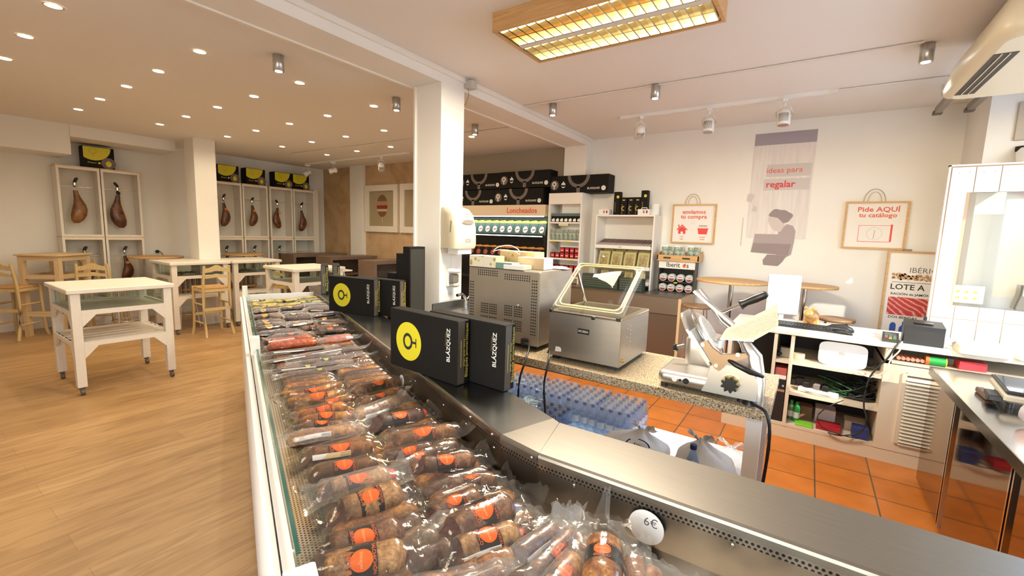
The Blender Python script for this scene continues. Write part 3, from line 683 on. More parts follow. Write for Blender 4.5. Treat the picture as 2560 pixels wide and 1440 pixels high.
# ================================================================== back wall of the shop
# ---- ham cartons
def ham_carton(x, y, z, label, L=.9, H=.25, rz=0, torn=False):
    t = thing('ham_carton', label, 'box', (x, y, z), rz, 'long black ham cartons')
    MB().box(0, L, 0, .22, 0, H, .004).build('carton', black_card, t)
    g = lambda a, b, k=0: (a, -.0012 - .0004 * k, b)
    m = MB(); pts = []
    m.ringy((L * .50, -.0012, H * 1.0), H * .50, H * .70, 28, PI, 2 * PI, 1.0)
    m.box(L * .50 - H * .11, L * .50 + H * .11, -.0012, -.001, .004, H * .38)
    m.build('goblet_print', grey_card, t)
    m = MB(); m.disc(g(L * .075, H * .48), H * .27, 28, 'y'); m.build('disc_print', grey_card, t)
    m = MB(); m.ringy((L * .07, -.002, H * .54), H * .075, H * .14, 20); m.box(L * .07 - H * .03, L * .07 + H * .03, -.002, -.0018, H * .24, H * .42)
    acorn(m, (L * .235, -.0012, H * .50), H * .32, 'y'); m.build('emblem_print', white_print, t)
    m = MB(); m.poly([(L * .235 + H * .14 * math.cos(a), -.0022, H * .48 + H * .11 * math.sin(a)) for a in [PI + PI * i / 10 for i in range(11)]]); m.build('smile_print', black_card, t)
    m = MB(); m.text('BLÁZQUEZ', H * .15, (L * .76, -.0018, H * .25), 'y', bold=.01); m.disc((L * .925, -.0018, H * .25), H * .13, 24, 'y'); m.build('lettering', white_print, t)
    m = MB(); m.ringy((L * .925, -.0026, H * .27), H * .03, H * .05, 16); m.build('logo', gold, t)
    return t
YC = 5.76
ham_carton(-4.16, YC - .02, 2.325, 'long black ham carton on top of the stack over the chilled display, nearest the tower')
ham_carton(-4.62, YC + .005, 2.325, 'long black ham carton in the upper row of the stack, partly behind the nearest one'); 
ham_carton(-5.98, YC + .03, 2.325, 'long black ham carton in the upper row, farthest left beside the column').location.y = 5.8
ham_carton(-4.28, YC, 2.067, 'long black ham carton in the lower row, right above the red display lettering')
ham_carton(-5.20, YC + .02, 2.067, 'long black ham carton in the lower row of the stack, second from the tower')
ham_carton(-3.262, YC, 2.222, 'long black ham carton alone on top of the white product tower')
for o in [o for o in COL.objects if o.get('label', '').startswith('long black ham carton in the upper row of the stack')]: o.location = (-5.07, YC + .005, 2.325)
# ---- chilled display
fx0, fx1, fy = -5.6, -3.30, 5.70
fr = thing('chilled_display', 'open refrigerated display with a cream header reading Loncheados and lit shelves', 'fridge', (fx0, fy, 0))
W = fx1 - fx0; D = YB - .01 - fy
MB().box(0, W, 0, D, 1.895, 2.062).build('header', cream, fr); MB().box(0, W, 0, D, 0, .35).build('base', cream, fr)
dk = mat('display_interior', (.012, .013, .013), .3)
MB().box(0, W, D - .03, D, .35, 1.895).box(W - .02, W - .004, .05, D - .03, .35, 1.5).box(0, .02, 0, D - .03, .35, 1.895).build('interior', dk, fr)
MB().text('Loncheados', .115, (W - .42, -.002, 1.975), 'y', bold=.02).build('lettering', redtext, fr)
for k, (z, d) in enumerate(((1.60, .27), (1.24, .30), (.9, .3))):
    m = MB().box(.02, W - .02, D - .03 - d, D - .03, z - .012, z); m.box(.02, W - .02, D - .035 - d, D - .03 - d, z - .02, z + .018); m.build('shelf', [dk, white_gloss][0], fr)
led = mat('display_led', (.85, 1, .95), emit=(.80, 1, .95), es=9)
MB().box(.05, W - .05, .04, .055, 1.885, 1.894).build('led_strip', led, fr)
MB().box(.05, W - .05, D - .045 - .27, D - .037 - .27, 1.582, 1.596).build('shelf_led', mat('display_led_soft', (.85, 1, .95), emit=(.75, 1, .95), es=3), fr)
MB().box(W - .012, W - .006, .004, D - .03, .35, 1.895).build('glass_side', glass, fr)
light('display_lamp', 'AREA', (fx0 + W / 2, fy + .10, 1.88), 7, (.85, 1, .95), W - .1, size_y=.05)
def tall_pack(x, y, z, label, lid, body, H=.20, W_=.135, grp=None, cat='package'):
    t = thing('sliced_ham_pack', label, cat, (x, y, z), 0, grp)
    tm = Matrix.Rotation(-.22, 4, 'X')
    m = MB(); m.T = tm; m.box(-W_ / 2, W_ / 2, 0, .02, 0, H * .82); m.build('sleeve', body, t)
    m = MB(); m.T = tm; m.prism([(-W_ / 2, H * .82), (W_ / 2, H * .82), (W_ / 2, H * .92), (W_ * .2, H), (-W_ / 2, H * .95)], 0, .02, 'y'); m.build('header_flap', lid, t)
    m = MB(); m.T = tm; m.disc((0, -.001, H * .38), W_ * .30, 24, 'y', H * .22); m.build('round_window', white_print if body is not black_card else mat('ham_slices', (.4, .08, .04), .4), t)
    m = MB(); m.T = tm; m.prism([(-.03, H * .30), (.035, H * .36), (.03, H * .44), (-.02, H * .40)], -.0022, -.0015, 'y'); m.ringy((0, -.0015, H * .72), .01, .014, 12); m.build('print', mat('ham_red_print', (.3, .07, .04), .5), t)
    return t
lime = mat('lime_header', (.50, .58, .01), .5); teal = mat('slate_sleeve', (.045, .085, .08), .5)
for k in range(12): tall_pack(fx1 - .12 - k * .148, fy + .10, 1.602, 'upright grey sleeve with lime top on the lit shelf of the chilled display', lime, teal, .235, .142, 'lime-topped sleeves on the lit shelf')
orange = mat('orange_header', (.62, .25, .04), .5)
for k in range(12): tall_pack(fx1 - .12 - k * .148, fy + .06, 1.242, 'upright black sleeve with orange wavy top on the lower shelf of the chilled display', orange, black_card, .19, .142, 'orange-topped sleeves on the lower shelf')
# ---- product tower
tx0, tx1, ty = -3.235, -2.70, 5.68
tw = thing('product_tower', 'tall narrow white shelving tower between the chilled display and the gift shelf', 'shelf', (tx0, ty, 0)); W = tx1 - tx0; D = YB - .01 - ty
MB().box(0, .022, 0, D, 0, 2.22).box(W - .022, W, 0, D, 0, 2.22).box(.022, W - .022, D - .02, D, 0, 2.22).build('carcass', white_lac, tw)
MB().box(.022, W - .022, 0, D - .02, 2.065, 2.22).build('header', white_lac, tw)
for z in (1.81, 1.55, 1.288, 1.03, .77): MB().box(.022, W - .022, .0, D - .02, z - .022, z).build('shelf', white_lac, tw)
MB().box(.18, .33, -.003, 0, 1.755, 1.79).build('price_card', mat('ticket_cream', (.7, .62, .42), .6), tw)
for x, z in ((.08, 1.53), (.30, 1.53), (.36, 1.268)): MB().box(x, x + .08, -.003, 0, z - .002, z + .012).build('price_ticket', mat('ticket_yellow', (.8, .75, .05), .6), tw)
blue_g = mat('slate_blue_lid', (.11, .16, .18), .4)
first = None
for k in range(7):
    lab = 'small dark carton with white pig-shaped print on the top tower shelf'
    if first is None:
        first = thing('pate_carton', lab, 'box', (0, 0, 0), 0, 'dark cartons on the top shelf of the tower')
        MB().box(-.033, .033, 0, .06, 0, .11).build('carton', black_card, first); MB().box(-.033, .033, -.002, .0, .085, .125).build('flap', blue_g, first)
        MB().poly([(-.022, -.0022, .008), (.024, -.0022, .008), (.026, -.0022, .04), (.01, -.0022, .055), (-.008, -.0022, .045), (-.022, -.0022, .04)]).build('print', white_print, first); o = first
    else: o = dup(first)
    o.location = (tx0 + .065 + k * .0685, ty + .04, 1.811)
green_bag = noise_mat('sage_bag_print', (.16, .22, .17), (.42, .46, .38), 45, rough=.35)
def snack_bag(mirror=0):
    t = thing('snack_bag', '', 'bag')
    R = []
    for z, wd, th in ((0, .035, .006), (.02, .038, .025), (.07, .038, .03), (.11, .036, .018), (.135, .037, .003), (.15, .038, .002)):
        R.append([(wd * math.cos(a) * 1, -.03 + th * math.sin(a) - z * .1, z) for a in [2 * PI * i / 12 for i in range(12)]])
    MB().loft(R).build('pouch', green_bag, t)
    MB().box(-.038, .038, -.0475, -.0445, .15, .165).build('clear_top', film('bag_film', (.95, .97, .95), rough=.15, gl=.3, diff=.15), t)
    return t
sb = snack_bag(); sb['label'] = 'sage-green printed snack pouch standing on the second shelf of the white tower'; sb['group'] = 'snack pouches on the tower'
for k in range(7):
    o = sb if k == 0 else dup(sb)
    o.location = (tx0 + .06 + k * .07, ty + .09, 1.551); o.rotation_euler = (0, .09 * math.sin(k * 2.1), 0)
red_card = mat('red_card', (.5, .03, .035), .4)
first = None
for row, z in ((0, 1.289), (1, 1.031), (2, .771)):
    for k in range(6):
        for lv_ in range(2):
            if row == 0 and k < 2 and lv_: continue
            if first is None:
                first = thing('red_tin_carton', 'small red and black carton on the third shelf of the tower, yellow ticket below', 'box', (0, 0, 0), 0, 'red cartons on the third tower shelf')
                MB().box(-.034, .034, 0, .08, 0, .078).build('carton', black_card, first); MB().box(-.03, .03, -.0015, 0, .006, .072).build('red_panel', red_card, first)
                MB().box(-.02, .02, -.0025, -.0015, .03, .04).build('print', white_print, first); o = first
            else: o = dup(first)
            o.location = (tx0 + .07 + k * .079, ty + .05, z + lv_ * .0785)
            o['group'] = 'red cartons, %s' % ('third tower shelf', 'fourth tower shelf', 'fifth tower shelf')[row]
            o['label'] = 'small red and black carton on the %s shelf of the white tower' % ('third', 'fourth', 'fifth')[row]
# ---- gift shelf
gx0, gx1, gy = -2.49, -1.68, 5.70
gs = thing('gift_shelf', 'white open shelf unit with sloping trays of maroon bars and cookie boxes', 'shelf', (gx0, gy, .94)); W = gx1 - gx0; D = YB - .01 - gy
MB().box(0, .02, 0, D, 0, .955).box(W - .02, W, 0, D, 0, .955).box(.02, W - .02, D - .015, D, 0, .955).build('sides', white_lac, gs)
MB().box(0, W, 0, D, .955, .975).build('top_board', white_lac, gs)
def sloped(z, d0, name):
    m = MB(); m.loft([[(.02, -.04, z), (.02, -.04, z + .045), (.02, -.03, z + .045), (.02, -.03, z + .012), (.02, D - .02, z + .10), (.02, D - .02, z + .085)], [(W - .02, -.04, z), (W - .02, -.04, z + .045), (W - .02, -.03, z + .045), (W - .02, -.03, z + .012), (W - .02, D - .02, z + .10), (W - .02, D - .02, z + .085)]], smooth=False); m.build(name, white_lac, gs)
sloped(.525, 0, 'sloping_shelf'); sloped(.255, 0, 'sloping_shelf'); sloped(.06, 0, 'sloping_shelf')
MB().text('1,20€', .02, (W * .47, -.0415, .547), 'y').build('price', black_print, gs)
maroon = mat('maroon_wrapper', (.085, .012, .016), .35); silver_w = mat('pale_wrapper', (.42, .38, .36), .4)
first = None
for k in range(17):
    if first is None:
        first = thing('maroon_bar', 'maroon-wrapped bar with a pale end, in the row on the sloping tray', 'sweet', (0, 0, 0), 0, 'maroon bars in the sloping tray')
        m = MB(); m.T = Matrix.Rotation(.26, 4, 'X'); m.box(-.019, .019, .09, .30, 0, .03, .003); m.build('wrapper', maroon, first)
        m = MB(); m.T = Matrix.Rotation(.26, 4, 'X'); m.box(-.02, .02, 0, .09, 0, .032, .003); m.build('pale_end', silver_w, first); o = first
    else: o = dup(first)
    o.location = (gx0 + .055 + k * .0438, gy - .02, 1.488)
cook = noise_mat('biscuits', (.45, .24, .08), (.70, .50, .28), 22, rough=.6, bump=.3)
box_y = mat('pale_yellow_carton', (.55, .47, .20), .5)
def cookie_box(x, y, z, label, lean=-.3, s=1):
    t = thing('biscuit_box', label, 'box', (x, y, z), 0, 'biscuit boxes with windows')
    m = MB(); m.T = Matrix.Rotation(lean, 4, 'X'); a, h = .068 * s, .20 * s; m.box(-a, a, 0, .035, 0, h); m.build('carton', box_y, t)
    m = MB(); m.T = Matrix.Rotation(lean, 4, 'X'); m.box(-a * .7, a * .7, -.001, .0, h * .12, h * .80); m.build('window', cook, t)
    m = MB(); m.T = Matrix.Rotation(lean, 4, 'X')
    for (bx, bz) in ((-.02, .05), (.02, .045), (0, .085), (-.022, .11), (.024, .10)): m.sphere((bx * s, -.001, bz * s), .02 * s, 10, (1, .35, .8))
    m.build('biscuits', cook, t)
    m = MB(); m.T = Matrix.Rotation(lean, 4, 'X'); m.box(-a * .72, a * .72, -.012, -.0115, h * .12, h * .82); m.build('film_window', glass, t)
    return t
for k, nm in enumerate(('leftmost', 'second from left', 'second from right', 'rightmost')):
    cookie_box(gx0 + .14 + k * .182, gy - .005, 1.215, 'pale yellow windowed biscuit box, %s in the front row of the gift shelf' % nm, -.28, 1.12)
for k in range(4): 
    o = cookie_box(gx0 + .16 + k * .17, gy + .09, 1.26, 'pale yellow biscuit box standing behind the front row on the gift shelf', -.28, 1.0); o['group'] = 'biscuit boxes in the back row'
for k in range(4):
    o = cookie_box(gx0 + .16 + k * .17, gy + .0, 1.02, 'pale yellow biscuit box on the bottom tray of the gift shelf', -.28, .8); o['group'] = 'biscuit boxes on the bottom tray'
# things on the gift shelf top (z 1.915)
def wine_box(x, y, z, H, label, w=.085, dot=True):
    t = thing('bottle_box', label, 'box', (x, y, z), 0, None)
    MB().box(-w / 2, w / 2, 0, w, 0, H).build('carton', black_card, t)
    if dot: MB().disc((w * .15, -.001, H * .78), .02, 20, 'y').build('lime_dot', yellow, t)
    else:
        m = MB().ringy((0, -.001, H * .38), .018, .03, 20, 1.2, 5.2); m.box(-.018, .018, -.001, 0, H * .82, H * .88); m.build('goblet_print', gold, t)
    m = MB().text('BLÁZQUEZ', .025, (-w * .22, -.0015, H * .35), 'y', PI / 2); m.build('lettering', mat('bronze_print', (.35, .17, .05), .4), t)
    return t
zt = 1.916
wine_box(-2.235, 5.78, zt, .31, 'tall black bottle box with a lime dot, left end of the gift shelf group')
wine_box(-2.145, 5.80, zt, .235, 'short black bottle box with a gold ring, leftmost of the three short ones', dot=False)
wine_box(-2.045, 5.80, zt, .235, 'short black bottle box with a gold ring, middle of the three short ones', dot=False)
wine_box(-1.955, 5.80, zt, .235, 'short black bottle box with a gold print, rightmost of the three short ones', dot=False)
wine_box(-1.865, 5.79, zt, .32, 'tall black bottle box with a lime dot, right end of the gift shelf group')
def small_white(x, label):
    t = thing('gift_box_small', label, 'box', (x, 5.74, zt)); MB().box(-.075, .075, 0, .12, 0, .075, .003).build('carton', paper, t)
    m = MB(); m.disc((.005, -.001, .04), .012, 14, 'y', .022); m.build('ham_print', mat('faded_red', (.45, .18, .12), .5), t)
    m = MB(); m.disc((.045, -.001, .04), .012, 14, 'y', .022); m.build('wine_print', mat('wine_red', (.35, .03, .04), .5), t)
    MB().tube([(-.04, .03, .075), (-.03, .04, .095), (.03, .04, .095), (.04, .03, .075)], .006, 6).build('handle', paper, t)
small_white(-2.40, 'small white carton with two red prints, left end of the gift shelf top'); small_white(-1.90 + .05, 'small white carton with two red prints, in front of the right-hand tall black box')
for k in range(9):
    o = MB().lathe([(.035, 0), (.05, .004), (.062, .022), (.059, .022), (.045, .008), (.0, .006)], n=24).build('bowl', white_gloss); o.location = (-1.735, 5.86, zt + k * .0155)
    tag(o, 'small white bowl in the stack at the right end of the gift shelf', 'bowl', 'white bowls stacked on the gift shelf')
# small dark folded boards leaning in front of the gift shelf
for k, (x, h, l) in enumerate(((-2.52, .16, 'dark green slatted box lying in front of the biscuit boxes, left one'), (-2.0, .14, 'dark green slatted box in front of the biscuit boxes, right one'))):
    t = thing('dark_slatted_box', l, 'box', (x, 5.42, .941)); MB().box(0, .5 if k == 0 else .3, 0, .12, 0, h + .02).build('box', mat('dark_green_card', (.03, .045, .035), .5), t)
    m = MB(); [m.box(.01, (.5 if k == 0 else .3) - .01, -.002, 0, .02 + i * .03, .03 + i * .03) for i in range(5)]; m.build('stripes', mat('green_stripe', (.09, .12, .09), .5), t)
# ---- steel base cabinet
sc = thing('steel_cabinet', 'low stainless steel cabinet under the gift shelf with a pale wood end panel', 'cabinet', (-3.22, 5.35, 0))
MB().box(.55, 1.99, 0, .66, 0, .72).build('body', mat('steel_tile_reflect', (.22, .18, .135), .4, .8), sc)  # steel; brown reflection of the orange tiles put into its colour
MB().box(.55, 1.99, -.02, .66, .72, .925).build('upper_panel', mat('steel_tile_reflect_light', (.30, .25, .19), .4, .8), sc)
MB().box(.55, 2.02, -.03, .66, .925, .94).build('worktop', steel, sc)
MB().box(1.99, 2.02, -.02, .66, 0, .925).build('end_panel', pine_z, sc)
# ---- tin display with crate
ix0, ix1 = -1.60, -1.16
ib = thing('tin_display', 'black counter display reading Iberitos with two rows of round white tins', 'display', (ix0, 5.74, .94)); W = ix1 - ix0
MB().box(0, .015, 0, .2, 0, .40).box(W - .015, W, 0, .2, 0, .40).box(.015, W - .015, .19, .2, 0, .40).box(.015, W - .015, 0, .19, 0, .012).box(.015, W - .015, 0, .19, .128, .140).build('rack', mat('dark_card', (.03, .026, .024), .5), ib)
MB().box(.0, W, -.006, 0, .305, .40).build('header', white_print, ib)
MB().text('Iberit', .085, (W * .40, -.0075, .35), 'y', bold=.012, sx=.92).text('s', .085, (W * .80, -.0075, .35), 'y', bold=.012).build('lettering', mat('slate_text', (.05, .06, .07), .5), ib)
MB().disc((W * .71, -.0075, .346), .020, 16, 'y', .024).poly([(W * .71 - .004, -.0075, .36), (W * .71 + .016, -.0075, .36), (W * .71 + .014, -.0075, .383)]).build('flame_logo', mat('orange_red', (.75, .15, .04), .5), ib)
MB().box(W, W + .002, .03, .09, .25, .31).box(W, W + .002, .03, .09, .16, .22).build('side_pictures', mat('side_print', (.16, .1, .07), .5), ib)
MB().box(W * .45, W * .55, -.002, 0, .118, .132).build('price_ticket', mat('ticket_yellow', (.8, .75, .05), .6), ib)
tin = None
for r, z in ((0, .14), (1, .012)):
    for k in range(4):
        lab = 'round white tin with red print, %s in the %s row of the Iberitos display' % (('leftmost', 'second', 'third', 'rightmost')[k], ('upper', 'lower')[r])
        lab = lab.replace('the Iberitos display', 'the black tin display')
        if tin is None:
            tin = thing('round_tin', lab, 'tin', (0, 0, 0), 0, 'round tins in the black display')
            MB().cyl((0, 0, .048), (0, .07, .048), .048, n=24).build('tin', white_gloss, tin)
            m = MB(); m.ringy((0, -.001, .048), .038, .042, 24); m.build('dark_ring', mat('slate_text', (.05, .06, .07), .5), tin)
            m = MB(); m.poly([(.034 * math.cos(a), -.0012, .044 + .034 * math.sin(a)) for a in [PI + .2 + (PI - .4) * i / 10 for i in range(11)]]); m.build('red_print', mat('brick_print', (.40, .07, .04), .5), tin)
            MB().box(-.022, .022, -.0015, -.001, .055, .062).build('lettering', black_print, tin); o = tin
        else: o = dup(tin, label=lab)
        o.location = (ix0 + .058 + k * .107, 5.75, .94 + z + .0005)
cr = thing('wooden_crate', 'shallow light wooden crate on top of the tin display, holding green snack bags', 'crate', (ix0 - .02, 5.70, 1.341)); CW = W + .06
MB().box(0, CW, 0, .26, 0, .01).box(0, CW, 0, .012, .01, .075).box(0, CW, .248, .26, .01, .12).loft([[(0, 0, .01), (0, .26, .01), (0, .26, .13), (0, 0, .09)], [(.012, 0, .01), (.012, .26, .01), (.012, .26, .13), (.012, 0, .09)]], smooth=False).loft([[(CW - .012, 0, .01), (CW - .012, .26, .01), (CW - .012, .26, .13), (CW - .012, 0, .09)], [(CW, 0, .01), (CW, .26, .01), (CW, .26, .13), (CW, 0, .09)]], smooth=False).build('crate', oak, cr)
MB().box(.08, .17, -.001, 0, .028, .048).build('stencil', black_print, cr); MB().box(.31, .40, -.001, 0, .028, .048).build('stencil', black_print, cr)
for k in range(6):
    o = dup(sb, (ix0 + .045 + k * .078, 5.84, 1.353), 0, 'clear-topped green snack bag standing in the wooden crate over the tin display', 'snack bags in the crate'); o.scale = (1.2, 1.4, 1.1); o.rotation_euler = (0, .12 * math.sin(k * 1.7), .2 * math.cos(k * 3))
# ---- round bar tables and stools in front of the banner
def at_edge(cx, cy, H): p = AY(cx, cy, 1); d = _ray(cx, cy); t_ = (H - CAM_H) / d.z; return CAMP + d * t_
p = at_edge(1830, 700, 1.19); round_table(p.x, min(p.y, 5.62), .36, 1.19, 'round pine bar table on a chrome pole, left of the payment screen', oak, 'round bar tables by the banner')
round_table(-.01, 5.6, .29, 1.18, 'round pine bar table on a chrome pole, just right of the payment screen', oak, 'round bar tables by the banner')
brown_seat = wood('walnut_seat', (.26, .14, .06), (.36, .21, .10), 4, .4)
stool(.28, 5.5, .87, 'round walnut-topped stool with chrome legs near the leaning poster', brown_seat, .16, 'bar stools by the banner')
stool(-1.02, 5.35, .87, 'round walnut-topped stool with chrome legs behind the slicer', brown_seat, .16, 'bar stools by the banner')
# ---- wall posters in oak frames with paper-bag handles
def frame(x0, x1, z0, z1, label, bag=True, y=YB, dp=.04, name='framed_poster'):
    t = thing(name, label, 'poster', (x0, y, z0)); W, H = x1 - x0, z1 - z0; b = .018
    MB().box(0, W, -dp, 0, 0, b).box(0, W, -dp, 0, H - b, H).box(0, b, -dp, 0, b, H - b).box(W - b, W, -dp, 0, b, H - b).build('frame', oak, t)
    MB().box(b, W - b, -dp * .55, -.004, b, H - b).build('sheet', paper, t)
    if bag:
        m = MB()
        c = W * .45; pts = [(c + .09 * math.cos(a), -.012, H + .13 * math.sin(a) + .0) for a in [PI - PI * i / 16 for i in range(17)]]
        m.tube(pts, .0035, 6); m.build('bag_handle', mat('handle_tan', (.50, .36, .2), .6), t)
        m = MB(); m.tube([(c + .055 * math.cos(a), -.022, H + .10 * math.sin(a)) for a in [PI - PI * i / 16 for i in range(17)]], .003, 6); m.build('bag_handle', mat('handle_tan', (.50, .36, .2), .6), t)
    return t, W, H, -dp * .55 - .001
t, W, H, yp = frame(-1.548, -1.018, 1.567, 2.068, 'pine-framed poster reading envíamos tu compra with a red house and basket')
MB().text('envíamos', .072, (W * .5, yp, H * .80), 'y', bold=.022, sx=1.05).text('tu compra', .072, (W * .5, yp, H * .68), 'y', bold=.022, sx=1.05).build('lettering', redtext, t)
m = MB(); cx, cz = W * .25, H * .34
m.poly([(cx - .045, yp, cz - .05), (cx - .015, yp, cz - .05), (cx - .015, yp, cz - .02), (cx + .015, yp, cz - .02), (cx + .015, yp, cz - .05), (cx + .045, yp, cz - .05), (cx + .045, yp, cz + .01), (cx, yp, cz + .05), (cx - .045, yp, cz + .01)])
m.poly([(cx - .07, yp, cz + .005), (cx, yp, cz + .072), (cx + .07, yp, cz + .005), (cx + .06, yp, cz - .004), (cx, yp, cz + .056), (cx - .06, yp, cz - .004)]); m.box(cx - .05, cx - .035, yp - .0002, yp, cz + .035, cz + .07); m.build('house_print', red_print, t)
m = MB(); cx = W * .73; m.poly([(cx - .05, yp, cz - .05), (cx + .05, yp, cz - .05), (cx + .062, yp, cz + .02), (cx - .062, yp, cz + .02)]); m.box(cx - .066, cx + .066, yp - .0002, yp, cz + .016, cz + .026); m.build('basket_print', red_print, t)
m = MB(); [m.ringy((cx + (i - 1.5) * .024, yp, cz + .03), .012, .016, 14, .3, 2.9, 2.2) for i in range(4)]; m.build('bread_print', mat('grey_line', (.2, .17, .15), .6), t)
m = MB(); m.ringy((W * .5, yp, H * .53), .016, .018, 20); m.build('round_logo', mat('pale_line', (.55, .48, .42), .6), t)
MB().text('a tu', .024, (W * .25, yp, H * .17), 'y', bold=.03).text('casa', .024, (W * .25, yp, H * .11), 'y', bold=.03).text('y nuevo', .024, (W * .73, yp, H * .17), 'y', bold=.03).text('regalo', .024, (W * .73, yp, H * .11), 'y', bold=.03).build('small_lettering', redtext, t)
t, W, H, yp = frame(.270, .795, 1.578, 2.076, 'pine-framed poster reading Pide AQUÍ tu catálogo with a drawn catalogue')
MB().text('Pide AQUÍ', .070, (W * .53, yp, H * .83), 'y', bold=.022, sx=1.12).text('tu catálogo', .062, (W * .53, yp, H * .71), 'y', bold=.022, sx=1.12).build('lettering', redtext, t)
m = MB(); x0, x1, z0, z1 = W * .25, W * .76, H * .15, H * .50
m.box(x0, x1, yp - .0002, yp, z0, z0 + .005).box(x0, x1, yp - .0002, yp, z1 - .004, z1).box(x0, x0 + .004, yp - .0002, yp, z0, z1).box(x1 - .004, x1 + .012, yp - .0002, yp, z0 + .005, z1 + .01); m.build('catalogue_print', red_print, t)
m = MB(); m.ringy((W * .51, yp, H * .325), .062, .065, 28); m.tube([(W * .50, yp, H * .22), (W * .515, yp, H * .40)], .003, 4); m.build('round_logo', mat('pale_line', (.55, .48, .42), .6), t)
# ---- wall banner
b = thing('wall_banner', 'tall translucent wall banner reading ideas para regalar with a grey-violet photo of a child', 'banner', (-.665, YB - .002, 1.28))
BWd, BH = .607, 1.595
def bm():
    m = mat('banner_print', (.76, .71, .69), .7)
    n = NN(m, 'ShaderNodeTexNoise'); n.inputs['Scale'].default_value = 3; n.inputs['Detail'].default_value = 3
    LK(m, coords(m, (9, 1, .7)), n.inputs['Vector']); LK(m, ramp(m, n.outputs[0], [(.35, (.70, .655, .64)), (.7, (.80, .755, .72))]), BS(m).inputs['Base Color']); return m
MB().box(0, BWd, -.003, 0, .38, BH - .135).build('sheet', bm(), b)
MB().box(0, BWd, -.004, 0, BH - .135, BH).build('top_band', mat('violet_grey', (.36, .32, .36), .7), b)
gl = mat('violet_grey_pale', (.60, .55, .54), .7)
MB().box(.15, BWd - .02, -.005, -.003, BH - .50, BH - .36).build('text_band', gl, b)
MB().box(.13, BWd - .02, -.005, -.003, BH - .655, BH - .525).build('text_band', gl, b)
MB().text('ideas para', .085, (.325, -.006, BH - .43), 'y', bold=.004, sx=1.05).build('lettering', redtext, b)
MB().text('regalar', .105, (.30, -.006, BH - .59), 'y', bold=.022, sx=1.0).build('lettering', mat('strong_red', (.62, .03, .04), .5), b)
def blob(pts, k=0): return [(x, -.0045 - k * .0004, z) for x, z in pts]
vio = mat('child_print', (.30, .245, .25), .7); vio2 = mat('child_print_mid', (.40, .34, .345), .7); skin = mat('child_print_pale', (.62, .55, .52), .7)
hx_, hz_ = .33, .52
m = MB(); pts = []
for i in range(36):
    a = 2 * PI * i / 36; r = .092 * (1 + .10 * math.sin(3 * a + 1) + .05 * math.sin(7 * a)); pts.append((hx_ + r * 1.25 * math.cos(a), hz_ + .11 + r * math.sin(a)))
m.poly(blob(pts, 3)); m.build('hair_print', vio, b)
MB().poly(blob([(hx_ - .11, hz_ + .12), (hx_ - .02, hz_ + .10), (hx_ + .06, hz_ + .02), (hx_ + .02, hz_ - .06), (hx_ - .04, hz_ - .05), (hx_ - .08, hz_ - .01), (hx_ - .10, hz_ + .04), (hx_ - .115, hz_ + .07)], 4)).build('face_print', skin, b)
MB().poly(blob([(hx_ + .0, hz_ - .05), (hx_ + .08, hz_ + .03), (hx_ + .14, hz_ + .01), (hx_ + .17, hz_ - .05), (hx_ + .165, hz_ - .18), (hx_ + .15, hz_ - .32), (hx_ + .09, hz_ - .36), (hx_ - .0, hz_ - .36)], 2)).build('body_print', vio2, b)
MB().poly(blob([(.09, hz_ - .09), (.47, hz_ - .09), (.46, hz_ - .20), (.08, hz_ - .20)], 5)).build('bag_print', vio2, b)
MB().poly(blob([(.08, hz_ - .20), (.47, hz_ - .20), (.45, hz_ - .33), (.065, hz_ - .31)], 5)).build('bag_print', vio, b)
MB().poly(blob([(.24, hz_ - .33), (.44, hz_ - .33), (.40, hz_ - .41), (.36, hz_ - .46), (.21, hz_ - .455), (.20, hz_ - .40)], 4)).build('chair_print', vio, b)
MB().poly(blob([(-.03, .82), (.02, .80), (.05, .88), (.02, .91), (-.02, .90)])).poly(blob([(.03, .70), (.08, .69), (.09, .74), (.05, .77)])).build('flower_print', gl, b)
MB().box(-.055, -.045, -.0035, -.003, .28, .62).build('stem_print', gl, b)
# ---- leaning poster LOTE A
t, W, H, yp = frame(.665, 1.09, .16, 1.57, 'tall pine-framed poster reading LOTE A', bag=False, y=5.98)
t['label'] = 'tall pine-framed poster reading LOTE A with red ham slices and blue drinks'
MB().box(0, .03, -.02, .0, -.16, 0).box(W - .03, W, -.02, 0, -.16, 0).build('foot', oak, t)
MB().box(.12, .18, -.045, .0, H, H + .02).build('clip', mat('clip_grey', (.2, .18, .16), .5), t)
MB().text('IBÉRICOS', .075, (W * .80, yp, H - .195), 'y', bold=-.008).build('lettering', mat('slate_text', (.05, .06, .07), .5), t)
m = MB()
random.seed(3)
for i in range(90): m.disc((.06 + random.random() * (W - .12), yp - .0002 * (i % 5), H - .235 - random.random() * .055), .008 + .006 * random.random(), 8, 'y')
m.build('dotted_print', noise_mat('brown_dots', (.35, .16, .06), (.66, .45, .28), 30), t)
MB().box(.06, W - .03, yp - .0002, yp, H - .322, H - .318).build('rule', black_print, t)
MB().text('LOTE A', .078, (.185, yp, H - .370), 'y', bold=.018, sx=1.02).build('lettering', black_print, t); MB().text('RACIÓN de JAMÓN', .032, (.215, yp, H - .442), 'y', bold=.02, sx=1.1).build('lettering', black_print, t); MB().text('DOS BEBIDAS', .034, (.18, yp, H - .685), 'y', bold=.02, sx=1.1).build('lettering', black_print, t)
def raw():
    m = mat('ham_slice_print', (.6, .05, .05), .5); n = NN(m, 'ShaderNodeTexWave'); n.inputs['Scale'].default_value = 5; n.inputs['Distortion'].default_value = 6; n.inputs['Detail'].default_value = 3
    LK(m, coords(m, (1, 1, 2.2), (0, .5, 0)), n.inputs['Vector']); LK(m, ramp(m, n.outputs[0], [(.0, (.52, .035, .04)), (.75, (.62, .08, .07)), (.97, (.75, .42, .35))]), BS(m).inputs['Base Color']); return m
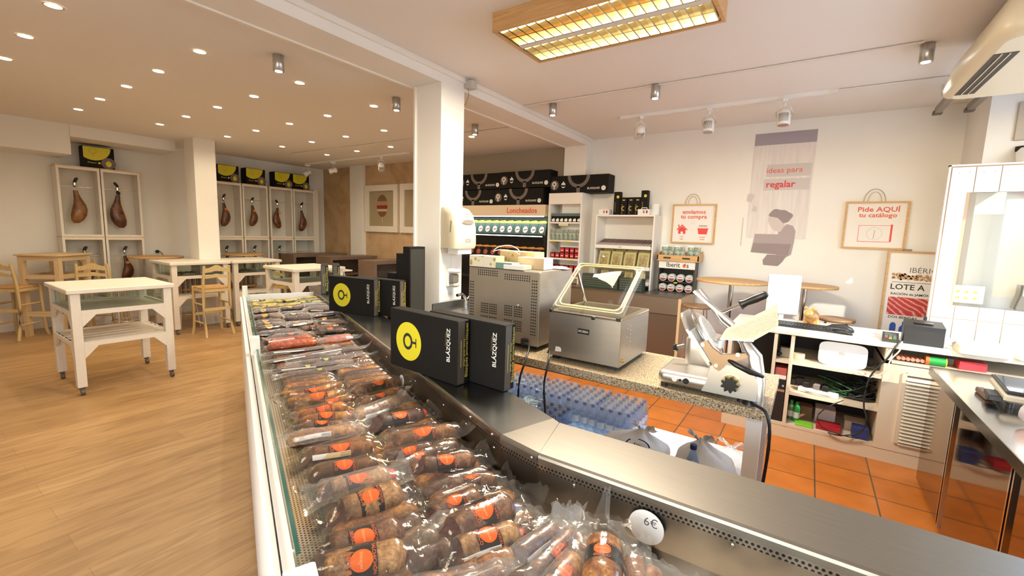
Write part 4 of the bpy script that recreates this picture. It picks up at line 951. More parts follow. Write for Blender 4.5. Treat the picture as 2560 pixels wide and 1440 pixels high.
MB().box(.05, .37, yp - .0004, yp, H - .660, H - .475).build('ham_picture', raw(), t)
MB().text('ibérico', .034, (.17, yp - .001, H - .478), 'y', bold=.02).build('lettering_red', red_print, t)
blue = mat('blue_print', (.03, .10, .42), .5)
m = MB(); m.box(.09, .14, yp - .0002, yp, H - .83, H - .765).disc((.115, yp - .0004, H - .762), .022, 12, 'y'); m.poly([(.165, yp, H - .85), (.215, yp, H - .85), (.215, yp, H - .79), (.195, yp, H - .76), (.195, yp, H - .725), (.185, yp, H - .725), (.185, yp, H - .76), (.165, yp, H - .79)]); m.build('drinks_print', blue, t)
# ================================================================== sausage counter
P0 = Vector((-.80, .44, 0)); U = Vector((-.918, .397, 0)).normalized(); V = Vector((.397, .918, 0)).normalized()
ANG = math.atan2(-U.y, -U.x)               # direction from the far end to the near end
def W_(s, t, z=0): p = P0 + U * s + V * t; return Vector((p.x, p.y, z))
SL, TW, CZ = 4.0, .63, .95
ct = thing('open_display_counter', 'long bent stainless steel open display counter with a glass edge, full of packed sausages', 'counter', (0, 0, 0))
K0 = W_(SL + .55, TW); K1 = Vector((-.80, 1.144, 0)); K2 = Vector((-.635, 1.112, 0)); K3 = Vector((.73, 1.122, 0))
Q0 = K0 + V * .255; Q1 = Vector((-.69, 1.352, 0)); Q3 = Vector((.73, 1.37, 0))
def slab(name, poly, m, z0=.925, z1=CZ): MB().prism([(p.x, p.y) for p in poly], z0, z1).build(name, m, ct)
def lipped(name, inner, outer, m):
    # rolled front edge
    n = [];
    mbs = MB(); k = len(inner)
    def off(p, q, d): e = (q - p).normalized(); return Vector((e.y, -e.x, 0)) * d
    rings = []
    for i, p in enumerate(inner):
        a = inner[max(i - 1, 0)]; b_ = inner[min(i + 1, k - 1)]; o = off(a, b_, 1.0)
        if o.dot(Vector((0, -1, 0))) < 0: o = -o
        rings.append([(outer[i].x, outer[i].y, CZ), (p.x - o.x * .006, p.y - o.y * .006, CZ), (p.x + o.x * .002, p.y + o.y * .002, CZ - .004), (p.x + o.x * .004, p.y + o.y * .004, CZ - .012), (p.x + o.x * .004, p.y + o.y * .004, CZ - .028), (p.x - o.x * .01, p.y - o.y * .01, CZ - .03), (outer[i].x, outer[i].y, CZ - .03)])
    mbs.loft(rings, smooth=False); mbs.build(name, m, ct)
seam0, seam1 = Vector((-.80, 1.144, 0)), Vector((-.727, 1.372, 0))
lipped('worktop_left', [K0, K1], [Q0, seam1], noise_mat('steel_worktop_dark', (.25, .25, .245), (.33, .325, .31), 3, (1, 1, 1), .26, metal=1))
lipped('worktop_corner', [K1 + Vector((.0006, 0, 0)), K2], [seam1 + Vector((.0006, 0, 0)), Q1], steel)
lipped('worktop_right', [K2 + Vector((.0016, 0, 0)), K3], [Q1 + Vector((.0016, 0, 0)), Q3], steel)
perf = perforated('perforated_trim', (.42, .38, .33), .0125, .30)
def strip(name, a, b, z0, z1, m, inset=.006, slope=0):
    d = (b - a); L = d.length; ang = math.atan2(d.y, d.x)
    o = MB().add([(0, inset, z0 - z0), (L, inset, 0), (L, inset + slope, z1 - z0), (0, inset + slope, z1 - z0)], [(0, 1, 2, 3)]).build(name, m, ct)
    o.location = (a.x, a.y, z0); o.rotation_euler = (0, 0, ang); return o
strip('perforated_trim', K0, K1, .897, .922, perf, .004); strip('perforated_trim', K1, K2, .897, .922, perf, .004); strip('perforated_trim', K2, K3, .897, .922, perf, .004)
for a, b in ((K0, K1), (K1, K2), (K2, K3)): strip('inner_wall', a, b, .72, .897, steel_dark, .02, -.014)
# bolts under the edge and on the wall
bolt = MB().sphere((0, 0, 0), .0055, 10, (1, .5, 1)).build('bolt', chrome, ct)
for k, (p, z) in enumerate([(K2 + Vector((-.02, -.005, 0)), .932)] + [(K2 + (K3 - K2) * f + Vector((0, .004, 0)), .888) for f in (.09, .24, .4, .56, .75)] + [(K1 + (K0 - K1) * f, .885) for f in (.01, .06, .11, .19, .3)] + [(K2 + (K3 - K2) * f + Vector((0, .008, 0)), .82) for f in (.05,)] + [(K1 + (K0 - K1) * f + Vector((0, -.006, 0)), .932) for f in (.012, .05)]):
    o = bolt if k == 0 else bolt.copy()
    if k: COL.objects.link(o)
    o.parent = ct; o.location = (p.x, p.y, z)
# tray with perforated plate, left arm (local x along the case)
tray = perforated('perforated_tray', (.50, .47, .42), .0105, .27)
o = MB().add([(0, 0, 0), (SL + .6, 0, 0), (SL + .6, TW, 0), (0, TW, 0)], [(0, 1, 2, 3)]).build('perforated_tray', tray, ct); o.location = W_(SL, .005, .80); o.rotation_euler = (0, 0, ANG)
MB().poly([(-.95, .30, .79), (.73, .30, .79), (.73, 1.13, .79), (-.95, 1.13, .79)]).build('tray_right', steel_dark, ct)
# body under the trays
MB().prism([(p.x, p.y) for p in (W_(SL, .0), W_(0, .0), W_(0, .0) + Vector((.25, -.12, 0)), Vector((.73, .32, 0)), K3 + Vector((0, .2, 0)), Q1 + Vector((.02, -.04, 0)), Q0 + V * -.06)], .02, .74).build('body', mat('case_dark', (.08, .07, .06), .5), ct)
MB().prism([(p.x, p.y) for p in (K0 + V * .01, K1 + V * .01, K2 + Vector((0, .03, 0)), K3 + Vector((0, .03, 0)), Q3 - Vector((0, .03, 0)), Q1 - Vector((0, .03, 0)), Q0 - V * .03)], .74, .922).build('back_body', steel_dark, ct)
# front panels and wooden rail with glass
o = MB().box(-SL - .03, .02, -.050, -.018, .04, .905).box(-SL - .03, .02, -.052, -.032, .905, .932).box(-SL - .03, .02, -.028, -.006, .895, .94).build('front_panel', white_lac, ct); o.location = W_(0, 0, 0); o.rotation_euler = (0, 0, ANG)
o = MB().box(-SL - .03, -SL, -.018, .60, .04, .95).build('end_panel', white_lac, ct); o.location = W_(0, 0, 0); o.rotation_euler = (0, 0, ANG)
g = MB().box(-1.72, .0, -.004, .004, .80, .965).box(-3.2, -1.78, .004, .012, .80, .965).box(-SL, -3.26, .004, .012, .80, 1.04).build('glass_pane', glass, ct); g.location = W_(0, 0, 0); g.rotation_euler = (0, 0, ANG)
g = MB().box(-1.72, .0, -.0045, .0045, .962, .968).box(-3.2, -1.78, .0035, .0125, .962, .968).build('glass_edge', glass_edge, ct); g.location = W_(0, 0, 0); g.rotation_euler = (0, 0, ANG)
for s, h in ((1.75, .10), (SL - .02, .11)):
    g = MB().box(-.03, .03, -.03, .014, .86, .93 + h).build('glass_clamp', white_wood, ct); g.location = W_(s, .0, 0); g.rotation_euler = (0, 0, ANG)
g = MB().box(-.02, .03, -.03, .03, .86, .945, .004).build('glass_clamp', white_wood, ct); g.location = W_(-.03, .0, 0); g.rotation_euler = (0, 0, ANG)
MB().box(-.72, .73, .32, .345, .04, .93).build('front_panel', white_lac, ct)
MB().box(-.72, .73, .35, .358, .79, .965).build('glass_pane', glass, ct)
# round price signs
def price(loc, rz, tilt, r, txt, label):
    t = thing('price_sign', label, 'sign', loc, rz)
    m = MB(); m.T = Matrix.Rotation(tilt, 4, 'X'); m.cyl((0, .002, 0), (0, 0, 0), r, n=36); m.build('disc', paper, t)
    m = MB(); m.T = Matrix.Rotation(tilt, 4, 'X'); m.text(txt, r * .72, (r * .25, -.0008, r * .36), 'y', bold=-.005); m.build('lettering', mat('pencil_grey', (.08, .07, .07), .6), t)
pp = AY(1621, 1308, 1.128); price((pp.x, 1.107, pp.z), 0, 0, .047, '6€', 'round white 6€ price disc on the steel wall of the counter')
pq = W_(1.17, TW - .012); price((pq.x, pq.y, .875), ANG + PI, 0, .030, '6€', 'small round price disc on the steel wall left of the counter bend').__class__
for o in COL.objects:
    if o.get('label', '').startswith('small round price disc'): o.rotation_euler = (0, 0, ANG); o.location = (pq.x - .01, pq.y - .012, .868)
# ------------------------------------------------------------------ sausages
def sausage_mat(name, a, b, s=18):
    if name in MATS: return MATS[name]
    m = mat(name, a, .42, coat=.15)
    n = NN(m, 'ShaderNodeTexNoise'); n.inputs['Scale'].default_value = s * 1.3; n.inputs['Detail'].default_value = 8; n.inputs['Roughness'].default_value = .7; n.inputs['Distortion'].default_value = .8; LK(m, coords(m), n.inputs['Vector'])
    k = NN(m, 'ShaderNodeTexNoise'); k.inputs['Scale'].default_value = s * 7; k.inputs['Detail'].default_value = 3; LK(m, coords(m, (1, 1, 1)), k.inputs['Vector'])
    mx = NN(m, 'ShaderNodeMix', data_type='RGBA', blend_type='MULTIPLY'); mx.inputs[0].default_value = .8
    LK(m, ramp(m, n.outputs[0], [(.36, tuple(.45 * c for c in a)), (.48, a), (.60, b), (.72, tuple(min(1, 1.25 * c) for c in b))]), mx.inputs[6]); LK(m, ramp(m, k.outputs[0], [(.40, (.55, .5, .45)), (.55, (1, 1, 1))]), mx.inputs[7]); LK(m, mx.outputs[2], BS(m).inputs['Base Color'])
    b_ = NN(m, 'ShaderNodeBump'); b_.inputs['Strength'].default_value = .6; b_.inputs['Distance'].default_value = .006; LK(m, n.outputs[0], b_.inputs['Height']); LK(m, b_.outputs[0], BS(m).inputs['Normal'])
    return m
S_BR = sausage_mat('salami_skin', (.12, .045, .018), (.28, .135, .055)); S_TAN = sausage_mat('salami_pale_skin', (.34, .17, .06), (.52, .30, .12))
S_DK = sausage_mat('salami_dark_skin', (.06, .022, .015), (.13, .055, .032)); S_RED = sausage_mat('chorizo_skin', (.48, .065, .012), (.62, .14, .025), 10); S_OR = sausage_mat('oily_skin', (.30, .095, .015), (.56, .27, .055))
S_FU = sausage_mat('thin_sausage_skin', (.06, .015, .012), (.15, .05, .035), 40)
CUT = noise_mat('cut_face', (.075, .018, .016), (.17, .065, .055), 60, (1, 1, 1), .35, 5, 0, .45, .72)
ORG = mat('orange_label', (.78, .125, .004), .4, spec=.3); ORT = mat('orange_lettering', (.60, .10, .012), .5); YEL = mat('yellow_label', (.66, .56, .02), .35); AMB = mat('amber_label', (.80, .38, .03), .35)
BAND = mat('black_label', (.006, .006, .007), .35, spec=.35); SCR = mat('label_script', (.95, .45, .2), .4)
BAG = film('vacuum_bag', (.93, .91, .88), rough=.10, gl=.5, diff=.018, bump=.25, bscale=30)
BAGW = film('vacuum_bag_milky', (.93, .92, .90), rough=.16, gl=.5, diff=.10, bump=.25, bscale=30)
BAGY = film('vacuum_bag_oily', (.95, .82, .60), rough=.10, gl=.5, diff=.04, bump=.25, bscale=30)
RTIE = mat('red_netting', (.75, .05, .02), .4)
rs = random.Random(11)
def salami(a, b, r, label, skin=S_BR, disc=ORG, cut=True, bag=BAG, band=(.34, .66), red=False, group=None, turn=0, sticker=False, lift=(0, 0), text=True, ext=.05, curl=0, cat='sausage'):
    """one vacuum-packed sausage from a to b (axis points), radius r"""
    a, b = Vector(a), Vector(b); r *= 1.2; d = b - a; L = d.length; c = (a + b) / 2
    t = bpy.data.objects.new('packed_sausage', None); COL.objects.link(t); t.empty_display_size = .03
    yaw = math.atan2(d.y, d.x); pit = -math.asin(d.z / L); t.location = c; t.rotation_euler = (0, pit, yaw)
    tag(t, label, cat, group)
    n = 18; N = 16; sd = rs.random() * 99
    def rad(u):
        e = 1
        if u < .12 and not cut: e = math.sqrt(max(0, 1 - ((.12 - u) / .125) ** 2)) * .85 + .15 * u / .12
        if u > .88: e = math.sqrt(max(0, 1 - ((u - .88) / .125) ** 2)) * .8 + .2 * (1 - u) / .12
        return r * max(.08, e) * (1 + .05 * math.sin(u * 9 + sd))
    def cen(u): return Vector((-L / 2 + u * L, curl * math.sin(PI * u), .004 * math.sin(u * 5 + sd)))
    R = []
    for i in range(N + 1):
        u = i / N; p = cen(u); rr = rad(u)
        sh = r * 1.15 * (1 - u / .13) if (cut and u < .13) else 0
        R.append([p + Vector(((sh * math.sin(2 * PI * k / n)) * 1 + sh * .5, rr * math.cos(2 * PI * k / n) * (1 + .04 * noise.noise(Vector((u * 6 + sd, math.cos(2 * PI * k / n) * 2, math.sin(2 * PI * k / n) * 2)))), rr * math.sin(2 * PI * k / n) * .94)) for k in range(n)])
    MB().loft(R, cap0=True).build('sausage', skin, t)
    if cut:
        q = [R[0][k] + Vector((-.0008, 0, .0004)) for k in range(n)]; cc = sum(q, Vector()) / n
        MB().poly([cc + (p - cc) * .96 for p in q]).build('cut_face', CUT, t)
    u0, u1 = band; rr = r * 1.03
    def onb(x, th, k=1.0):   # point on the label sleeve; th measured from the top, positive towards -y
        u = (x + L / 2) / L; p = cen(u); q = rr * k; return p + Vector((0, -q * math.sin(th), q * math.cos(th) * .94))
    tc = turn
    if disc:
        m = MB(); x0, x1 = -L / 2 + u0 * L, -L / 2 + u1 * L
        m.loft([[onb(x0 + (x1 - x0) * i / 4, 2 * PI * k / 20) for k in range(20)] for i in range(5)], False, False); bd = m.build('label_band', BAND, t)
        xm = (x0 + x1) / 2; rd = min((x1 - x0) * .36, r * .98); m = MB()
        vs = [onb(xm, tc, 1.015)]; fs = []
        for j in (1, 2, 3):
            for k in range(20):
                an = 2 * PI * k / 20; q = rd * j / 3; vs.append(onb(xm + q * math.cos(an), tc + q * math.sin(an) / rr, 1.015))
        for k in range(20):
            k2 = (k + 1) % 20; fs.append((0, 1 + k, 1 + k2))
            for j in (0, 1): fs.append((1 + j * 20 + k, 1 + (j + 1) * 20 + k, 1 + (j + 1) * 20 + k2, 1 + j * 20 + k2))
        m.add(vs, fs, True); m.build('label_disc', disc, bd)
        if text and r > .017:
            hh = (x1 - x0) * .15
            m = MB(); bend = lambda X, Y: onb(x0 + (x1 - x0) * .11 + Y, tc + X / rr, 1.02)
            m.text('IBÉRICO', hh * 1.25, (0, 0, 0), bend=bend, bold=.02)
            m.text('SALCHICHÓN', hh * 1.1, (0, 0, 0), bend=lambda X, Y: onb(x1 - (x1 - x0) * .10 + Y, tc + X / rr, 1.02), bold=.02); m.build('lettering', ORT, bd)
            m = MB(); m.text('Blázquez', rd * .42, (0, 0, 0), bend=lambda X, Y: onb(xm + Y, tc + X / rr, 1.025)); m.build('script', SCR, bd)
        if disc is not ORG:
            m = MB(); vs = []; fs = []
            for k in range(16):
                an = 2 * PI * k / 16
                for q in (rd * .38, rd * .5): vs.append(onb(xm + q * math.cos(an), tc + q * math.sin(an) / rr, 1.03))
            for k in range(16): k2 = (k + 1) % 16; fs.append((2 * k, 2 * k + 1, 2 * k2 + 1, 2 * k2))
            m.add(vs, fs); m.build('ring_logo', BAND, bd)
    if red:
        m = MB(); m.sphere(cen(.985) + Vector((-.004, 0, .002)), r * .62, 10, (.8, 1, .9)); m.build('red_netting', RTIE, t)
    if sticker:
        m = MB(); x0, x1 = -L / 2 + .12 * L, -L / 2 + .62 * L; th = tc + .85
        m.loft([[onb(x0 + (x1 - x0) * i / 3, th + e, 1.12) for e in (0, .25, .5)] for i in range(4)], False, False, closed=False); wst = m.build('white_sticker', paper, t)
        m = MB()
        for k in range(9): xx = x1 - .004 - k * .0035; m.add([onb(xx, th + .1, 1.13), onb(xx + .0015, th + .1, 1.13), onb(xx + .0015, th + .42, 1.13), onb(xx, th + .42, 1.13)], [(0, 1, 2, 3)])
        m.build('barcode', black_print, wst)
    # bag: film lying over the sausage, crinkled seams at both ends
    Rb = r * 1.10 + .001; Wb = max(r * 1.75, .03); nu, nv = 22, 15; G = []
    l0, l1 = lift
    for i in range(nu + 1):
        u = -ext / L + (1 + 2 * ext / L) * i / nu; row = []
        uu = min(max(u, 0), 1); p = cen(uu); p.x = -L / 2 + u * L
        out = max(0, -u, u - 1) * L / ext           # 0 on the sausage, 1 at the end of the bag
        side = l0 if u < .5 else l1
        for j in range(nv + 1):
            v = -1 + 2 * j / nv; y = v * Wb * (1 + .22 * out)
            base = -.30 * r; zz = math.sqrt(max(0, Rb * Rb - y * y)) if abs(y) < Rb else 0
            k = max(0, 1 - out * 1.6); q = max(zz * k * (rad(uu) / r if 0 <= u <= 1 else .9), 0)
            z = max(q, base * (abs(v)) * .6 + .0 if abs(y) > Rb * .9 else q)
            nz = noise.noise(Vector((u * 5 + sd, v * 2.3, sd))); n2 = noise.noise(Vector((u * 13, v * 7 + sd, sd * 2)))
            amp = .002 + .016 * out + (.006 if abs(y) > Rb * .9 else 0)
            row.append(Vector((p.x + .006 * n2 * out, p.y + y, z + amp * (nz + .6 * n2) + side * out * out * (.7 + .5 * v * math.sin(sd)) + .001)))
        G.append(row)
    MB().loft(G, False, False, closed=False).build('bag', bag, t)
    return t
def pz2(x, y, z): return AZ(x, y, z)
# (left end, right end, height, radius, skin, disc, cut, bag, red end, turn, sticker, lifts, label)
SA = [
 (790, 1400, 1010, 1325, .868, .034, S_BR, ORG, 1, BAG, 0, .5, 0, (.01, .02), 'dark-cut salami with a big orange disc at the near glass corner'),
 (775, 1445, 1020, 1385, .872, .034, S_TAN, ORG, 1, BAG, 0, .7, 0, (0, .03), 'salami with the largest orange disc, cut by the picture edge near the glass corner'),
 (830, 1290, 1005, 1232, .868, .036, S_TAN, ORG, 1, BAG, 0, .45, 0, (0, .03), 'thick tan salami with a golden end, just behind the white paper strip'),
 (800, 1238, 982, 1190, .866, .030, S_TAN, ORG, 1, BAGW, 1, .15, 0, (0, .04), 'tan salami with a bright red netted end beside the glass'),
 (770, 1195, 945, 1158, .86, .025, S_DK, ORG, 0, BAGY, 0, .3, 0, (.01, .0), 'dark oily sausage with an orange disc, left of the red-netted one'),
 (755, 1150, 940, 1112, .862, .026, S_BR, ORG, 1, BAGY, 0, .1, 1, (0, .02), 'brown sausage with a long white sticker and orange disc, glass-side column'),
 (715, 1105, 890, 1075, .862, .024, S_OR, None, 0, BAGW, 0, 0, 1, (.02, .05), 'oily sausage with a white sticker and a tall milky bag end, left column'),
 (745, 1078, 862, 1060, .855, .021, S_BR, ORG, 0, BAG, 0, .0, 0, (0, .01), 'slim brown sausage with a narrow orange disc just behind the milky bag'),
 (750, 1058, 880, 1040, .862, .022, S_OR, ORG, 0, BAG, 1, .3, 0, (.01, .02), 'brown sausage with a small red tip, second behind the milky bag'),
 (745, 1040, 868, 1018, .868, .023, S_OR, ORG, 0, BAGY, 0, .5, 0, (.05, .02), 'oily sausage with a raised clear bag corner at the glass side'),
 (770, 1008, 890, 995, .865, .02, S_BR, ORG, 0, BAGY, 0, .3, 0, (0, .02), 'brown sausage with a half-hidden orange disc in front of the curved ring'),
 (715, 1005, 862, 982, .858, .024, S_OR, ORG, 0, BAG, 0, .4, 0, (.02, 0), 'curved glossy sausage ring with an orange disc beside the glass'),
 (700, 990, 855, 962, .852, .022, S_OR, ORG, 0, BAG, 0, .1, 0, (0, 0), 'curved sausage half behind the glossy ring, orange disc on top'),
 (1108, 1345, 1278, 1262, .875, .037, S_BR, ORG, 1, BAG, 0, .45, 0, (0, .06), 'thickest salami, dark cut face towards the viewer, at the counter bend'),
 (1120, 1392, 1300, 1328, .858, .030, S_TAN, ORG, 1, BAG, 0, .35, 1, (0, .02), 'golden salami with a white barcode sticker, in front of the thickest one'),
 (1060, 1300, 1200, 1240, .850, .026, S_BR, ORG, 1, BAG, 0, .2, 0, (.01, .05), 'brown salami lying behind the thickest one, orange disc half covered'),
 (1115, 1215, 1240, 1200, .846, .022, S_BR, ORG, 0, BAG, 0, -.2, 0, (0, .03), 'brown sausage tight against the steel wall at the counter bend'),
 (1035, 1172, 1190, 1147, .868, .027, S_BR, ORG, 1, BAG, 0, .4, 0, (0, .03), 'brown salami with a round dark cut face below the counter bend'),
 (990, 1175, 1090, 1125, .850, .022, S_DK, ORG, 0, BAG, 0, .3, 0, (0, .02), 'dark sausage peeping out left of the round-cut salami'),
 (965, 1112, 1140, 1078, .866, .029, S_BR, ORG, 1, BAGY, 0, .2, 0, (0, .04), 'long brown sausage with amber film folds at its right end, right column'),
 (955, 1148, 1085, 1120, .852, .022, S_DK, ORG, 0, BAG, 0, .5, 1, (0, .02), 'dark thin sausage with a slim white sticker, right column'),
 (930, 1066, 1062, 1034, .868, .029, S_DK, ORG, 1, BAG, 1, .25, 0, (0, .03), 'dark salami with red netting and orange disc below the small price disc'),
 (885, 1045, 1000, 1003, .865, .027, S_TAN, None, 0, BAGW, 0, .4, 1, (.0, .02), 'pale salami with a white sticker across it, right column'),
 (905, 1015, 990, 985, .862, .021, S_BR, ORG, 0, BAGY, 0, .2, 0, (0, .04), 'brown sausage with a flat red-orange label, right column'),
 (878, 985, 1003, 952, .866, .024, S_BR, ORG, 0, BAG, 0, .1, 0, (0, .03), 'knotted brown sausage with an orange disc, far end of the orange-labelled group'),
 (1283, 1400, 1395, 1322, .862, .021, S_BR, None, 1, BAGW, 0, .3, 1, (0, .07), 'slim barcode-stickered sausage pointing at the steel wall right of the bend'),
 (1330, 1440, 1435, 1330, .858, .019, S_BR, ORG, 0, BAGW, 0, .9, 0, (0, .05), 'slim brown sausage beside the barcode-stickered one, right of the bend'),
 (1255, 1372, 1330, 1325, .846, .024, S_DK, ORG, 0, BAG, 0, .2, 0, (0, .02), 'dark salami with an orange disc low in the gap right of the golden salami'),
 (1503, 1490, 1512, 1352, .872, .036, S_OR, ORG, 0, BAG, 0, -.1, 0, (0, .05), 'large golden-brown sausage standing lengthwise below the 6€ price disc'),
 (1465, 1400, 1440, 1345, .85, .022, S_OR, None, 0, BAGW, 0, 0, 0, (0, .06), 'amber-tipped sausage left of the golden-brown one by the steel wall'),
 (1600, 1480, 1580, 1395, .85, .022, S_OR, None, 0, BAGW, 0, 0, 0, (0, .05), 'amber-tipped sausage right of the golden-brown one, clear bag corners up'),
 (1120, 1490, 1270, 1425, .85, .024, S_BR, None, 1, BAGW, 0, 0, 1, (0, .03), 'sausage under a white label sheet at the lower picture edge'),
 (1000, 1430, 1130, 1370, .852, .028, S_DK, None, 0, BAG, 0, 0, 0, (0, .02), 'dark sausage between the two columns at the lower picture edge'),
 (1360, 1500, 1440, 1400, .862, .026, S_OR, ORG, 0, BAGW, 0, .3, 0, (.02, .03), 'fat glossy sausage with an orange disc left of the large golden-brown one'),
]
for (x1, y1, x2, y2, z, r, skin, disc, cut, bag, red, turn, stick, lift, lab) in SA:
    salami(pz2(x1, y1, z), pz2(x2, y2, z), r, lab, skin, disc, bool(cut), bag, red=bool(red), turn=turn, sticker=bool(stick), lift=lift, curl=-.035 if 'curved' in lab else 0, group=None)
# orange-red chorizos, thin sticks, then the far packs, placed along the case
def row(s, t0, t1, z, r, lab, **k): return salami(W_(s, t0, z), W_(s + k.pop('sk', .02), t1, z), r, lab, **k)
row(1.62, .06, .40, .865, .011, 'thin dark stick with a white sticker and yellow disc, nearest of the thin sticks', skin=S_FU, disc=YEL, cut=False, bag=BAGW, sticker=True, band=(.42, .58), text=False, ext=.07, turn=.3)
row(1.70, .20, .56, .870, .011, 'thin dark stick with a yellow disc, right column of the thin sticks', skin=S_FU, disc=YEL, cut=False, bag=BAGW, band=(.3, .46), text=False, ext=.07, turn=.3)
row(1.79, .04, .36, .872, .010, 'thin dark stick with a white sticker, second row of the thin sticks', skin=S_FU, disc=None, cut=False, bag=BAGW, sticker=True, ext=.08)
row(1.86, .24, .58, .872, .010, 'thin dark stick in a milky bag by the steel wall', skin=S_FU, disc=None, cut=False, bag=BAGW, sticker=True, ext=.06, lift=(0, .05))
row(1.95, .05, .38, .875, .010, 'thin reddish stick with a long white sticker, just in front of the orange chorizos', skin=S_FU, disc=None, cut=False, bag=BAGW, sticker=True, ext=.08)
row(1.54, .10, .44, .860, .011, 'thin dark stick low in front of the thin ones with a yellow band', skin=S_FU, disc=YEL, cut=False, bag=BAGW, band=(.45, .6), text=False, ext=.05)
row(2.08, .06, .36, .880, .026, 'thick shiny orange-red chorizo with a rounded end', skin=S_RED, disc=None, cut=False, bag=BAG, ext=.05, sk=.05)
row(2.12, .38, .58, .880, .024, 'shiny orange-red chorizo by the steel wall', skin=S_RED, disc=None, cut=False, bag=BAGW, ext=.05, lift=(.01, .03))
row(2.20, .04, .34, .888, .018, 'orange-red chorizo with a white sticker behind the thick shiny one', skin=S_RED, disc=ORG, cut=False, bag=BAG, sticker=True, band=(.05, .2), text=False)
row(2.32, .10, .34, .885, .018, 'dark sausage with an orange disc just behind the chorizos, glass side', skin=S_BR, disc=ORG, cut=False, bag=BAGW, text=False)
row(2.34, .36, .58, .890, .022, 'dark cut salami with an orange disc behind the chorizos, wall side', skin=S_DK, disc=ORG, cut=True, bag=BAG, text=False)
row(2.45, .03, .26, .885, .020, 'dark orange-disc sausage with a raised bag corner beside the glass behind the chorizos', skin=S_DK, disc=ORG, cut=False, bag=BAGW, text=False, band=(.25, .45), lift=(.03, 0))
row(2.50, .30, .56, .890, .019, 'brown sausage with an orange disc, two rows behind the chorizos, wall side', skin=S_BR, disc=ORG, cut=False, bag=BAG, text=False, band=(.2, .4))
kinds = [(S_DK, AMB, 'plum-red pack with amber disc'), (S_FU, YEL, 'black stick with yellow disc'), (S_DK, None, 'plum-red pack with white label'), (S_BR, AMB, 'brown pack with amber disc'), (S_FU, None, 'black-wrapped thin stick')]
where = ['at the glass', 'in mid-case', 'at the steel wall']
zz = ['just beyond the chorizos', 'halfway to the far end', 'before the yellow foil sticks', 'near the farther gift boxes']
for i in range(10):
    for j in range(3):
        s = 2.60 + i * .088; t0 = .03 + j * .2; k = kinds[(i * 3 + j * 2 + (i // 3)) % 5]
        row(s + rs.uniform(-.02, .02), t0, t0 + .19, .888 + .018 * math.sin(i * 1.9 + j) + .002 * i, .017 + .005 * ((i + j) % 3 == 0), '%s %s, %s' % (k[2], where[j], zz[min(3, i // 3)]), skin=k[0], disc=k[1], cut=False, bag=(BAG, BAGW)[(i + j) % 2], text=False, band=(.2, .55) if k[1] else (.3, .7), sk=rs.uniform(-.05, .08), sticker=(k[1] is None and i % 2 == 0), ext=.03, turn=rs.uniform(-.3, .7), group='mixed sausage packs in the far half of the counter')
YW = noise_mat('yellow_foil', (.30, .22, .04), (.60, .50, .10), 35, rough=.3, bump=.4); GW = noise_mat('green_pouch', (.13, .17, .10), (.30, .34, .22), 25, rough=.4)
for i in range(6):
    for j in range(3):
        s = 3.46 + i * .082; t0 = .03 + j * .195
        sk_ = (YW, YW, GW)[(i + j) % 3]
        row(s, t0, t0 + .20, .905 + .012 * math.sin(i * 2.2 + j), .013, '%s %s, in the farthest rows' % ('yellow foil-wrapped stick' if sk_ is YW else 'green-printed stick pack', where[j]), skin=sk_, disc=AMB if (i + j) % 4 == 0 else None, cut=False, bag=BAG, text=False, band=(.3, .6), sk=rs.uniform(-.03, .06), ext=.025, group='yellow and green stick packs at the far end')
# lower layer showing only in the gaps
for i in range(40):
    for j in range(2):
        s = .06 + i * .066; t0 = .09 + j * .27
        salami(W_(s, t0, .832 + .004 * (i % 2)), W_(s + rs.uniform(-.02, .04), t0 + .24, .832), .026, 'sausage pack of the bottom layer showing in the gaps of the pile', (S_BR, S_DK, S_OR)[(i + j) % 3], None, False, BAG, group='bottom layer of sausage packs', text=False, ext=.03)
for k_, q_ in enumerate(((880, 1475, 1040, 1448), (1030, 1490, 1210, 1450), (1230, 1500, 1345, 1440), (955, 1400, 1100, 1345), (1130, 1440, 1290, 1400), (1040, 1380, 1120, 1300))):
    salami(pz2(q_[0], q_[1], .835), pz2(q_[2], q_[3], .838), .028, 'sausage pack of the bottom layer at the near corner of the counter', (S_BR, S_OR, S_DK)[k_ % 3], None, True, (BAG, BAGW)[k_ % 2], group='bottom layer at the near corner', text=False, ext=.04)
for i in range(7):
    x = -.62 + i * .12; salami((x, .72, .82), (x + .03, 1.0, .83), .024, 'sausage pack of the bottom layer in the right arm of the counter', (S_OR, S_BR, S_DK)[i % 3], None, False, BAGW, group='bottom layer of the right arm', text=False, ext=.04)
# loose bag corners standing against the wall
for (x, y, w_, h, l) in ((-.40, 1.07, .045, .10, 'pointed clear bag corner standing up against the steel wall right of the bend'), (.20, 1.04, .09, .14, 'large clear bag standing up at the lower right by the steel wall'), (-.05, .98, .06, .05, 'milky bag corner lying at the lower edge below the 6€ disc')):
    t = MB(); R = []
    for i in range(9):
        v = i / 8; R.append([(x + w_ * (u - .5) * 2 * (1 - v * .75) + .01 * math.sin(u * 5), y + .02 * math.sin(u * 4 + v * 3) + .03 * v, .80 + (h + .03) * v + .008 * math.sin(u * 7)) for u in [j / 8 for j in range(9)]])
    t.loft(R, False, False, closed=False); tag(t.build('empty_bag_corner', BAGW), l, 'bag')
sh = MB(); sh.T = Matrix.Translation((0, 0, 0)); a_ = pz2(810, 1365, .90); b_ = pz2(915, 1325, .90)
d_ = (b_ - a_).normalized(); n_ = Vector((-d_.y, d_.x, 0))
R = [[a_ + d_ * ((b_ - a_).length * i / 6) + n_ * w_ + Vector((0, 0, -.02 * abs(w_) / .03 + .003 * math.sin(i))) for w_ in (-.002, .012, .028)] for i in range(7)]
tag(MB().loft(R, False, False, closed=False).build('label_sheet', paper), 'blank white paper strip lying on the sausages near the glass corner', 'paper')
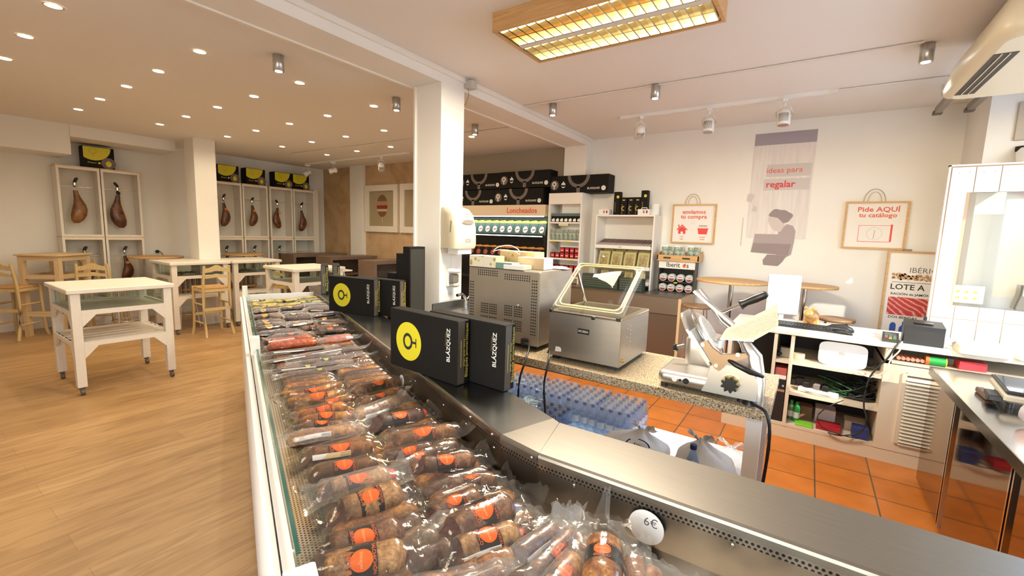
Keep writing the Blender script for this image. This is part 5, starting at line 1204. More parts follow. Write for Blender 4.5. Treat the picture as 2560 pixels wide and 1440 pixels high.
# ------------------------------------------------------------------ gift boxes on the worktop
GLD = mat('gold_script', (.62, .52, .10), .4)
def gift(x, y, rz, label, W=.475, H=.288, D=.07, z=CZ + .0005, face=True):
    t = thing('gift_box', label, 'box', (x, y, z), rz, 'black gift boxes on the counter')
    MB().box(0, W, 0, D, 0, H, .003).build('carton', black_card, t)
    MB().box(W + .0003, W + .0008, .004, D * .62, .004, H - .004).build('side_label', mat('side_grey', (.075, .065, .055), .4), t)
    cx, cz, r = W * .30, H * .49, H * .325
    MB().disc((cx, -.0006, cz), r, 40, 'y').build('yellow_disc', yellow, t)
    m = MB(); m.ringy((cx - r * .05, -.0012, cz), r * .24, r * .38, 32, 0, 2 * PI, 1.15); m.box(cx + r * .30, cx + r * .60, -.0013, -.001, cz - r * .06, cz + r * .06).box(cx + r * .57, cx + r * .63, -.0013, -.001, cz - r * .24, cz + r * .24)
    m.build('goblet_logo', black_print, t)
    MB().text('BLÁZQUEZ', .030, (W * .885, -.001, H * .60), 'y', PI / 2, bold=.012, sx=1.0).build('lettering', white_print, t)
    MB().text('jamones', .019, (W * .845, -.001, H * .69), 'y', PI / 2).build('small_lettering', mat('dim_gold', (.12, .10, .03), .5), t)
    X = W + .0014
    m = MB(); m.box(X - .0004, X, D * .30, D * .30 + .0022, H * .28, H * .70)
    sx = lambda X_, Y_, yy: (X, yy - Y_, H * .5 + X_)
    m.text('Blázquez', .026, (0, 0, 0), bend=lambda a, b: (X, D * .80 - b, H * .26 + a)).text('jamones', .020, (0, 0, 0), bend=lambda a, b: (X, D * .80 - b, H * .56 + a)).text('blázquez', .022, (0, 0, 0), bend=lambda a, b: (X, D * .80 - b, H * .82 + a)).text('jabugo  jamón  ibérico', .014, (0, 0, 0), bend=lambda a, b: (X, D * .58 - b, H * .5 + a))
    m.build('spine_lettering', GLD, t)
    return t
gift(-1.695, 1.437, math.radians(-4.4), 'large black gift box with a yellow disc in the foreground, nearest the camera')
gift(-1.495, 1.505, math.radians(-4.0), 'black gift box standing half behind the nearest one, at the oven')
gift(-3.205, 2.085, math.radians(9.0), 'black gift box with a yellow disc, nearest of the farther group')
gift(-3.02, 2.20, math.radians(6.0), 'black gift box half behind the yellow-disc one of the farther group')
b1 = gift(-3.70, 2.43, math.radians(-58), 'black gift box turned edge-on at the far end of the counter, left one', W=.40)
b2 = gift(-3.60, 2.52, math.radians(-58), 'black gift box turned edge-on at the far end of the counter, right one', W=.40)
b1.location = (-4.395, 2.775, CZ + .0005); b1.rotation_euler.z = math.radians(-33)
b2.location = (-4.345, 2.875, CZ + .0005); b2.rotation_euler.z = math.radians(-33)
# tall dark boxes beside the column
def darkbox(x0, x1, y0, y1, z0, z1, label):
    t = thing('tall_dark_box', label, 'box', (x0, y0, z0), 0, None); MB().box(0, x1 - x0, 0, y1 - y0, 0, z1 - z0, .003).build('carton', black_card, t)
    MB().box(x1 - x0, x1 - x0 + .001, .01, y1 - y0 - .01, .02, z1 - z0 - .02).build('side_label', mat('olive_card', (.022, .02, .014), .6), t)
darkbox(-2.735, -2.655, 2.45, 2.62, .0, 1.49, 'tallest black box standing against the left edge of the big column')
darkbox(-2.84, -2.74, 2.47, 2.60, .0, 1.43, 'tall black box left of the tallest one beside the column')
darkbox(-2.95, -2.845, 2.47, 2.58, .0, 1.262, 'short black box left of the two tall ones beside the column')
wd = MB().poly([(-2.55, 2.2, CZ + .001), (-2.33, 2.13, CZ + .001), (-2.36, 2.08, CZ + .001), (-2.50, 2.12, CZ + .001)])
tag(wd.build('paper_scrap', paper), 'small white paper lying on the worktop by the farther gift boxes', 'paper')
# ================================================================== granite counter with its machines
def granite():
    m = mat('speckled_granite', (.5, .42, .3), .22)
    v = NN(m, 'ShaderNodeTexVoronoi'); v.inputs['Scale'].default_value = 190; LK(m, coords(m), v.inputs['Vector'])
    n = NN(m, 'ShaderNodeTexNoise'); n.inputs['Scale'].default_value = 150; n.inputs['Detail'].default_value = 4; LK(m, coords(m), n.inputs['Vector'])
    mx = NN(m, 'ShaderNodeMix', data_type='RGBA', blend_type='MULTIPLY'); mx.inputs[0].default_value = 1
    LK(m, ramp(m, n.outputs[0], [(.36, (.10, .08, .055)), (.46, (.40, .31, .19)), (.62, (.60, .49, .33))]), mx.inputs[6]); LK(m, ramp(m, v.outputs['Color'], [(.1, (.55, .5, .45)), (.4, (1, 1, 1))]), mx.inputs[7]); LK(m, mx.outputs[2], BS(m).inputs['Base Color']); return m
gx0, gx1, gy0, gy1, GZ = -2.60, -.075, 2.10, 2.74, .90
gr = thing('granite_counter', 'speckled granite counter on white legs carrying the oven, vacuum machine and slicer', 'counter', (0, 0, 0))
MB().prism([(gx0, gy0 + .06), (gx1 - .03, gy0), (gx1, gy0 + .03), (gx1, gy1), (gx0, gy1)], GZ - .045, GZ).build('worktop', granite(), gr)
MB().box(gx0, gx1 - .12, gy0 + .08, gy1 - .02, GZ - .07, GZ - .0455).build('underframe', mat('maroon_board', (.05, .015, .01), .6), gr)
for (x, y) in ((-.165, 2.13), (-.165, 2.65), (-2.5, 2.65)): MB().box(x, x + .06, y, y + .05, 0, GZ - .0455).build('leg', white_lac, gr)
# sink against the column
sk = thing('hand_sink', 'small stainless steel sink with a swan-neck tap against the tiled side of the column', 'sink', (-2.70, 2.76, .0))
MB().box(0, .50, 0, .38, .90, .925).build('rim', steel, sk); MB().box(0, .50, .37, .385, .90, .985).build('upstand', steel, sk); MB().box(-.01, .0, 0, .38, .90, .985).build('upstand', steel, sk)
MB().box(.02, .48, .02, .36, .0, .895).build('cabinet', white_lac, sk)
MB().lathe([(.14, -.001), (.15, .002), (.14, .002), (.12, -.002), (.0, -.003)], (.25, .18, .9255), 28).build('basin', steel_dark, sk)
MB().cyl((.10, .33, .925), (.10, .33, .99), .022, .018).tube([(.10, .33, .98), (.10, .31, 1.03), (.11, .26, 1.06), (.115, .19, 1.055)], [.018, .015, .013, .014], 10).bar((.10, .34, 1.0), (.13, .36, 1.05), .014, .01).build('tap', chrome, sk)
# tiles on the column side, dispenser, soap, switch
tl = mat('white_wall_tile', (.80, .76, .70), .12); gt = mat('tile_joint', (.6, .56, .5), .7)
m = MB()
for i in range(2):
    for k in range(4): m.box(-2.7295, -2.7255, 2.872 + i * .15, 3.018 + i * .15 - .001, .99 + k * .15, 1.137 + k * .15)
tag(m.build('wall_tiles', tl), 'white glazed wall tiles on the column side above the sink', 'tiles')
ds = thing('towel_dispenser', 'big cream paper towel dispenser mounted on the column above the sink', 'dispenser', (-2.728, 2.875, 1.475))
R = []
for (z, d, y0_, y1_) in ((0, .19, .0, .28), (.03, .205, 0, .28), (.18, .20, 0, .28), (.30, .165, .0, .28), (.35, .12, .005, .275), (.372, .05, .02, .26)):
    pts = []
    for a in [PI / 2 * i / 5 for i in range(6)]: pts.append((d - .045 + .045 * math.sin(a) if 1 else 0, y0_ + .045 - .045 * math.cos(a), z))
    for a in [PI / 2 * i / 5 for i in range(6)]: pts.append((d - .045 + .045 * math.cos(a), y1_ - .045 + .045 * math.sin(a), z))
    R.append([(0, y0_, z)] + pts + [(0, y1_, z)])
MB().loft(R).build('cover', mat('cream_plastic', (.74, .66, .50), .3), ds)
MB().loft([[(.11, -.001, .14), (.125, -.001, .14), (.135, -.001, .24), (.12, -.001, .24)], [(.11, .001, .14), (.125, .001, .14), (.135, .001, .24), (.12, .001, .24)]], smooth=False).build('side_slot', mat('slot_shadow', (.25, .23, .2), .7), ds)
MB().add([(.2035, .14 + .075 * math.cos(a), .235 + .02 * math.sin(a)) for a in [2 * PI * i / 24 for i in range(24)]], [tuple(range(24))]).build('window', mat('grey_window', (.28, .25, .21), .15), ds)
MB().box(.206, .208, .105, .175, .06, .065).box(.206, .208, .10, .125, .075, .08).box(.206, .208, .155, .18, .075, .08).box(.206, .208, .128, .152, .08, .085).box(.19, .192, .12, .16, .297, .304).build('print', mat('dispenser_print', (.25, .25, .27), .5), ds)
MB().box(.05, .17, .05, .23, -.05, 0).build('paper_towel', paper, ds)
so = thing('soap_dispenser', 'white and smoky soap dispenser on the column above the tap', 'dispenser', (-2.728, 3.0, 1.12))
MB().box(0, .03, -.045, .045, 0, .17, .008).build('back_plate', white_gloss, so); MB().box(.03, .085, -.04, .04, .035, .12, .01).build('tank', mat('smoky_plastic', (.16, .14, .12), .15), so)
MB().box(.01, .115, -.045, .045, .125, .165, .018).build('lid', white_gloss, so); MB().box(.03, .10, -.035, .035, 0, .035, .012).build('push_bar', mat('grey_lever', (.45, .42, .38), .3), so)
sw = thing('light_switch', 'cream light switch on the front of the big column', 'switch', (-2.985, 2.868, 1.03)); MB().box(-.04, .04, -.012, 0, 0, .085, .004).build('plate', cream, sw); MB().box(-.025, .025, -.017, -.012, .015, .07, .003).build('rocker', mat('cream_plastic', (.74, .66, .50), .3), sw)
# ---- oven seen from behind
ov = thing('steel_oven', 'stainless steel oven seen from behind, rows of round vent holes, boxes piled on top', 'oven', (-1.885, 2.265, GZ))
OW, OD, OH = .555, .43, .495
MB().box(0, OW, .006, OD, .03, OH, .006).build('body', alu_satin, ov)
bpn = MB().box(.006, OW - .006, 0, .006, .035, OH - .005).build('back_panel', noise_mat('oven_back', (.33, .285, .235), (.38, .33, .27), 2, rough=.45, metal=.6), ov)
def holes(mb, x0, z0, nx, nz, dx, dz, r=.0048):
    mb = MB()
    for i in range(nx):
        for k in range(nz): mb.disc((x0 + i * dx, -.0008, z0 + k * dz), r, 8, 'y')
    mb.build('vent_holes', mat('hole_black', (.012, .01, .008), .9), bpn)
hm = MB(); holes(hm, .085, .448, 10, 3, .0168, .014); holes(hm, .30, .435, 12, 3, .0165, .014); 
holes(hm, .018, .135, 3, 15, .013, .0185); holes(hm, .505, .105, 3, 19, .0145, .0185)
for (x, z) in ((.115, .20), (.115, .115), (.185, .20), (.185, .115), (.305, .205), (.305, .115), (.38, .205), (.38, .115)): holes(hm, x, z, 5, 5, .0128, .0145)
MB().lathe([(.011, 0), (.013, .002), (.008, .006), (.0, .004)], (0, 0, 0), 16).build('knob', chrome, ov, (.405, -.001, .275), (PI / 2, 0, 0))
MB().box(.445, .49, -.022, 0, .035, .075, .004).build('socket', black, ov)
for x in (.03, OW - .06):
    for y in (.04, OD - .07): MB().box(x, x + .03, y, y + .03, 0, .03).build('foot', black, ov)
def wire(name, pts, r, m, label, cat='cable', sub=4):
    P = [Vector(p) for p in pts]; Q = []
    for i in range(len(P) - 1):
        p0, p1, p2, p3 = P[max(i - 1, 0)], P[i], P[i + 1], P[min(i + 2, len(P) - 1)]
        for k in range(sub):
            t = k / sub; Q.append(.5 * (2 * p1 + (p2 - p0) * t + (2 * p0 - 5 * p1 + 4 * p2 - p3) * t * t + (-p0 + 3 * p1 - 3 * p2 + p3) * t ** 3))
    Q.append(P[-1]); return tag(MB().tube(Q, r, 6).build(name, m), label, cat)
wire('power_cable', [(-1.40, 2.23, .955), (-1.33, 2.17, .96), (-1.285, 2.06, .90), (-1.305, 2.04, .80), (-1.312, 2.04, .66), (-1.312, 2.05, .5), (-1.32, 2.08, .30), (-1.34, 2.12, .02)], .006, black, 'black power cable hanging from the oven over the granite edge')
wire('power_cable', [(-1.22, 2.20, .935), (-1.18, 2.15, .965), (-1.135, 2.06, .92), (-1.145, 2.04, .80), (-1.13, 2.04, .64), (-1.12, 2.05, .45), (-1.12, 2.08, .25), (-1.12, 2.12, .02)], .006, black, 'black power cable hanging from the vacuum machine over the granite edge')
# ---- things on the oven (top z)
oz = GZ + OH + .001
def fruit(name, base):
    m = mat(name, base, .5); v = NN(m, 'ShaderNodeTexVoronoi'); v.inputs['Scale'].default_value = 30; v.inputs['Randomness'].default_value = .7; LK(m, coords(m), v.inputs['Vector'])
    a = ramp(m, v.outputs['Distance'], [(.0, (.30, .05, .01)), (.14, (.65, .25, .03)), (.30, (.45, .40, .05)), (.42, base)])
    mx = NN(m, 'ShaderNodeMix', data_type='RGBA'); s_ = NN(m, 'ShaderNodeSeparateColor'); LK(m, v.outputs['Color'], s_.inputs[0])
    g_ = NN(m, 'ShaderNodeMath', operation='GREATER_THAN'); LK(m, s_.outputs[0], g_.inputs[0]); g_.inputs[1].default_value = .25; LK(m, g_.outputs[0], mx.inputs[0]); mx.inputs[6].default_value = (*base, 1); LK(m, a, mx.inputs[7]); LK(m, mx.outputs[2], BS(m).inputs['Base Color']); return m
fpr = fruit('fruit_print', (.80, .74, .60)); fpr2 = fruit('fruit_print_warm', (.75, .55, .28)); lg = mat('pale_green_card', (.42, .52, .26), .5)
def cardbox(name, label, loc, rz, w, d, h, m, m2=None, flap=None, grp=None):
    t = thing(name, label, 'box', loc, rz, grp); MB().box(0, w, 0, d, 0, h, .002).build('carton', m, t)
    if m2: MB().box(w, w + .002, .002, d - .002, .002, h - .002).build('end_panel', m2, t)
    if flap: MB().box(0, w, -.002, 0, h - flap, h).build('lid', m2, t)
    return t
cardbox('fruit_box', 'white carton printed with fruit and a pale green end, front left on the oven', (-1.885, 2.27, oz), 0, .215, .10, .075, fpr, lg)
cardbox('fruit_box', 'orange-yellow carton printed with fruit behind the white one on the oven', (-1.80, 2.50, oz), math.radians(-2), .29, .12, .105, fpr2, lg)
cardbox('teal_box', 'small teal and green box between the fruit cartons and the paper pile on the oven', (-1.67, 2.275, oz), 0, .125, .09, .04, mat('teal_card', (.18, .30, .26), .5), lg)
cardbox('label_stack', 'low white box of paper labels at the front of the oven top', (-1.605, 2.225 + .045, oz), 0, .15, .10, .028, paper, cream)
cardbox('label_stack', 'taller cream paper pile behind the low white box on the oven', (-1.57, 2.38, oz), math.radians(3), .19, .13, .075, mat('kraft_paper', (.62, .46, .27), .7), paper)
ps = MB(); 
for k in range(5): ps.T = Matrix.Translation((-1.42, 2.52, oz + .004 + k * .002)) @ Matrix.Rotation(.3 + k * .12, 4, 'Z'); ps.box(0, .13, 0, .09, 0, .0015)
tag(ps.build('loose_papers', paper, None), 'loose white papers at the back right corner of the oven top', 'paper', kind='stuff')
wire('bag_strings', [(-1.78, 2.40, oz + .11), (-1.74, 2.41, oz + .135), (-1.66, 2.42, oz + .145), (-1.6, 2.43, oz + .12), (-1.59, 2.43, oz + .09), (-1.63, 2.42, oz + .108), (-1.72, 2.40, oz + .115), (-1.8, 2.42, oz + .10)], .003, white_gloss, 'white loop of cable on the fruit cartons on the oven')
# ---- vacuum packing machine
vm = thing('vacuum_machine', 'stainless steel vacuum packing machine with its domed acrylic lid propped open', 'machine', (-1.225, 2.215, GZ))
VW, VD, VH = .435, .475, .275
MB().box(0, VW, 0, VD, .02, VH, .004).build('body', alu_satin, vm)
MB().box(.0, VW, -.002, VD, VH - .002, VH + .012, .003).build('top_rim', mat('bright_rim', (.75, .7, .6), .2, 1), vm)
MB().box(.035, VW - .035, .04, VD - .05, VH + .0125, VH + .0135).build('chamber', mat('chamber_steel', (.34, .30, .24), .25, 1), vm)
MB().box(.185, .255, -.004, 0, .175, .205, .001).build('badge', black, vm); MB().text('MOBBA', .018, (.22, -.0045, .19), 'y', bold=.02).build('badge_lettering', mat('badge_silver', (.6, .58, .52), .3), vm)
MB().poly([(.045, -.0006, .048), (.085, -.0006, .05), (.087, -.0006, .062), (.08, -.0006, .076), (.05, -.0006, .078)]).build('sticker_scrap', paper, vm)
MB().box(.265, .285, -.012, .004, VH - .01, VH + .01, .003).box(VW - .03, VW - .005, -.01, .01, VH + .0, VH + .02, .003).box(.0, .02, -.01, .01, VH, VH + .02, .003).build('latch', black, vm)
dm = MB(); [dm.sphere((VW + .001, .10 + .045 * j + .006 * (i % 2), .13 + .022 * i - .014 * j), .006, 8, (.5, 1, 1)) for i in range(6) for j in range(2)]; dm.build('vent_dimples', alu_satin, vm)
MB().cyl((VW, .035, .055), (VW + .016, .035, .055), .008, n=12).build('fitting', mat('brass', (.6, .42, .15), .3, 1), vm)
for x in (.02, VW - .06):
    for y in (.02, VD - .06): MB().box(x, x + .04, y, y + .04, 0, .02).build('foot', black, vm)
# lid hinged at the back left edge: leans back
LT = Matrix.Translation((0, .03, VH + .014)) @ Matrix.Rotation(math.radians(36), 4, 'X')
def rrect(w0, w1, d0, d1, z, r, n=5):
    P = []
    for (cx, cy, a0) in ((w1 - r, d0 + r, -PI / 2), (w1 - r, d1 - r, 0), (w0 + r, d1 - r, PI / 2), (w0 + r, d0 + r, PI)):
        for k in range(n + 1): a = a0 + PI / 2 * k / n; P.append((cx + r * math.cos(a), cy + r * math.sin(a), z))
    return P
lid = MB(); lid.T = LT; W2, D2 = VW - .004, .42
lid.loft([rrect(0, W2, 0, D2, 0, .012), rrect(0, W2, 0, D2, .016, .012), rrect(.034, W2 - .034, .034, D2 - .034, .016, .035), rrect(.036, W2 - .036, .036, D2 - .036, .016, .035)], False, False)
lid.build('lid_rim', film('acrylic_rim', (.93, .88, .68), rough=.06, gl=.7, diff=.10), vm)
dome = MB(); dome.T = LT
dome.loft([rrect(.036, W2 - .036, .036, D2 - .036, .016, .035), rrect(.042, W2 - .042, .042, D2 - .042, .040, .04), rrect(.055, W2 - .055, .055, D2 - .055, .060, .045), rrect(.08, W2 - .08, .08, D2 - .08, .078, .05), rrect(.12, W2 - .12, .12, D2 - .12, .092, .05), rrect(.165, W2 - .165, .165, D2 - .165, .10, .03), rrect(.20, W2 - .20, .195, D2 - .195, .103, .008)], False, True)
dome.build('lid_dome', glass_dim, vm)
ga = MB(); ga.T = LT; P = rrect(.012, W2 - .012, .012, D2 - .012, .019, .02); ga.tube(P + [P[0]], .0035, 6); P = rrect(.030, W2 - .030, .030, D2 - .030, .019, .035); ga.tube(P + [P[0]], .005, 6)
ga.build('gasket', mat('cream_gasket', (.85, .74, .38), .3), vm)
hg = MB().bar((.02, VD - .03, VH + .01), (.02, .035 + .34 * .81, VH + .014 + .34 * .58), .012, .012); hg.build('lid_stay', chrome, vm)
# ---- slicer
sl = thing('meat_slicer', 'aluminium meat slicer with a tilted ribbed plate, gold-coloured feed tray and black knob', 'slicer', (-.565, 2.135, GZ))
al2 = mat('polished_aluminium', (.60, .57, .53), .38, 1); bl2 = mat('slicer_black', (.012, .012, .012), .35)
def rb(x0, x1, y0, y1, z0, z1, r):
    return [rrect(x0 + r * .3, x1 - r * .3, y0 + r * .3, y1 - r * .3, z0, r), rrect(x0, x1, y0, y1, z0 + r * .4, r), rrect(x0, x1, y0, y1, z1 - r * .6, r), rrect(x0 + r * .18, x1 - r * .18, y0 + r * .18, y1 - r * .18, z1 - r * .18, r), rrect(x0 + r * .6, x1 - r * .6, y0 + r * .6, y1 - r * .6, z1, r)]
MB().loft(rb(0, .30, .0, .30, .022, .082, .03)).build('base', al2, sl)
MB().loft([[(.205, -.004, .023), (.225, -.004, .075), (.235, -.004, .145), (.26, -.004, .165), (.37, -.004, .165), (.415, -.004, .14), (.43, -.004, .10), (.43, -.004, .023)], [(.205, .19, .03), (.225, .19, .075), (.235, .19, .145), (.26, .19, .172), (.37, .19, .172), (.415, .19, .145), (.43, .19, .10), (.43, .19, .03)]]).build('motor_housing', al2, sl)
MB().loft(rb(.075, .24, .20, .38, .07, .23, .03)).build('rear_housing', al2, sl)
for x, r, m_ in ((.083, .0125, white_gloss), (.108, .006, bl2), (.135, .014, bl2)): MB().cyl((x, .001, .052), (x, -.006, .052), r, n=20).build('button', m_, sl)
kn = MB(); kn.cyl((.325, 0, .088), (.325, -.012, .088), .036, n=28); kn.build('dial_ring', mat('brass', (.6, .42, .15), .3, 1), sl)
kn = MB(); pts = [(.325 + (.032 + .006 * math.cos(9 * a)) * math.cos(a), .086 + (.032 + .006 * math.cos(9 * a)) * math.sin(a)) for a in [2 * PI * i / 72 for i in range(72)]]; kn.prism(pts, -.04, -.012, 'y'); kn.build('thickness_knob', bl2, sl)
for x in (.03, .37):
    for y in (.03, .24): MB().cyl((x, y, 0), (x, y, .022), .018, n=12).build('foot', black, sl)
# gauge plate, tilted 38 degrees off vertical, ribbed; its long side climbs to the upper left
GT = Matrix.Translation((.235, .07, .10)) @ Matrix.Rotation(math.radians(-38), 4, 'Y') @ Matrix.Rotation(math.radians(90), 4, 'X')
# in plate space: x across, y up along the plate, z towards -y(front)
GT = Matrix.Translation((.255, .05, .10)) @ Matrix.Rotation(math.radians(-36), 4, 'Y')
gp = MB(); gp.T = GT
gp.loft([[(-.012, 0, 0), (.0, 0, 0), (.0, .24, 0), (-.012, .24, 0)], [(-.012, -.005, .05), (.0, -.005, .05), (.0, .25, .05), (-.012, .25, .05)], [(-.012, -.005, .24), (.0, -.005, .24), (.0, .26, .24), (-.012, .26, .24)], [(-.012, .04, .30), (.0, .04, .30), (.0, .25, .30), (-.012, .25, .30)], [(-.012, .08, .32), (.0, .08, .32), (.0, .22, .32), (-.012, .22, .32)]], smooth=False)
gp.build('gauge_plate', al2, sl)
rbm = MB(); rbm.T = GT
for i in range(16): yy = .01 + i * .0145; rbm.bar((.001, yy, .06), (.001, yy, .225), .003, .004, (1, 0, 0))
rbm.build('plate_ribs', mat('rib_bright', (.85, .83, .8), .25, .8), sl)
bd = MB(); bd.T = GT @ Matrix.Translation((.022, .17, .175)) @ Matrix.Rotation(PI / 2, 4, 'Y'); bd.lathe([(.125, 0), (.135, .003), (.13, .008), (.10, .014), (.05, .016), (0, .016)], n=40); bd.build('blade_cover', mat('blade_steel', (.80, .78, .74), .15, 1), sl)
bg_ = MB(); bg_.T = bd.T
for i in range(-6, 7): w_ = math.sqrt(max(0, .085 ** 2 - (i * .013) ** 2)); bg_.box(-w_, w_, i * .013 - .0025, i * .013 + .0025, .0165, .019)
bg_.build('cover_ribs', mat('rib_bright', (.85, .83, .8), .25, .8), sl)
# carriage: bracket and ribbed feed tray
br = MB(); br.T = Matrix.Translation((.17, -.01, .19))
br.prism([(.015, .06), (.045, .075), (.07, .045), (.11, .02), (.15, .03), (.20, .045), (.215, .03), (.135, -.015), (.105, -.055), (.085, -.045), (.05, .01)], -.012, .012, 'y'); br.build('carriage_bracket', mat('bronze_shade_steel', (.36, .25, .16), .42, .9), sl)
for (x, z) in ((.20, .245), (.345, .225), (.262, .16)): MB().cyl((x, -.022, z), (x, -.03, z), .009, n=14).build('bolt', al2, sl)
SO = Vector((-.565, 2.135, GZ))
def SP(px_, py_, y): return AY(px_, py_, y) - SO
tpl = [(1800, 846), (1815, 822), (1930, 768), (1943, 757), (1946, 812), (1938, 822), (1884, 852)]
MB().loft([[SP(a, b, 2.10 - .05 * (846 - b) / 90 * -1) for a, b in tpl], [SP(a, b, 2.10 - .05 * (846 - b) / 90 * -1) + Vector((0, .006, .0)) for a, b in tpl]], smooth=False).build('feed_tray', mat('tray_aluminium', (.66, .55, .34), .42, .9), sl)
MB().loft([[SP(1800, 846, 2.10), SP(1884, 852, 2.10), SP(1884, 852, 2.10) + Vector((.01, .17, .03)), SP(1800, 846, 2.10) + Vector((.01, .17, .03))], [SP(1800, 846, 2.10) + Vector((0, 0, -.005)), SP(1884, 852, 2.10) + Vector((0, 0, -.005)), SP(1884, 852, 2.10) + Vector((.01, .17, .025)), SP(1800, 846, 2.10) + Vector((.01, .17, .025))]], smooth=False).build('tray_floor', al2, sl)
trb = MB()
for i in range(12):
    f = i / 12; a = SP(1815 + 50 * f, 825 + 22 * f, 2.10) + Vector((0, .006 - .012, 0)); b = SP(1944, 772 + 42 * f, 2.135 - .02 * f) + Vector((0, -.008, 0)); trb.bar(a, b, .003, .004, (0, 1, 0))
trb.build('tray_ribs', mat('tray_rib', (.72, .58, .30), .4, .8), sl)
ar = MB(); ar.tube([(.13, .16, .475), (.19, .15, .41), (.245, .14, .335), (.30, .12, .30), (.345, .10, .255), (.36, .08, .22)], [.012, .014, .012, .016, .013, .012], 8); ar.build('pusher_arm', al2, sl)
MB().bar((.115, .13, .47), (.30, .12, .33), .012, .05, (0, 1, 0)).build('pusher_plate', al2, sl)
MB().cyl((.23, .12, .375), (.33, .10, .435), .0085, n=14).build('handle_rod', chrome, sl)
MB().tube([(.325, .10, .432), (.345, .098, .444), (.38, .094, .465), (.415, .09, .486), (.425, .088, .492)], [.022, .017, .020, .018, .010], 14).build('handle', bl2, sl)
MB().lathe([(.024, 0), (.026, .004), (.02, .006)], (0, 0, 0), 20).build('handle_collar', bl2, sl, (.322, .10, .430), (0, math.radians(60), 0))
MB().tube([(.30, -.01, .195), (.34, -.03, .18), (.40, -.02, .155), (.445, .02, .135)], [.008, .012, .012, .008], 8).build('guard_handle', bl2, sl)
MB().loft([rrect(.40, .455, .03, .10, .0, .015), rrect(.40, .455, .03, .10, .10, .015), rrect(.37, .43, .06, .12, .21, .015), rrect(.34, .38, .08, .12, .26, .012)]).build('side_column', al2, sl)
MB().cyl((.07, .20, .175), (.035, .17, .165), .009).build('knob_shaft', al2, sl); MB().lathe([(.016, 0), (.02, .006), (.019, .018), (.012, .022)], n=9, smooth=False).build('small_knob', bl2, sl, (.045, .175, .165), (0, math.radians(-105), 0))
MB().lathe([(.03, 0), (.03, .004), (.018, .02)], (0, 0, 0), 18).build('cable_gland', bl2, sl, (.405, .02, .0))
wire('power_cable', [(-.17, 2.155, .908), (-.13, 2.11, .915), (-.085, 2.065, .90), (-.068, 2.06, .80), (-.075, 2.075, .6), (-.10, 2.09, .35), (-.12, 2.12, .05), (-.12, 2.2, .02)], .007, black, 'thick black power cable hanging from the slicer beside the white counter leg')
# ---- bottles of water on a white platform
pf = tag(MB().box(-2.2, -.21, 2.45, 3.24, 0, .20, .004).build('white_platform', mat('platform_white', (.74, .76, .80), .4)), 'low white platform on the floor under the bottle packs and plastic bags', 'platform')
wat = film('bottle_blue', (.62, .78, .95), rough=.05, gl=.6, diff=.16); wcap = mat('navy_cap', (.015, .03, .12), .4); wlab = mat('bottle_label', (.62, .68, .78), .5)
proto = None
def bottle(x, y, lab, grp):
    global proto
    if proto is None:
        proto = thing('water_bottle', lab, 'bottle', (x, y, .2005), 0, grp)
        MB().lathe([(.022, 0), (.030, .004), (.031, .03), (.028, .045), (.031, .055), (.031, .12), (.028, .14), (.018, .175), (.0125, .19), (.0125, .198)], n=12, cap=False).build('bottle', wat, proto)
        MB().lathe([(.0145, .194), (.0145, .212), (.013, .2135)], n=12).build('cap', wcap, proto)
        MB().lathe([(.0315, .06), (.0315, .105)], n=12, cap=False).build('paper_label', wlab, proto)
    else: o = dup(proto, (x, y, .2005), rs.uniform(0, 6), lab, grp)
PK = [(-.925, 2.86, 4, 6, 0, 'in the pack nearest the slicer'), (-1.195, 2.87, 4, 6, 0, 'in the pack second from the slicer'), (-1.465, 2.86, 4, 6, 0, 'in the pack third from the slicer'), (-1.31, 2.50, 6, 4, 0, 'in the pack closest to the steel worktop'), (-1.74, 2.90, 5, 5, 0, 'in the farthest pack behind the gift boxes')]
shr = film('shrink_wrap', (.90, .93, .97), rough=.08, gl=.5, diff=.06, bump=.3, bscale=14)
for (x, y, nx, ny, a, l) in PK:
    for i in range(nx):
        for j in range(ny): bottle(x - i * .0665, y + j * .0665, 'small blue-tinted water bottle with navy cap ' + l, 'water bottles ' + l)
    x0, x1, y0, y1 = x - (nx - 1) * .0665 - .034, x + .034, y - .034, y + (ny - 1) * .0665 + .034
    m = MB(); m.loft([rrect(x0, x1, y0, y1, .202, .02), rrect(x0, x1, y0, y1, .34, .02), rrect(x0 + .012, x1 - .012, y0 + .012, y1 - .012, .40, .02), rrect(x0 + .02, x1 - .02, y0 + .02, y1 - .02, .4165, .02)], False, True)
    tag(m.build('shrink_wrap', shr), 'clear shrink wrap around the water bottles ' + l.replace('in the', 'of the'), 'plastic wrap')
bottle(-.435, 2.50, 'single clear water bottle with a blue cap between the two white carrier bags', 'single bottle')
proto_single = [o for o in COL.objects if o.get('group') == 'single bottle'][0]; proto_single.scale = (1.25, 1.25, 1.35); del proto_single['group']
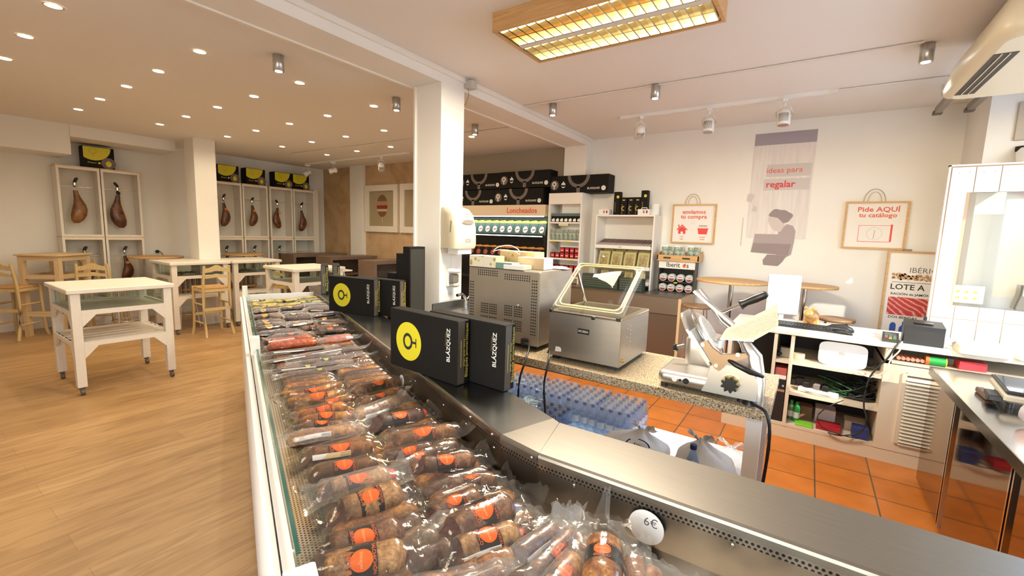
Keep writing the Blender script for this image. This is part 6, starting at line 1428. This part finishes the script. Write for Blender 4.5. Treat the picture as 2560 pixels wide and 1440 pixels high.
# ---- carrier bags
def cbag(c, rx, ry, h, label, seed, knot, m):
    rs2 = random.Random(seed); R = []; n = 28
    for k in range(13):
        v = k / 12; zz = h * v
        prof = math.sin(PI * min(1, .18 + v * .82)) ** .6 if v < .75 else max(.08, .75 * (1 - v) / .25 * .9)
        row_ = []
        for i in range(n):
            a = 2 * PI * i / n; q = prof * (1 + .10 * noise.noise(Vector((math.cos(a) * 2 + seed, math.sin(a) * 2, v * 3))) + .06 * math.sin(9 * a + seed + 3 * v) * v)
            row_.append((c[0] + rx * q * math.cos(a) + knot[0] * v * v, c[1] + ry * q * math.sin(a) + knot[1] * v * v, c[2] + zz + .008 * math.sin(5 * a + v * 9)))
        R.append(row_)
    t = thing('carrier_bag', label, 'bag', (0, 0, 0), 0); MB().loft(R).build('bag', m, t)
    for s in (-1, 1):
        kx, ky = c[0] + knot[0], c[1] + knot[1]
        e = MB(); e.loft([[(kx + s * (.01 + .05 * v) + .022 * (u - .5) * (1 + 2 * v), ky + .01 * math.sin(u * 6 + s), c[2] + h * .95 + .05 * v * (1 - .4 * u) + .012 * math.sin(u * 9 + v * 4)) for u in [j / 6 for j in range(7)]] for v in [i / 5 for i in range(6)]], False, False, closed=False); e.build('handle_end', m, t)
    return t
bagm = noise_mat('white_carrier_plastic', (.86, .80, .74), (.90, .87, .82), 8, rough=.45, bump=.15, detail=5)
bagt = film('clear_carrier_plastic', (.9, .88, .90), rough=.15, gl=.6, diff=.40, bump=.5, bscale=12)
b1_ = cbag((-.80, 2.60, .2005), .21, .14, .235, 'tied white carrier bag with a blue arrow ring print and half a word', 3, (.05, .03), bagm)
navy = mat('navy_print', (.02, .03, .12), .5)
def on_bag(px, py_): return AY(px, py_, 2.482)
pc = on_bag(1597, 1112); m = MB()
for a0 in (.1, 2.2, 4.3):
    m.ringy((pc.x, 2.47, pc.z - .0), .062, .070, 14, a0, a0 + 1.4, .75)
m.text('SCV', .032, (pc.x + .005, 2.4695, pc.z + .005), 'y', -.35, bold=.01); 
for q in range(len(m.v)):
    v_ = m.v[q]; dx = (v_.x - (-.80)) / .21; m.v[q] = Vector((v_.x, 2.60 - .147 * math.sqrt(max(.0, 1 - dx * dx * .9)) - .012, v_.z))
m.build('bag_print', navy, b1_)
cbag((-.37, 2.62, .2005), .17, .12, .27, 'tall crumpled white carrier bag beside the counter leg with faint dark print', 8, (-.05, .02), bagm)
cbag((-.245 - .02, 2.86, .2005), .12, .10, .17, 'translucent lilac-white plastic bag behind the counter leg', 12, (.0, .02), bagt).location = (-.02, 0, 0)
# ================================================================== till desk, right side
dk_ = thing('till_desk', 'white till desk with open shelves full of cables and a louvred end door', 'desk', (0, 0, 0))
DX0, DX1, DY0, DY1, DZ = -.52, 1.70, 4.18, 4.82, .905
MB().box(DX0, 1.10, DY0 - .01, DY1, DZ - .033, DZ, .004).box(1.10, DX1, DY0 - .0, DY1, DZ - .033, DZ, .004).build('desktop', mat('desk_top_white', (.72, .66, .56), .4), dk_)
cd_ = MB()
for (x0, x1) in ((DX0, DX0 + .03), (-.18, -.155), (-.062, -.036), (.53, .57)): MB().box(x0, x1, DY0 + .0, DY1 - .03, .10, DZ - .033).build('upright', mat('desk_cream', (.66, .57, .43), .45), dk_)
MB().box(DX0 + .03, 1.7, DY1 - .03, DY1 - .01, .10, DZ - .033).build('back_panel', mat('dark_brown_wood', (.035, .025, .018), .7), dk_); MB().box(DX0, DX0 + .03, DY1 - .03, DY1, .10, DZ - .033).build('corner_post', mat('desk_cream', (.66, .57, .43), .45), dk_)  # back panel in dark brown wood
MB().box(DX0, 1.7, DY0 + .004, DY0 + .03, 0, .10).build('plinth', mat('desk_cream', (.66, .57, .43), .45), dk_)
sh_ = MB().box(DX0 + .03, .53, DY0 + .002, DY1 - .03, .10, .125).box(-.155, .53, DY0 + .004, DY1 - .03, .63, .655).box(-.036, .53, DY0 + .004, DY1 - .03, .375, .40).box(.53, 1.7, DY0, DY1 - .03, .755, .78); sh_.build('shelf', mat('desk_cream', (.66, .57, .43), .45), dk_)
dpn = MB().box(.57, 1.7, DY0, DY0 + .02, .10, .76).build('door_panel', mat('desk_cream', (.66, .57, .43), .45), dk_)
lvm = MB().box(.64, .665, DY0 - .014, DY0, .17, .70).box(.665, .96, DY0 - .014, DY0, .16, .175).box(.665, .96, DY0 - .014, DY0, .69, .715)
lvm.build('louvre_frame', mat('desk_cream', (.66, .57, .43), .45), dpn)
lv2 = MB()
for i in range(19): z = .185 + i * .026; lv2.loft([[(.665, DY0 - .006, z + .018), (.665, DY0 - .004, z + .020), (.665, DY0 - .020, z + .002), (.665, DY0 - .022, z)], [(.96, DY0 - .006, z + .018), (.96, DY0 - .004, z + .020), (.96, DY0 - .020, z + .002), (.96, DY0 - .022, z)]], smooth=False)
MB().box(.665, .96, DY0 - .003, DY0 - .001, .175, .69).build('louvre_gap_shade', mat('louvre_gap_shade', (.22, .19, .15), .8), dpn); lv2.build('louvre', mat('desk_cream', (.66, .57, .43), .45), dpn)  # dark sheet behind the slats stands in for shade between them
# --- on the desk
mo = thing('payment_screen', 'upright white-framed touch screen on the desk, its display glowing white', 'screen', (-.33, 4.62, DZ + .001), math.radians(8))
a_ = AY(1922, 770, 4.6); 
MB().box(-.13, .13, -.012, .012, .055, .42, .006).build('housing', mat('screen_frame', (.62, .62, .62), .3), mo)
MB().box(-.13, -.05, .012, .03, .07, .40, .004).build('rear_cover', black, mo)
MB().box(-.112, .112, -.014, -.012, .085, .395).build('display', mat('display_glow', (1, 1, 1), emit=(1, .98, .94), es=1.6), mo)
MB().box(-.02, .02, .0, .03, .0, .08).box(-.12, .12, -.08, .08, 0, .012, .004).build('stand', mat('screen_frame', (.62, .62, .62), .3), mo)
pxy = AZ(1962, 800, DZ); mo.location = (-.17, 4.72, DZ + .001)
kb = thing('keyboard', 'black keyboard lying in front of the screen on the desk', 'keyboard', (-.20, 4.36, DZ + .001), math.radians(-4))
MB().loft([[(0, 0, 0), (.42, 0, 0), (.42, 0, .012), (0, 0, .012)], [(0, .15, 0), (.42, .15, 0), (.42, .15, .028), (0, .15, .028)]], smooth=False).build('body', black, kb)
k_ = MB()
for i in range(18):
    for j in range(5): k_.box(.014 + i * .022, .032 + i * .022, .012 + j * .026, .034 + j * .026, .014 + .003 * j, .020 + .003 * j)
k_.build('keys', mat('key_black', (.03, .03, .03), .4), kb)
mu = thing('scanner', 'black handheld scanner with a curved body lying beside the keyboard', 'scanner', (.24, 4.40, DZ + .001), math.radians(-12))
MB().loft([[(x, w_ * math.cos(a), h_ * .5 + h_ * .5 * math.sin(a)) for a in [2 * PI * i / 12 for i in range(12)]] for x, w_, h_ in ((-.11, .012, .02), (-.09, .025, .035), (-.04, .03, .045), (.0, .028, .05), (.05, .036, .05), (.08, .03, .035), (.09, .01, .02))]).build('body', black, mu)
MB().loft([[(x, .075 + w_ * math.cos(a), h_ * .5 + .0 + h_ * .5 * math.sin(a)) for a in [2 * PI * i / 12 for i in range(12)]] for x, w_, h_ in ((-.10, .01, .02), (-.05, .028, .05), (.03, .03, .062), (.085, .022, .04), (.10, .006, .02))]).build('grip', black, mu)
MB().loft([[(x, -.05 + w_ * math.cos(a), h_ * .5 + h_ * .5 * math.sin(a)) for a in [2 * PI * i / 12 for i in range(12)]] for x, w_, h_ in ((-.02, .01, .01), (0, .024, .022), (.05, .03, .034), (.09, .026, .026), (.11, .01, .01))]).build('mouse', black, mu)
pg = thing('piggy_bank', 'glossy amber ceramic pig figurine beside the screen', 'figurine', (.06, 4.62, DZ + .001), 1.2)
pm = noise_mat('amber_ceramic', (.45, .20, .04), (.68, .42, .12), 12, rough=.15, coat=.6)
g_ = MB(); g_.sphere((0, 0, .075), .07, 16, (1, .85, .85)).sphere((-.06, 0, .105), .04, 12).sphere((-.097, 0, .10), .017, 10, (.6, 1, 1)).sphere((-.05, .03, .15), .015, 8, (.6, 1, 1.3)).sphere((-.05, -.03, .15), .015, 8, (.6, 1, 1.3))
for sx in (-.035, .035):
    for sy in (-.03, .03): g_.cyl((sx, sy, 0), (sx, sy, .05), .017, .02, 10)
g_.build('body', pm, pg)
MB().tube([(.065, 0, .09), (.085, .01, .10), (.09, -.005, .115), (.08, 0, .125)], .004, 6).build('tail', pm, pg)
pr = thing('receipt_printer', 'black box-shaped receipt printer on the right part of the desk', 'printer', (.63, 4.27, DZ + .001), math.radians(-4))
MB().loft([[(0, 0, 0), (.215, 0, 0), (.215, 0, .105), (0, 0, .105)], [(-.005, .02, 0), (.22, .02, 0), (.22, .02, .135), (-.005, .02, .135)], [(0, .22, 0), (.215, .22, 0), (.215, .20, .16), (0, .20, .16)]], smooth=False).build('housing', black, pr)
m = MB(); m.T = Matrix.Translation((.05, .075, .1475)) @ Matrix.Rotation(.14, 4, 'X'); m.loft([rrect(0, .11, 0, .045, 0, .01), rrect(0, .11, 0, .045, .004, .01)]); m.build('paper_slot', mat('slot_black', (.004, .004, .004), .2), pr)
rd = thing('card_reader', 'dark grey card reader with small coloured keys left of the printer', 'card reader', (.505, 4.235, DZ + .001), math.radians(-6))
MB().loft([[(0, 0, 0), (.095, 0, 0), (.095, 0, .022), (0, 0, .022)], [(0, .14, 0), (.095, .14, 0), (.095, .14, .055), (0, .14, .055)]], smooth=False).build('body', mat('reader_grey', (.035, .035, .035), .4), rd)
q = MB(); q.T = Matrix.Rotation(.23, 4, 'X'); q.box(.012, .083, .085, .125, .023, .025); q.build('display', mat('lcd', (.10, .12, .10), .2), rd)
for i, cl in enumerate(((.35, .03, .02), (.5, .4, .03), (.05, .3, .05))):
    q = MB(); q.T = Matrix.Rotation(.23, 4, 'X'); q.box(.014 + i * .024, .033 + i * .024, .012, .024, .021, .027); q.build('key', mat('key_col_%d' % i, cl, .4), rd)
q = MB(); q.T = Matrix.Rotation(.23, 4, 'X')
for i in range(3):
    for j in range(3): q.box(.014 + i * .024, .033 + i * .024, .030 + j * .016, .041 + j * .016, .021, .027)
q.build('keys', mat('key_grey', (.16, .16, .15), .4), rd)
tag(MB().box(.40, .50, 4.27, 4.36, DZ + .0005, DZ + .002).build('paper_note', paper), 'small white paper on the desk left of the card reader', 'paper')
for k, (x, y, w_, d, h, l) in enumerate(((.93, 4.33, .17, .14, .035, 'white folded cloth pile on the desk right of the printer'), (.90, 4.14, .26, .16, .05, 'cream wrapped paper pack hanging over the desk edge near the door'), (1.18, 4.16, .24, .16, .03, 'sunlit white paper pack at the far right of the desk'))):
    tag(MB().loft([rrect(x, x + w_, y, y + d, DZ + .001, .02), rrect(x - .004, x + w_ + .004, y - .004, y + d + .004, DZ + h * .5, .02), rrect(x + .01, x + w_ - .01, y + .01, y + d - .01, DZ + h, .02)]).build('paper_pack', mat('cream_paper', (.80, .72, .52), .6)), l, 'paper')
# --- in the shelves
ro = thing('router', 'white flat router box leaning on the upper shelf', 'router', (.13, 4.26, .656), math.radians(-3))
q = MB(); q.T = Matrix.Rotation(-.18, 4, 'X'); q.loft([[(x, y_, z) for x, z in [(.155 * math.copysign(abs(math.cos(a)) ** .45, math.cos(a)) + .155, .095 * math.copysign(abs(math.sin(a)) ** .35, math.sin(a)) + .095) for a in [2 * PI * i / 36 for i in range(36)]]] for y_ in (0, .03)], smooth=False); q.build('case', white_gloss, ro)
q = MB(); q.T = Matrix.Rotation(-.18, 4, 'X'); q.box(.13, .17, -.001, 0, .09, .115).build('emblem', mat('emblem_grey', (.45, .42, .38), .5), ro)
tag(MB().cyl((.0, 4.33, .656), (.0, 4.33, .70), .045, n=20).build('tape_roll', cream), 'white roll of tape on the upper shelf left of the router', 'tape')
o = thing('small_device', 'small grey square device on the upper shelf at the left', 'device', (-.135, 4.28, .656)); MB().box(0, .085, 0, .03, 0, .085, .006).build('case', mat('grey_bronze', (.30, .26, .21), .35), o); MB().sphere((-.0, .0, .03), .018, 8).sphere((-.005, .0, .065), .014, 8).build('clip', black, o)
strip_ = thing('power_strip', 'white power strip with black and white plugs on the middle shelf', 'power strip', (.02, 4.25, .401), math.radians(-10)); MB().box(0, .27, 0, .05, 0, .04, .006).build('strip', white_gloss, strip_)
for i, (x, m_) in enumerate(((.03, black), (.10, mat('grey_plug', (.2, .18, .17), .5)), (.16, black))): MB().box(x, x + .045, .002, .045, .04, .085, .006).build('plug', m_, strip_)
tag(MB().box(.0, .06, 4.44, 4.50, .401, .46, .004).box(-.03, .0, 4.42, 4.47, .401, .45).build('adapter', mat('dark_adapter', (.06, .05, .045), .5)), 'dark power adapter at the back left of the middle shelf', 'adapter')
gcab = mat('green_cable', (.02, .09, .03), .5); wcab = mat('white_cable', (.6, .56, .5), .5)
def tangle(c, rx, ry, rz_, n, r, m, label, seed):
    q = random.Random(seed); mb = MB()
    for k in range(n):
        pts = []; a0 = q.random() * 6; e = .7 + q.random() * .5; tx, ty = q.uniform(-.5, .5), q.uniform(-.4, .4)
        for i in range(25):
            a = a0 + 2 * PI * i / 24 * q.uniform(.99, 1.01); x = c[0] + rx * e * math.cos(a); y = c[1] + ry * e * math.sin(a); z = c[2] + r + rz_ * (.5 + .5 * math.sin(a * 1 + tx * 6)) * (k + 1) / n
            pts.append((x, y, z))
        mb.tube(pts, r, 5)
    return tag(mb.build('cable_tangle', m), label, 'cable', kind='stuff')
tangle((.30, 4.40, .401), .13, .10, .13, 9, .005, gcab, 'tangle of dark green network cable on the middle shelf', 1)
tangle((.42, 4.38, .401), .10, .09, .15, 12, .006, black, 'tangle of black cables on the middle shelf, right side', 2)
tangle((.43, 4.38, .656), .08, .07, .05, 6, .005, mat('grey_cable', (.14, .12, .1), .5), 'coil of grey cables on the upper shelf right of the router', 3)
tangle((.17, 4.24, .401), .12, .04, .02, 2, .006, wcab, 'loop of white cable along the front of the middle shelf', 4)
wire('hanging_cable', [(.60, 4.17, .935), (.57, 4.145, .88), (.54, 4.14, .80), (.49, 4.14, .72), (.45, 4.14, .62), (.44, 4.14, .50), (.445, 4.14, .40), (.47, 4.14, .30), (.44, 4.14, .20), (.33, 4.15, .14), (.25, 4.17, .135)], .006, black, 'black cable hanging from the card reader down the front of the desk')
wire('hanging_cable', [(.61, 4.165, .935), (.60, 4.14, .87), (.56, 4.135, .80), (.53, 4.135, .70), (.46, 4.14, .64), (.38, 4.16, .66)], .005, wcab, 'pale cable curving from the desktop into the shelf by the router')
wire('hanging_cable', [(.32, 4.16, .42), (.22, 4.14, .34), (.17, 4.14, .25), (.22, 4.14, .17), (.35, 4.15, .145), (.44, 4.2, .13)], .004, black, 'thin black cable drooping across the lowest shelf')
def plain(name, x0, x1, y0, y1, z0, z1, m, label, cat, rz=0):
    t = MB().box(0, x1 - x0, 0, y1 - y0, 0, z1 - z0, .002).build(name, m); t.location = (x0, y0, z0); t.rotation_euler = (0, 0, rz); return tag(t, label, cat)
plain('green_booklet', .03, .15, 4.19, 4.30, .126, .14, mat('lime_booklet', (.20, .55, .03), .5), 'lime green booklet on the bottom shelf', 'book', .05)
plain('red_folder', .17, .33, 4.22, 4.36, .126, .165, mat('red_folder', (.38, .01, .02), .5), 'dark red folder on the bottom shelf in the middle', 'folder', -.03)
plain('blue_box', .40, .50, 4.20, 4.30, .126, .215, mat('navy_folder', (.02, .04, .16), .5), 'navy blue folder standing at the right of the bottom shelf', 'folder')
plain('paper_carton', .16, .30, 4.40, 4.55, .126, .24, paper, 'pale carton at the back of the bottom shelf', 'box'); plain('brown_carton', .04, .14, 4.38, 4.5, .126, .24, mat('kraft_dark', (.25, .15, .08), .7), 'brown carton behind the green spray bottles', 'box'); plain('paper_carton', .36, .50, 4.36, 4.5, .126, .20, cream, 'cream carton behind the navy folder', 'box')
for k, (x, m_, l) in enumerate(((.02, mat('green_can', (.03, .35, .08), .35), 'green and white spray can on the bottom shelf, right one of two'), (-.02, mat('green_can_dark', (.12, .25, .10), .35), 'dull green spray can on the bottom shelf, left one of two'))):
    t = thing('spray_can', l, 'can', (x + .01, 4.30 + .02 * k, .126)); MB().lathe([(.022, 0), (.024, .01), (.024, .12), (.014, .14)], n=16).build('can', m_, t); MB().cyl((0, 0, .135), (0, 0, .165), .013, n=12).build('cap', mat('can_cap', (.05, .4, .1), .4), t); MB().lathe([(.0245, .03), (.0245, .08)], n=16, cap=False).build('paper_label', paper, t)
pc_ = thing('computer_tower', 'black computer tower in the narrow left bay of the desk, brown strip with ports', 'computer', (-.152, 4.20, .126)); MB().box(0, .085, 0, .40, 0, .36, .003).build('case', black, pc_); MB().box(.003, .082, -.003, 0, .255, .275).build('port_strip', mat('tan_strip', (.35, .2, .12), .4), pc_); MB().box(.062, .075, -.004, -.003, .30, .315).build('sticker', mat('sky_sticker', (.35, .5, .6), .4), pc_)
plain('paper_stack', -.150, -.068, 4.20, 4.5, .487, .52, paper, 'stack of papers on the computer tower', 'paper'); plain('red_tin', -.150, -.068, 4.20, 4.4, .521, .58, mat('dusty_red', (.45, .10, .08), .5), 'dusty red box on the paper stack above the computer', 'box')
# end shelf of the desk
for i in range(6):
    o = MB().cyl((.61 + i * .026, 4.20, .803), (.61 + i * .026, 4.32, .803), .0125, n=12).build('coin_roll', mat('pink_roll', (.65, .25, .16), .5)); tag(o, 'pinkish coin roll in the row under the desk edge', 'coin roll', 'coin rolls under the desk')
gt_ = thing('tape_dispenser', 'green roll with an orange rim under the desk edge', 'tape', (.76, 4.22, .812)); MB().cyl((.015, 0, 0), (.10, 0, 0), .030, n=24).build('roll', mat('bright_green', (.02, .35, .06), .5), gt_); MB().cyl((-.005, 0, 0), (.015, 0, 0), .0315, n=24).build('rim', mat('orange_rim', (.75, .15, .03), .5), gt_); MB().cyl((.10, 0, 0), (.106, 0, 0), .031, n=24).build('rim', yellow, gt_)
plain('red_white_box', .93, 1.07, 4.21, 4.30, .781, .84, mat('red_box', (.55, .04, .05), .5), 'red and white packet under the desk at the right', 'packet', .1); plain('grey_packet', .80, .92, 4.30, 4.38, .781, .83, mat('grey_packet', (.22, .19, .18), .6), 'grey packet behind the green roll', 'packet')
# ---- dark steel side counter
sc2 = thing('steel_side_counter', 'mirror-polished steel side counter at the right with a reflecting front', 'counter', (0, 0, 0))
mir = noise_mat('mirror_steel_dark', (.30, .22, .15), (.36, .27, .19), 2, rough=.07, metal=1)
MB().box(.74, 1.70, 1.42, 3.985, .795, .82, .003).build('worktop', noise_mat('polished_top', (.60, .57, .54), (.68, .65, .62), 4, rough=.16, metal=1), sc2)
MB().box(.7395, .745, 1.42, 3.985, .765, .818).box(.745, 1.70, 3.98, 3.986, .765, .818).build('edge', mat('edge_dark', (.14, .12, .10), .25, 1), sc2)
MB().box(.752, .77, 1.42, 3.96, .03, .79).box(.77, 1.68, 3.94, 3.96, .03, .79).box(1.66, 1.68, 1.42, 3.94, .03, .79).build('panels', mir, sc2)
for y in (3.30, 2.45): MB().box(.742, .752, y, y + .012, .03, .77).box(.742, .752, y + .03, y + .042, .03, .77).build('trim_strip', chrome, sc2)
scl = thing('weighing_scale', 'black and white weighing scale with a glass-like platter on the side counter', 'scale', (.88, 3.18, .821), math.radians(-6))
MB().box(0, .34, 0, .40, .03, .07, .01).build('body', mat('scale_cream', (.6, .55, .42), .4), scl); MB().box(-.0, .34, 0, .40, .075, .088, .006).build('platter_frame', black, scl); MB().box(.015, .325, .015, .385, .0885, .091).build('platter', mat('platter_glass', (.35, .38, .42), .05, .8), scl)
MB().box(-.05, .0, .02, .16, .02, .05, .004).build('keypad', black, scl)
for x in (.03, .28):
    for y in (.03, .34): MB().cyl((x, y, 0), (x, y, .03), .015, n=12).build('foot', black, scl)
tag(MB().box(.84, .875, 3.28, 3.45, .821, .85, .004).build('dark_tray', mat('dark_wood_box', (.12, .06, .04), .4)), 'small dark tray beside the weighing scale', 'tray')
cbag((.98, 2.90, .8215), .11, .11, .13, 'clear plastic bag with reddish contents on the side counter', 21, (-.03, .04), film('clear_bag_pink', (.92, .70, .64), rough=.12, gl=.6, diff=.35, bump=.5, bscale=14))
# ---- plank door leaf
dl = thing('plank_door', 'open white plank door with a window pane and dark lever, sunlit', 'door', (.87, 4.96, .02), math.radians(0))
pm_ = noise_mat('door_white', (.82, .78, .70), (.86, .82, .75), 5, (8, 8, 1), .45)
DW, DH = .86, 2.245; gapm = mat('plank_gap', (.50, .36, .25), .7)
MB().box(.0, DW, .012, .032, 0, DH).build('core', gapm, dl) if False else None
wx0, wx1, wz0, wz1 = .11, .62, 1.13, 2.04
core = MB(); core.box(0, wx0, .010, .034, 0, DH).box(wx1, DW, .010, .034, 0, DH).box(wx0, wx1, .010, .034, 0, wz0).box(wx0, wx1, .010, .034, wz1, DH); core.build('core', gapm, dl)
pk = MB(); n = 6; pw_ = (DW - .02) / n
for i in range(n):
    a, b = .01 + i * pw_, .01 + (i + 1) * pw_ - .006
    for (za, zb) in ((.01, 1.02), (1.026, DH - .01)):
        # cut the window out
        segs = [(a, b, za, zb)]
        if zb > 1.1:
            segs = []
            if b <= wx0 or a >= wx1: segs = [(a, b, za, zb)]
            else:
                segs += [(a, b, za, wz0), (a, b, wz1, zb)]
                if a < wx0: segs.append((a, wx0, wz0, wz1))
                if b > wx1: segs.append((wx1, b, wz0, wz1))
        for s_ in segs: pk.box(s_[0], s_[1], .0, .010, s_[2], s_[3])
pk.build('planks', pm_, dl)
st_ = MB()
for i in range(n):
    for z in (.95, 1.06, DH - .05):
        for f in (.28, .72): st_.disc((.01 + i * pw_ + pw_ * f, -.0006, z), .005, 8, 'y')
st_.build('screws', mat('screw_grey', (.45, .40, .32), .4), dl)
MB().box(wx0, wx1, .018, .024, wz0, wz1).build('window_pane', film('door_glass', (.93, .95, .93), rough=.03, gl=.5, diff=.06), dl)
MB().box(wx0, wx0 + .02, .0, .01, wz0, wz1).build('window_bead', mat('bead_shade', (.45, .32, .20), .6), dl)
MB().box(-.012, 0, -.006, .036, 0, DH + .01).box(-.012, DW, -.006, .036, DH, DH + .012).build('edge_trim', white_lac, dl)
MB().box(-.03, -.012, -.03, .01, .87, 1.02, .004).build('latch', black, dl)
MB().box(.12, .30, -.002, 0, 1.16, 1.30).build('notice', mat('cream_notice', (.80, .68, .35), .6), dl)
q = MB(); [q.disc((.15 + (i % 3) * .05, -.003, 1.20 + (i // 3) * .05), .012, 12, 'y') for i in range(6)]; q.build('notice_print', mat('ochre_print', (.60, .38, .08), .6), dl)
# things seen through / on the pane
rb_ = thing('wall_phone', 'dark grey rounded handset unit with a white plate hanging on the door window', 'device', (1.335, 4.95, 1.16)); MB().loft([rrect(0, .16, -.03, 0, z, .01) if z < .12 else rrect(.02, .14, -.03, 0, z, .01) for z in (0, .02, .12, .19)]).build('body', mat('device_grey', (.12, .11, .09), .4), rb_); MB().box(.03, .12, -.032, -.03, .11, .17).build('plate', white_print, rb_)
# ---- out-of-view awning, added to block sun and reflect in the door pane
tag(MB().loft([[(1.9, .4, 2.72), (1.9, 2.1, 2.72), (1.9, 2.1, 2.70), (1.9, .4, 2.70)], [(3.2, .4, 2.0), (3.2, 2.1, 2.0), (3.2, 2.1, 1.98), (3.2, .4, 1.98)]], smooth=False).build('red_awning', mat('red_awning', (.6, .10, .08), .6)), 'red awning outside the shop front, set beyond the right edge to block the sun', 'awning')
# ---- air conditioner under the ceiling
ac = thing('air_conditioner', 'large cream ceiling air conditioner with dark slotted end grille', 'air conditioner', (0, 0, 0))
acm = mat('ac_cream', (.70, .62, .44), .35)
A0 = (.655, 1.55, 3.17, 4.42)    # x0 x1 y0 y1
def acring(z, i, r): return rrect(A0[0] + i, A0[1] - i, A0[2] + i, A0[3] - i, z, r)
MB().loft([acring(2.645, .05, .08), acring(2.66, .012, .09), acring(2.70, .0, .09), acring(2.83, .03, .09), acring(2.89, .06, .08)]).build('housing', acm, ac)
MB().box(.705, .80, 3.46, 4.24, 2.642, 2.648).build('grille', mat('grille_dark', (.035, .025, .015), .6), ac)
g2 = MB(); g2.box(.733, .738, 3.46, 4.24, 2.638, 2.643).box(.765, .770, 3.46, 4.24, 2.638, 2.643); g2.build('slats', acm, ac)
MB().lathe([(.16, 0), (.17, -.006), (.12, -.012), (0, -.014)], (1.08, 3.7, 2.647), 32).build('air_outlet', mat('ac_gloss', (.78, .72, .58), .12), ac)
for x in (.80, 1.40):
    for y in (3.4, 4.2): MB().cyl((x, y, 2.85), (x, y, ZR), .006, n=8).build('hanger', chrome, ac)
brm = mat('bracket_grey', (.22, .18, .14), .4)
for k, (x, l) in enumerate(((.80, 'grey steel ceiling bar left of the air conditioner, ending at the poster wall'), (1.0, 'grey steel ceiling bar under the air conditioner, nearest the corner'))):
    t = thing('steel_bar', l, 'bar', (0, 0, 0)); MB().bar((x, 4.42, 2.82), (x + .0, 5.36, 2.80), .045, .05).build('bar', brm, t); MB().box(x - .03, x + .03, 5.34, 5.40, 2.77, 2.80).build('end_plate', mat('end_plate_dark', (.1, .08, .06), .5), t); MB().bar((x, 4.6, 2.84), (x, 4.6, ZR), .01, .01, (0, 1, 0)).bar((x, 5.3, 2.82), (x, 5.3, ZR), .01, .01, (0, 1, 0)).build('hanger', chrome, t)
wl = thing('wall_lamp', 'white wall spotlight with a dark ribbed face at the right picture edge', 'lamp', (1.33, 5.33, 2.33), math.radians(40)); MB().box(-.03, .03, -.03, .02, .08, .12).build('bracket', black, wl); MB().loft([rrect(-.09, .09, -.10, -.04, -.10, .02), rrect(-.10, .10, -.12, -.03, .06, .02), rrect(-.06, .06, -.10, -.03, .10, .02)]).build('head', white_gloss, wl); MB().box(-.07, .07, -.125, -.118, -.08, .05).build('ribbed_face', mat('lamp_face', (.14, .13, .13), .3), wl)
tag(MB().box(1.28, 1.5, 5.325, 5.35, 2.50, 2.80, .004).build('wall_panel', mat('panel_taupe', (.52, .46, .38), .6)), 'square taupe cover panel on the wall above the plank door', 'panel')
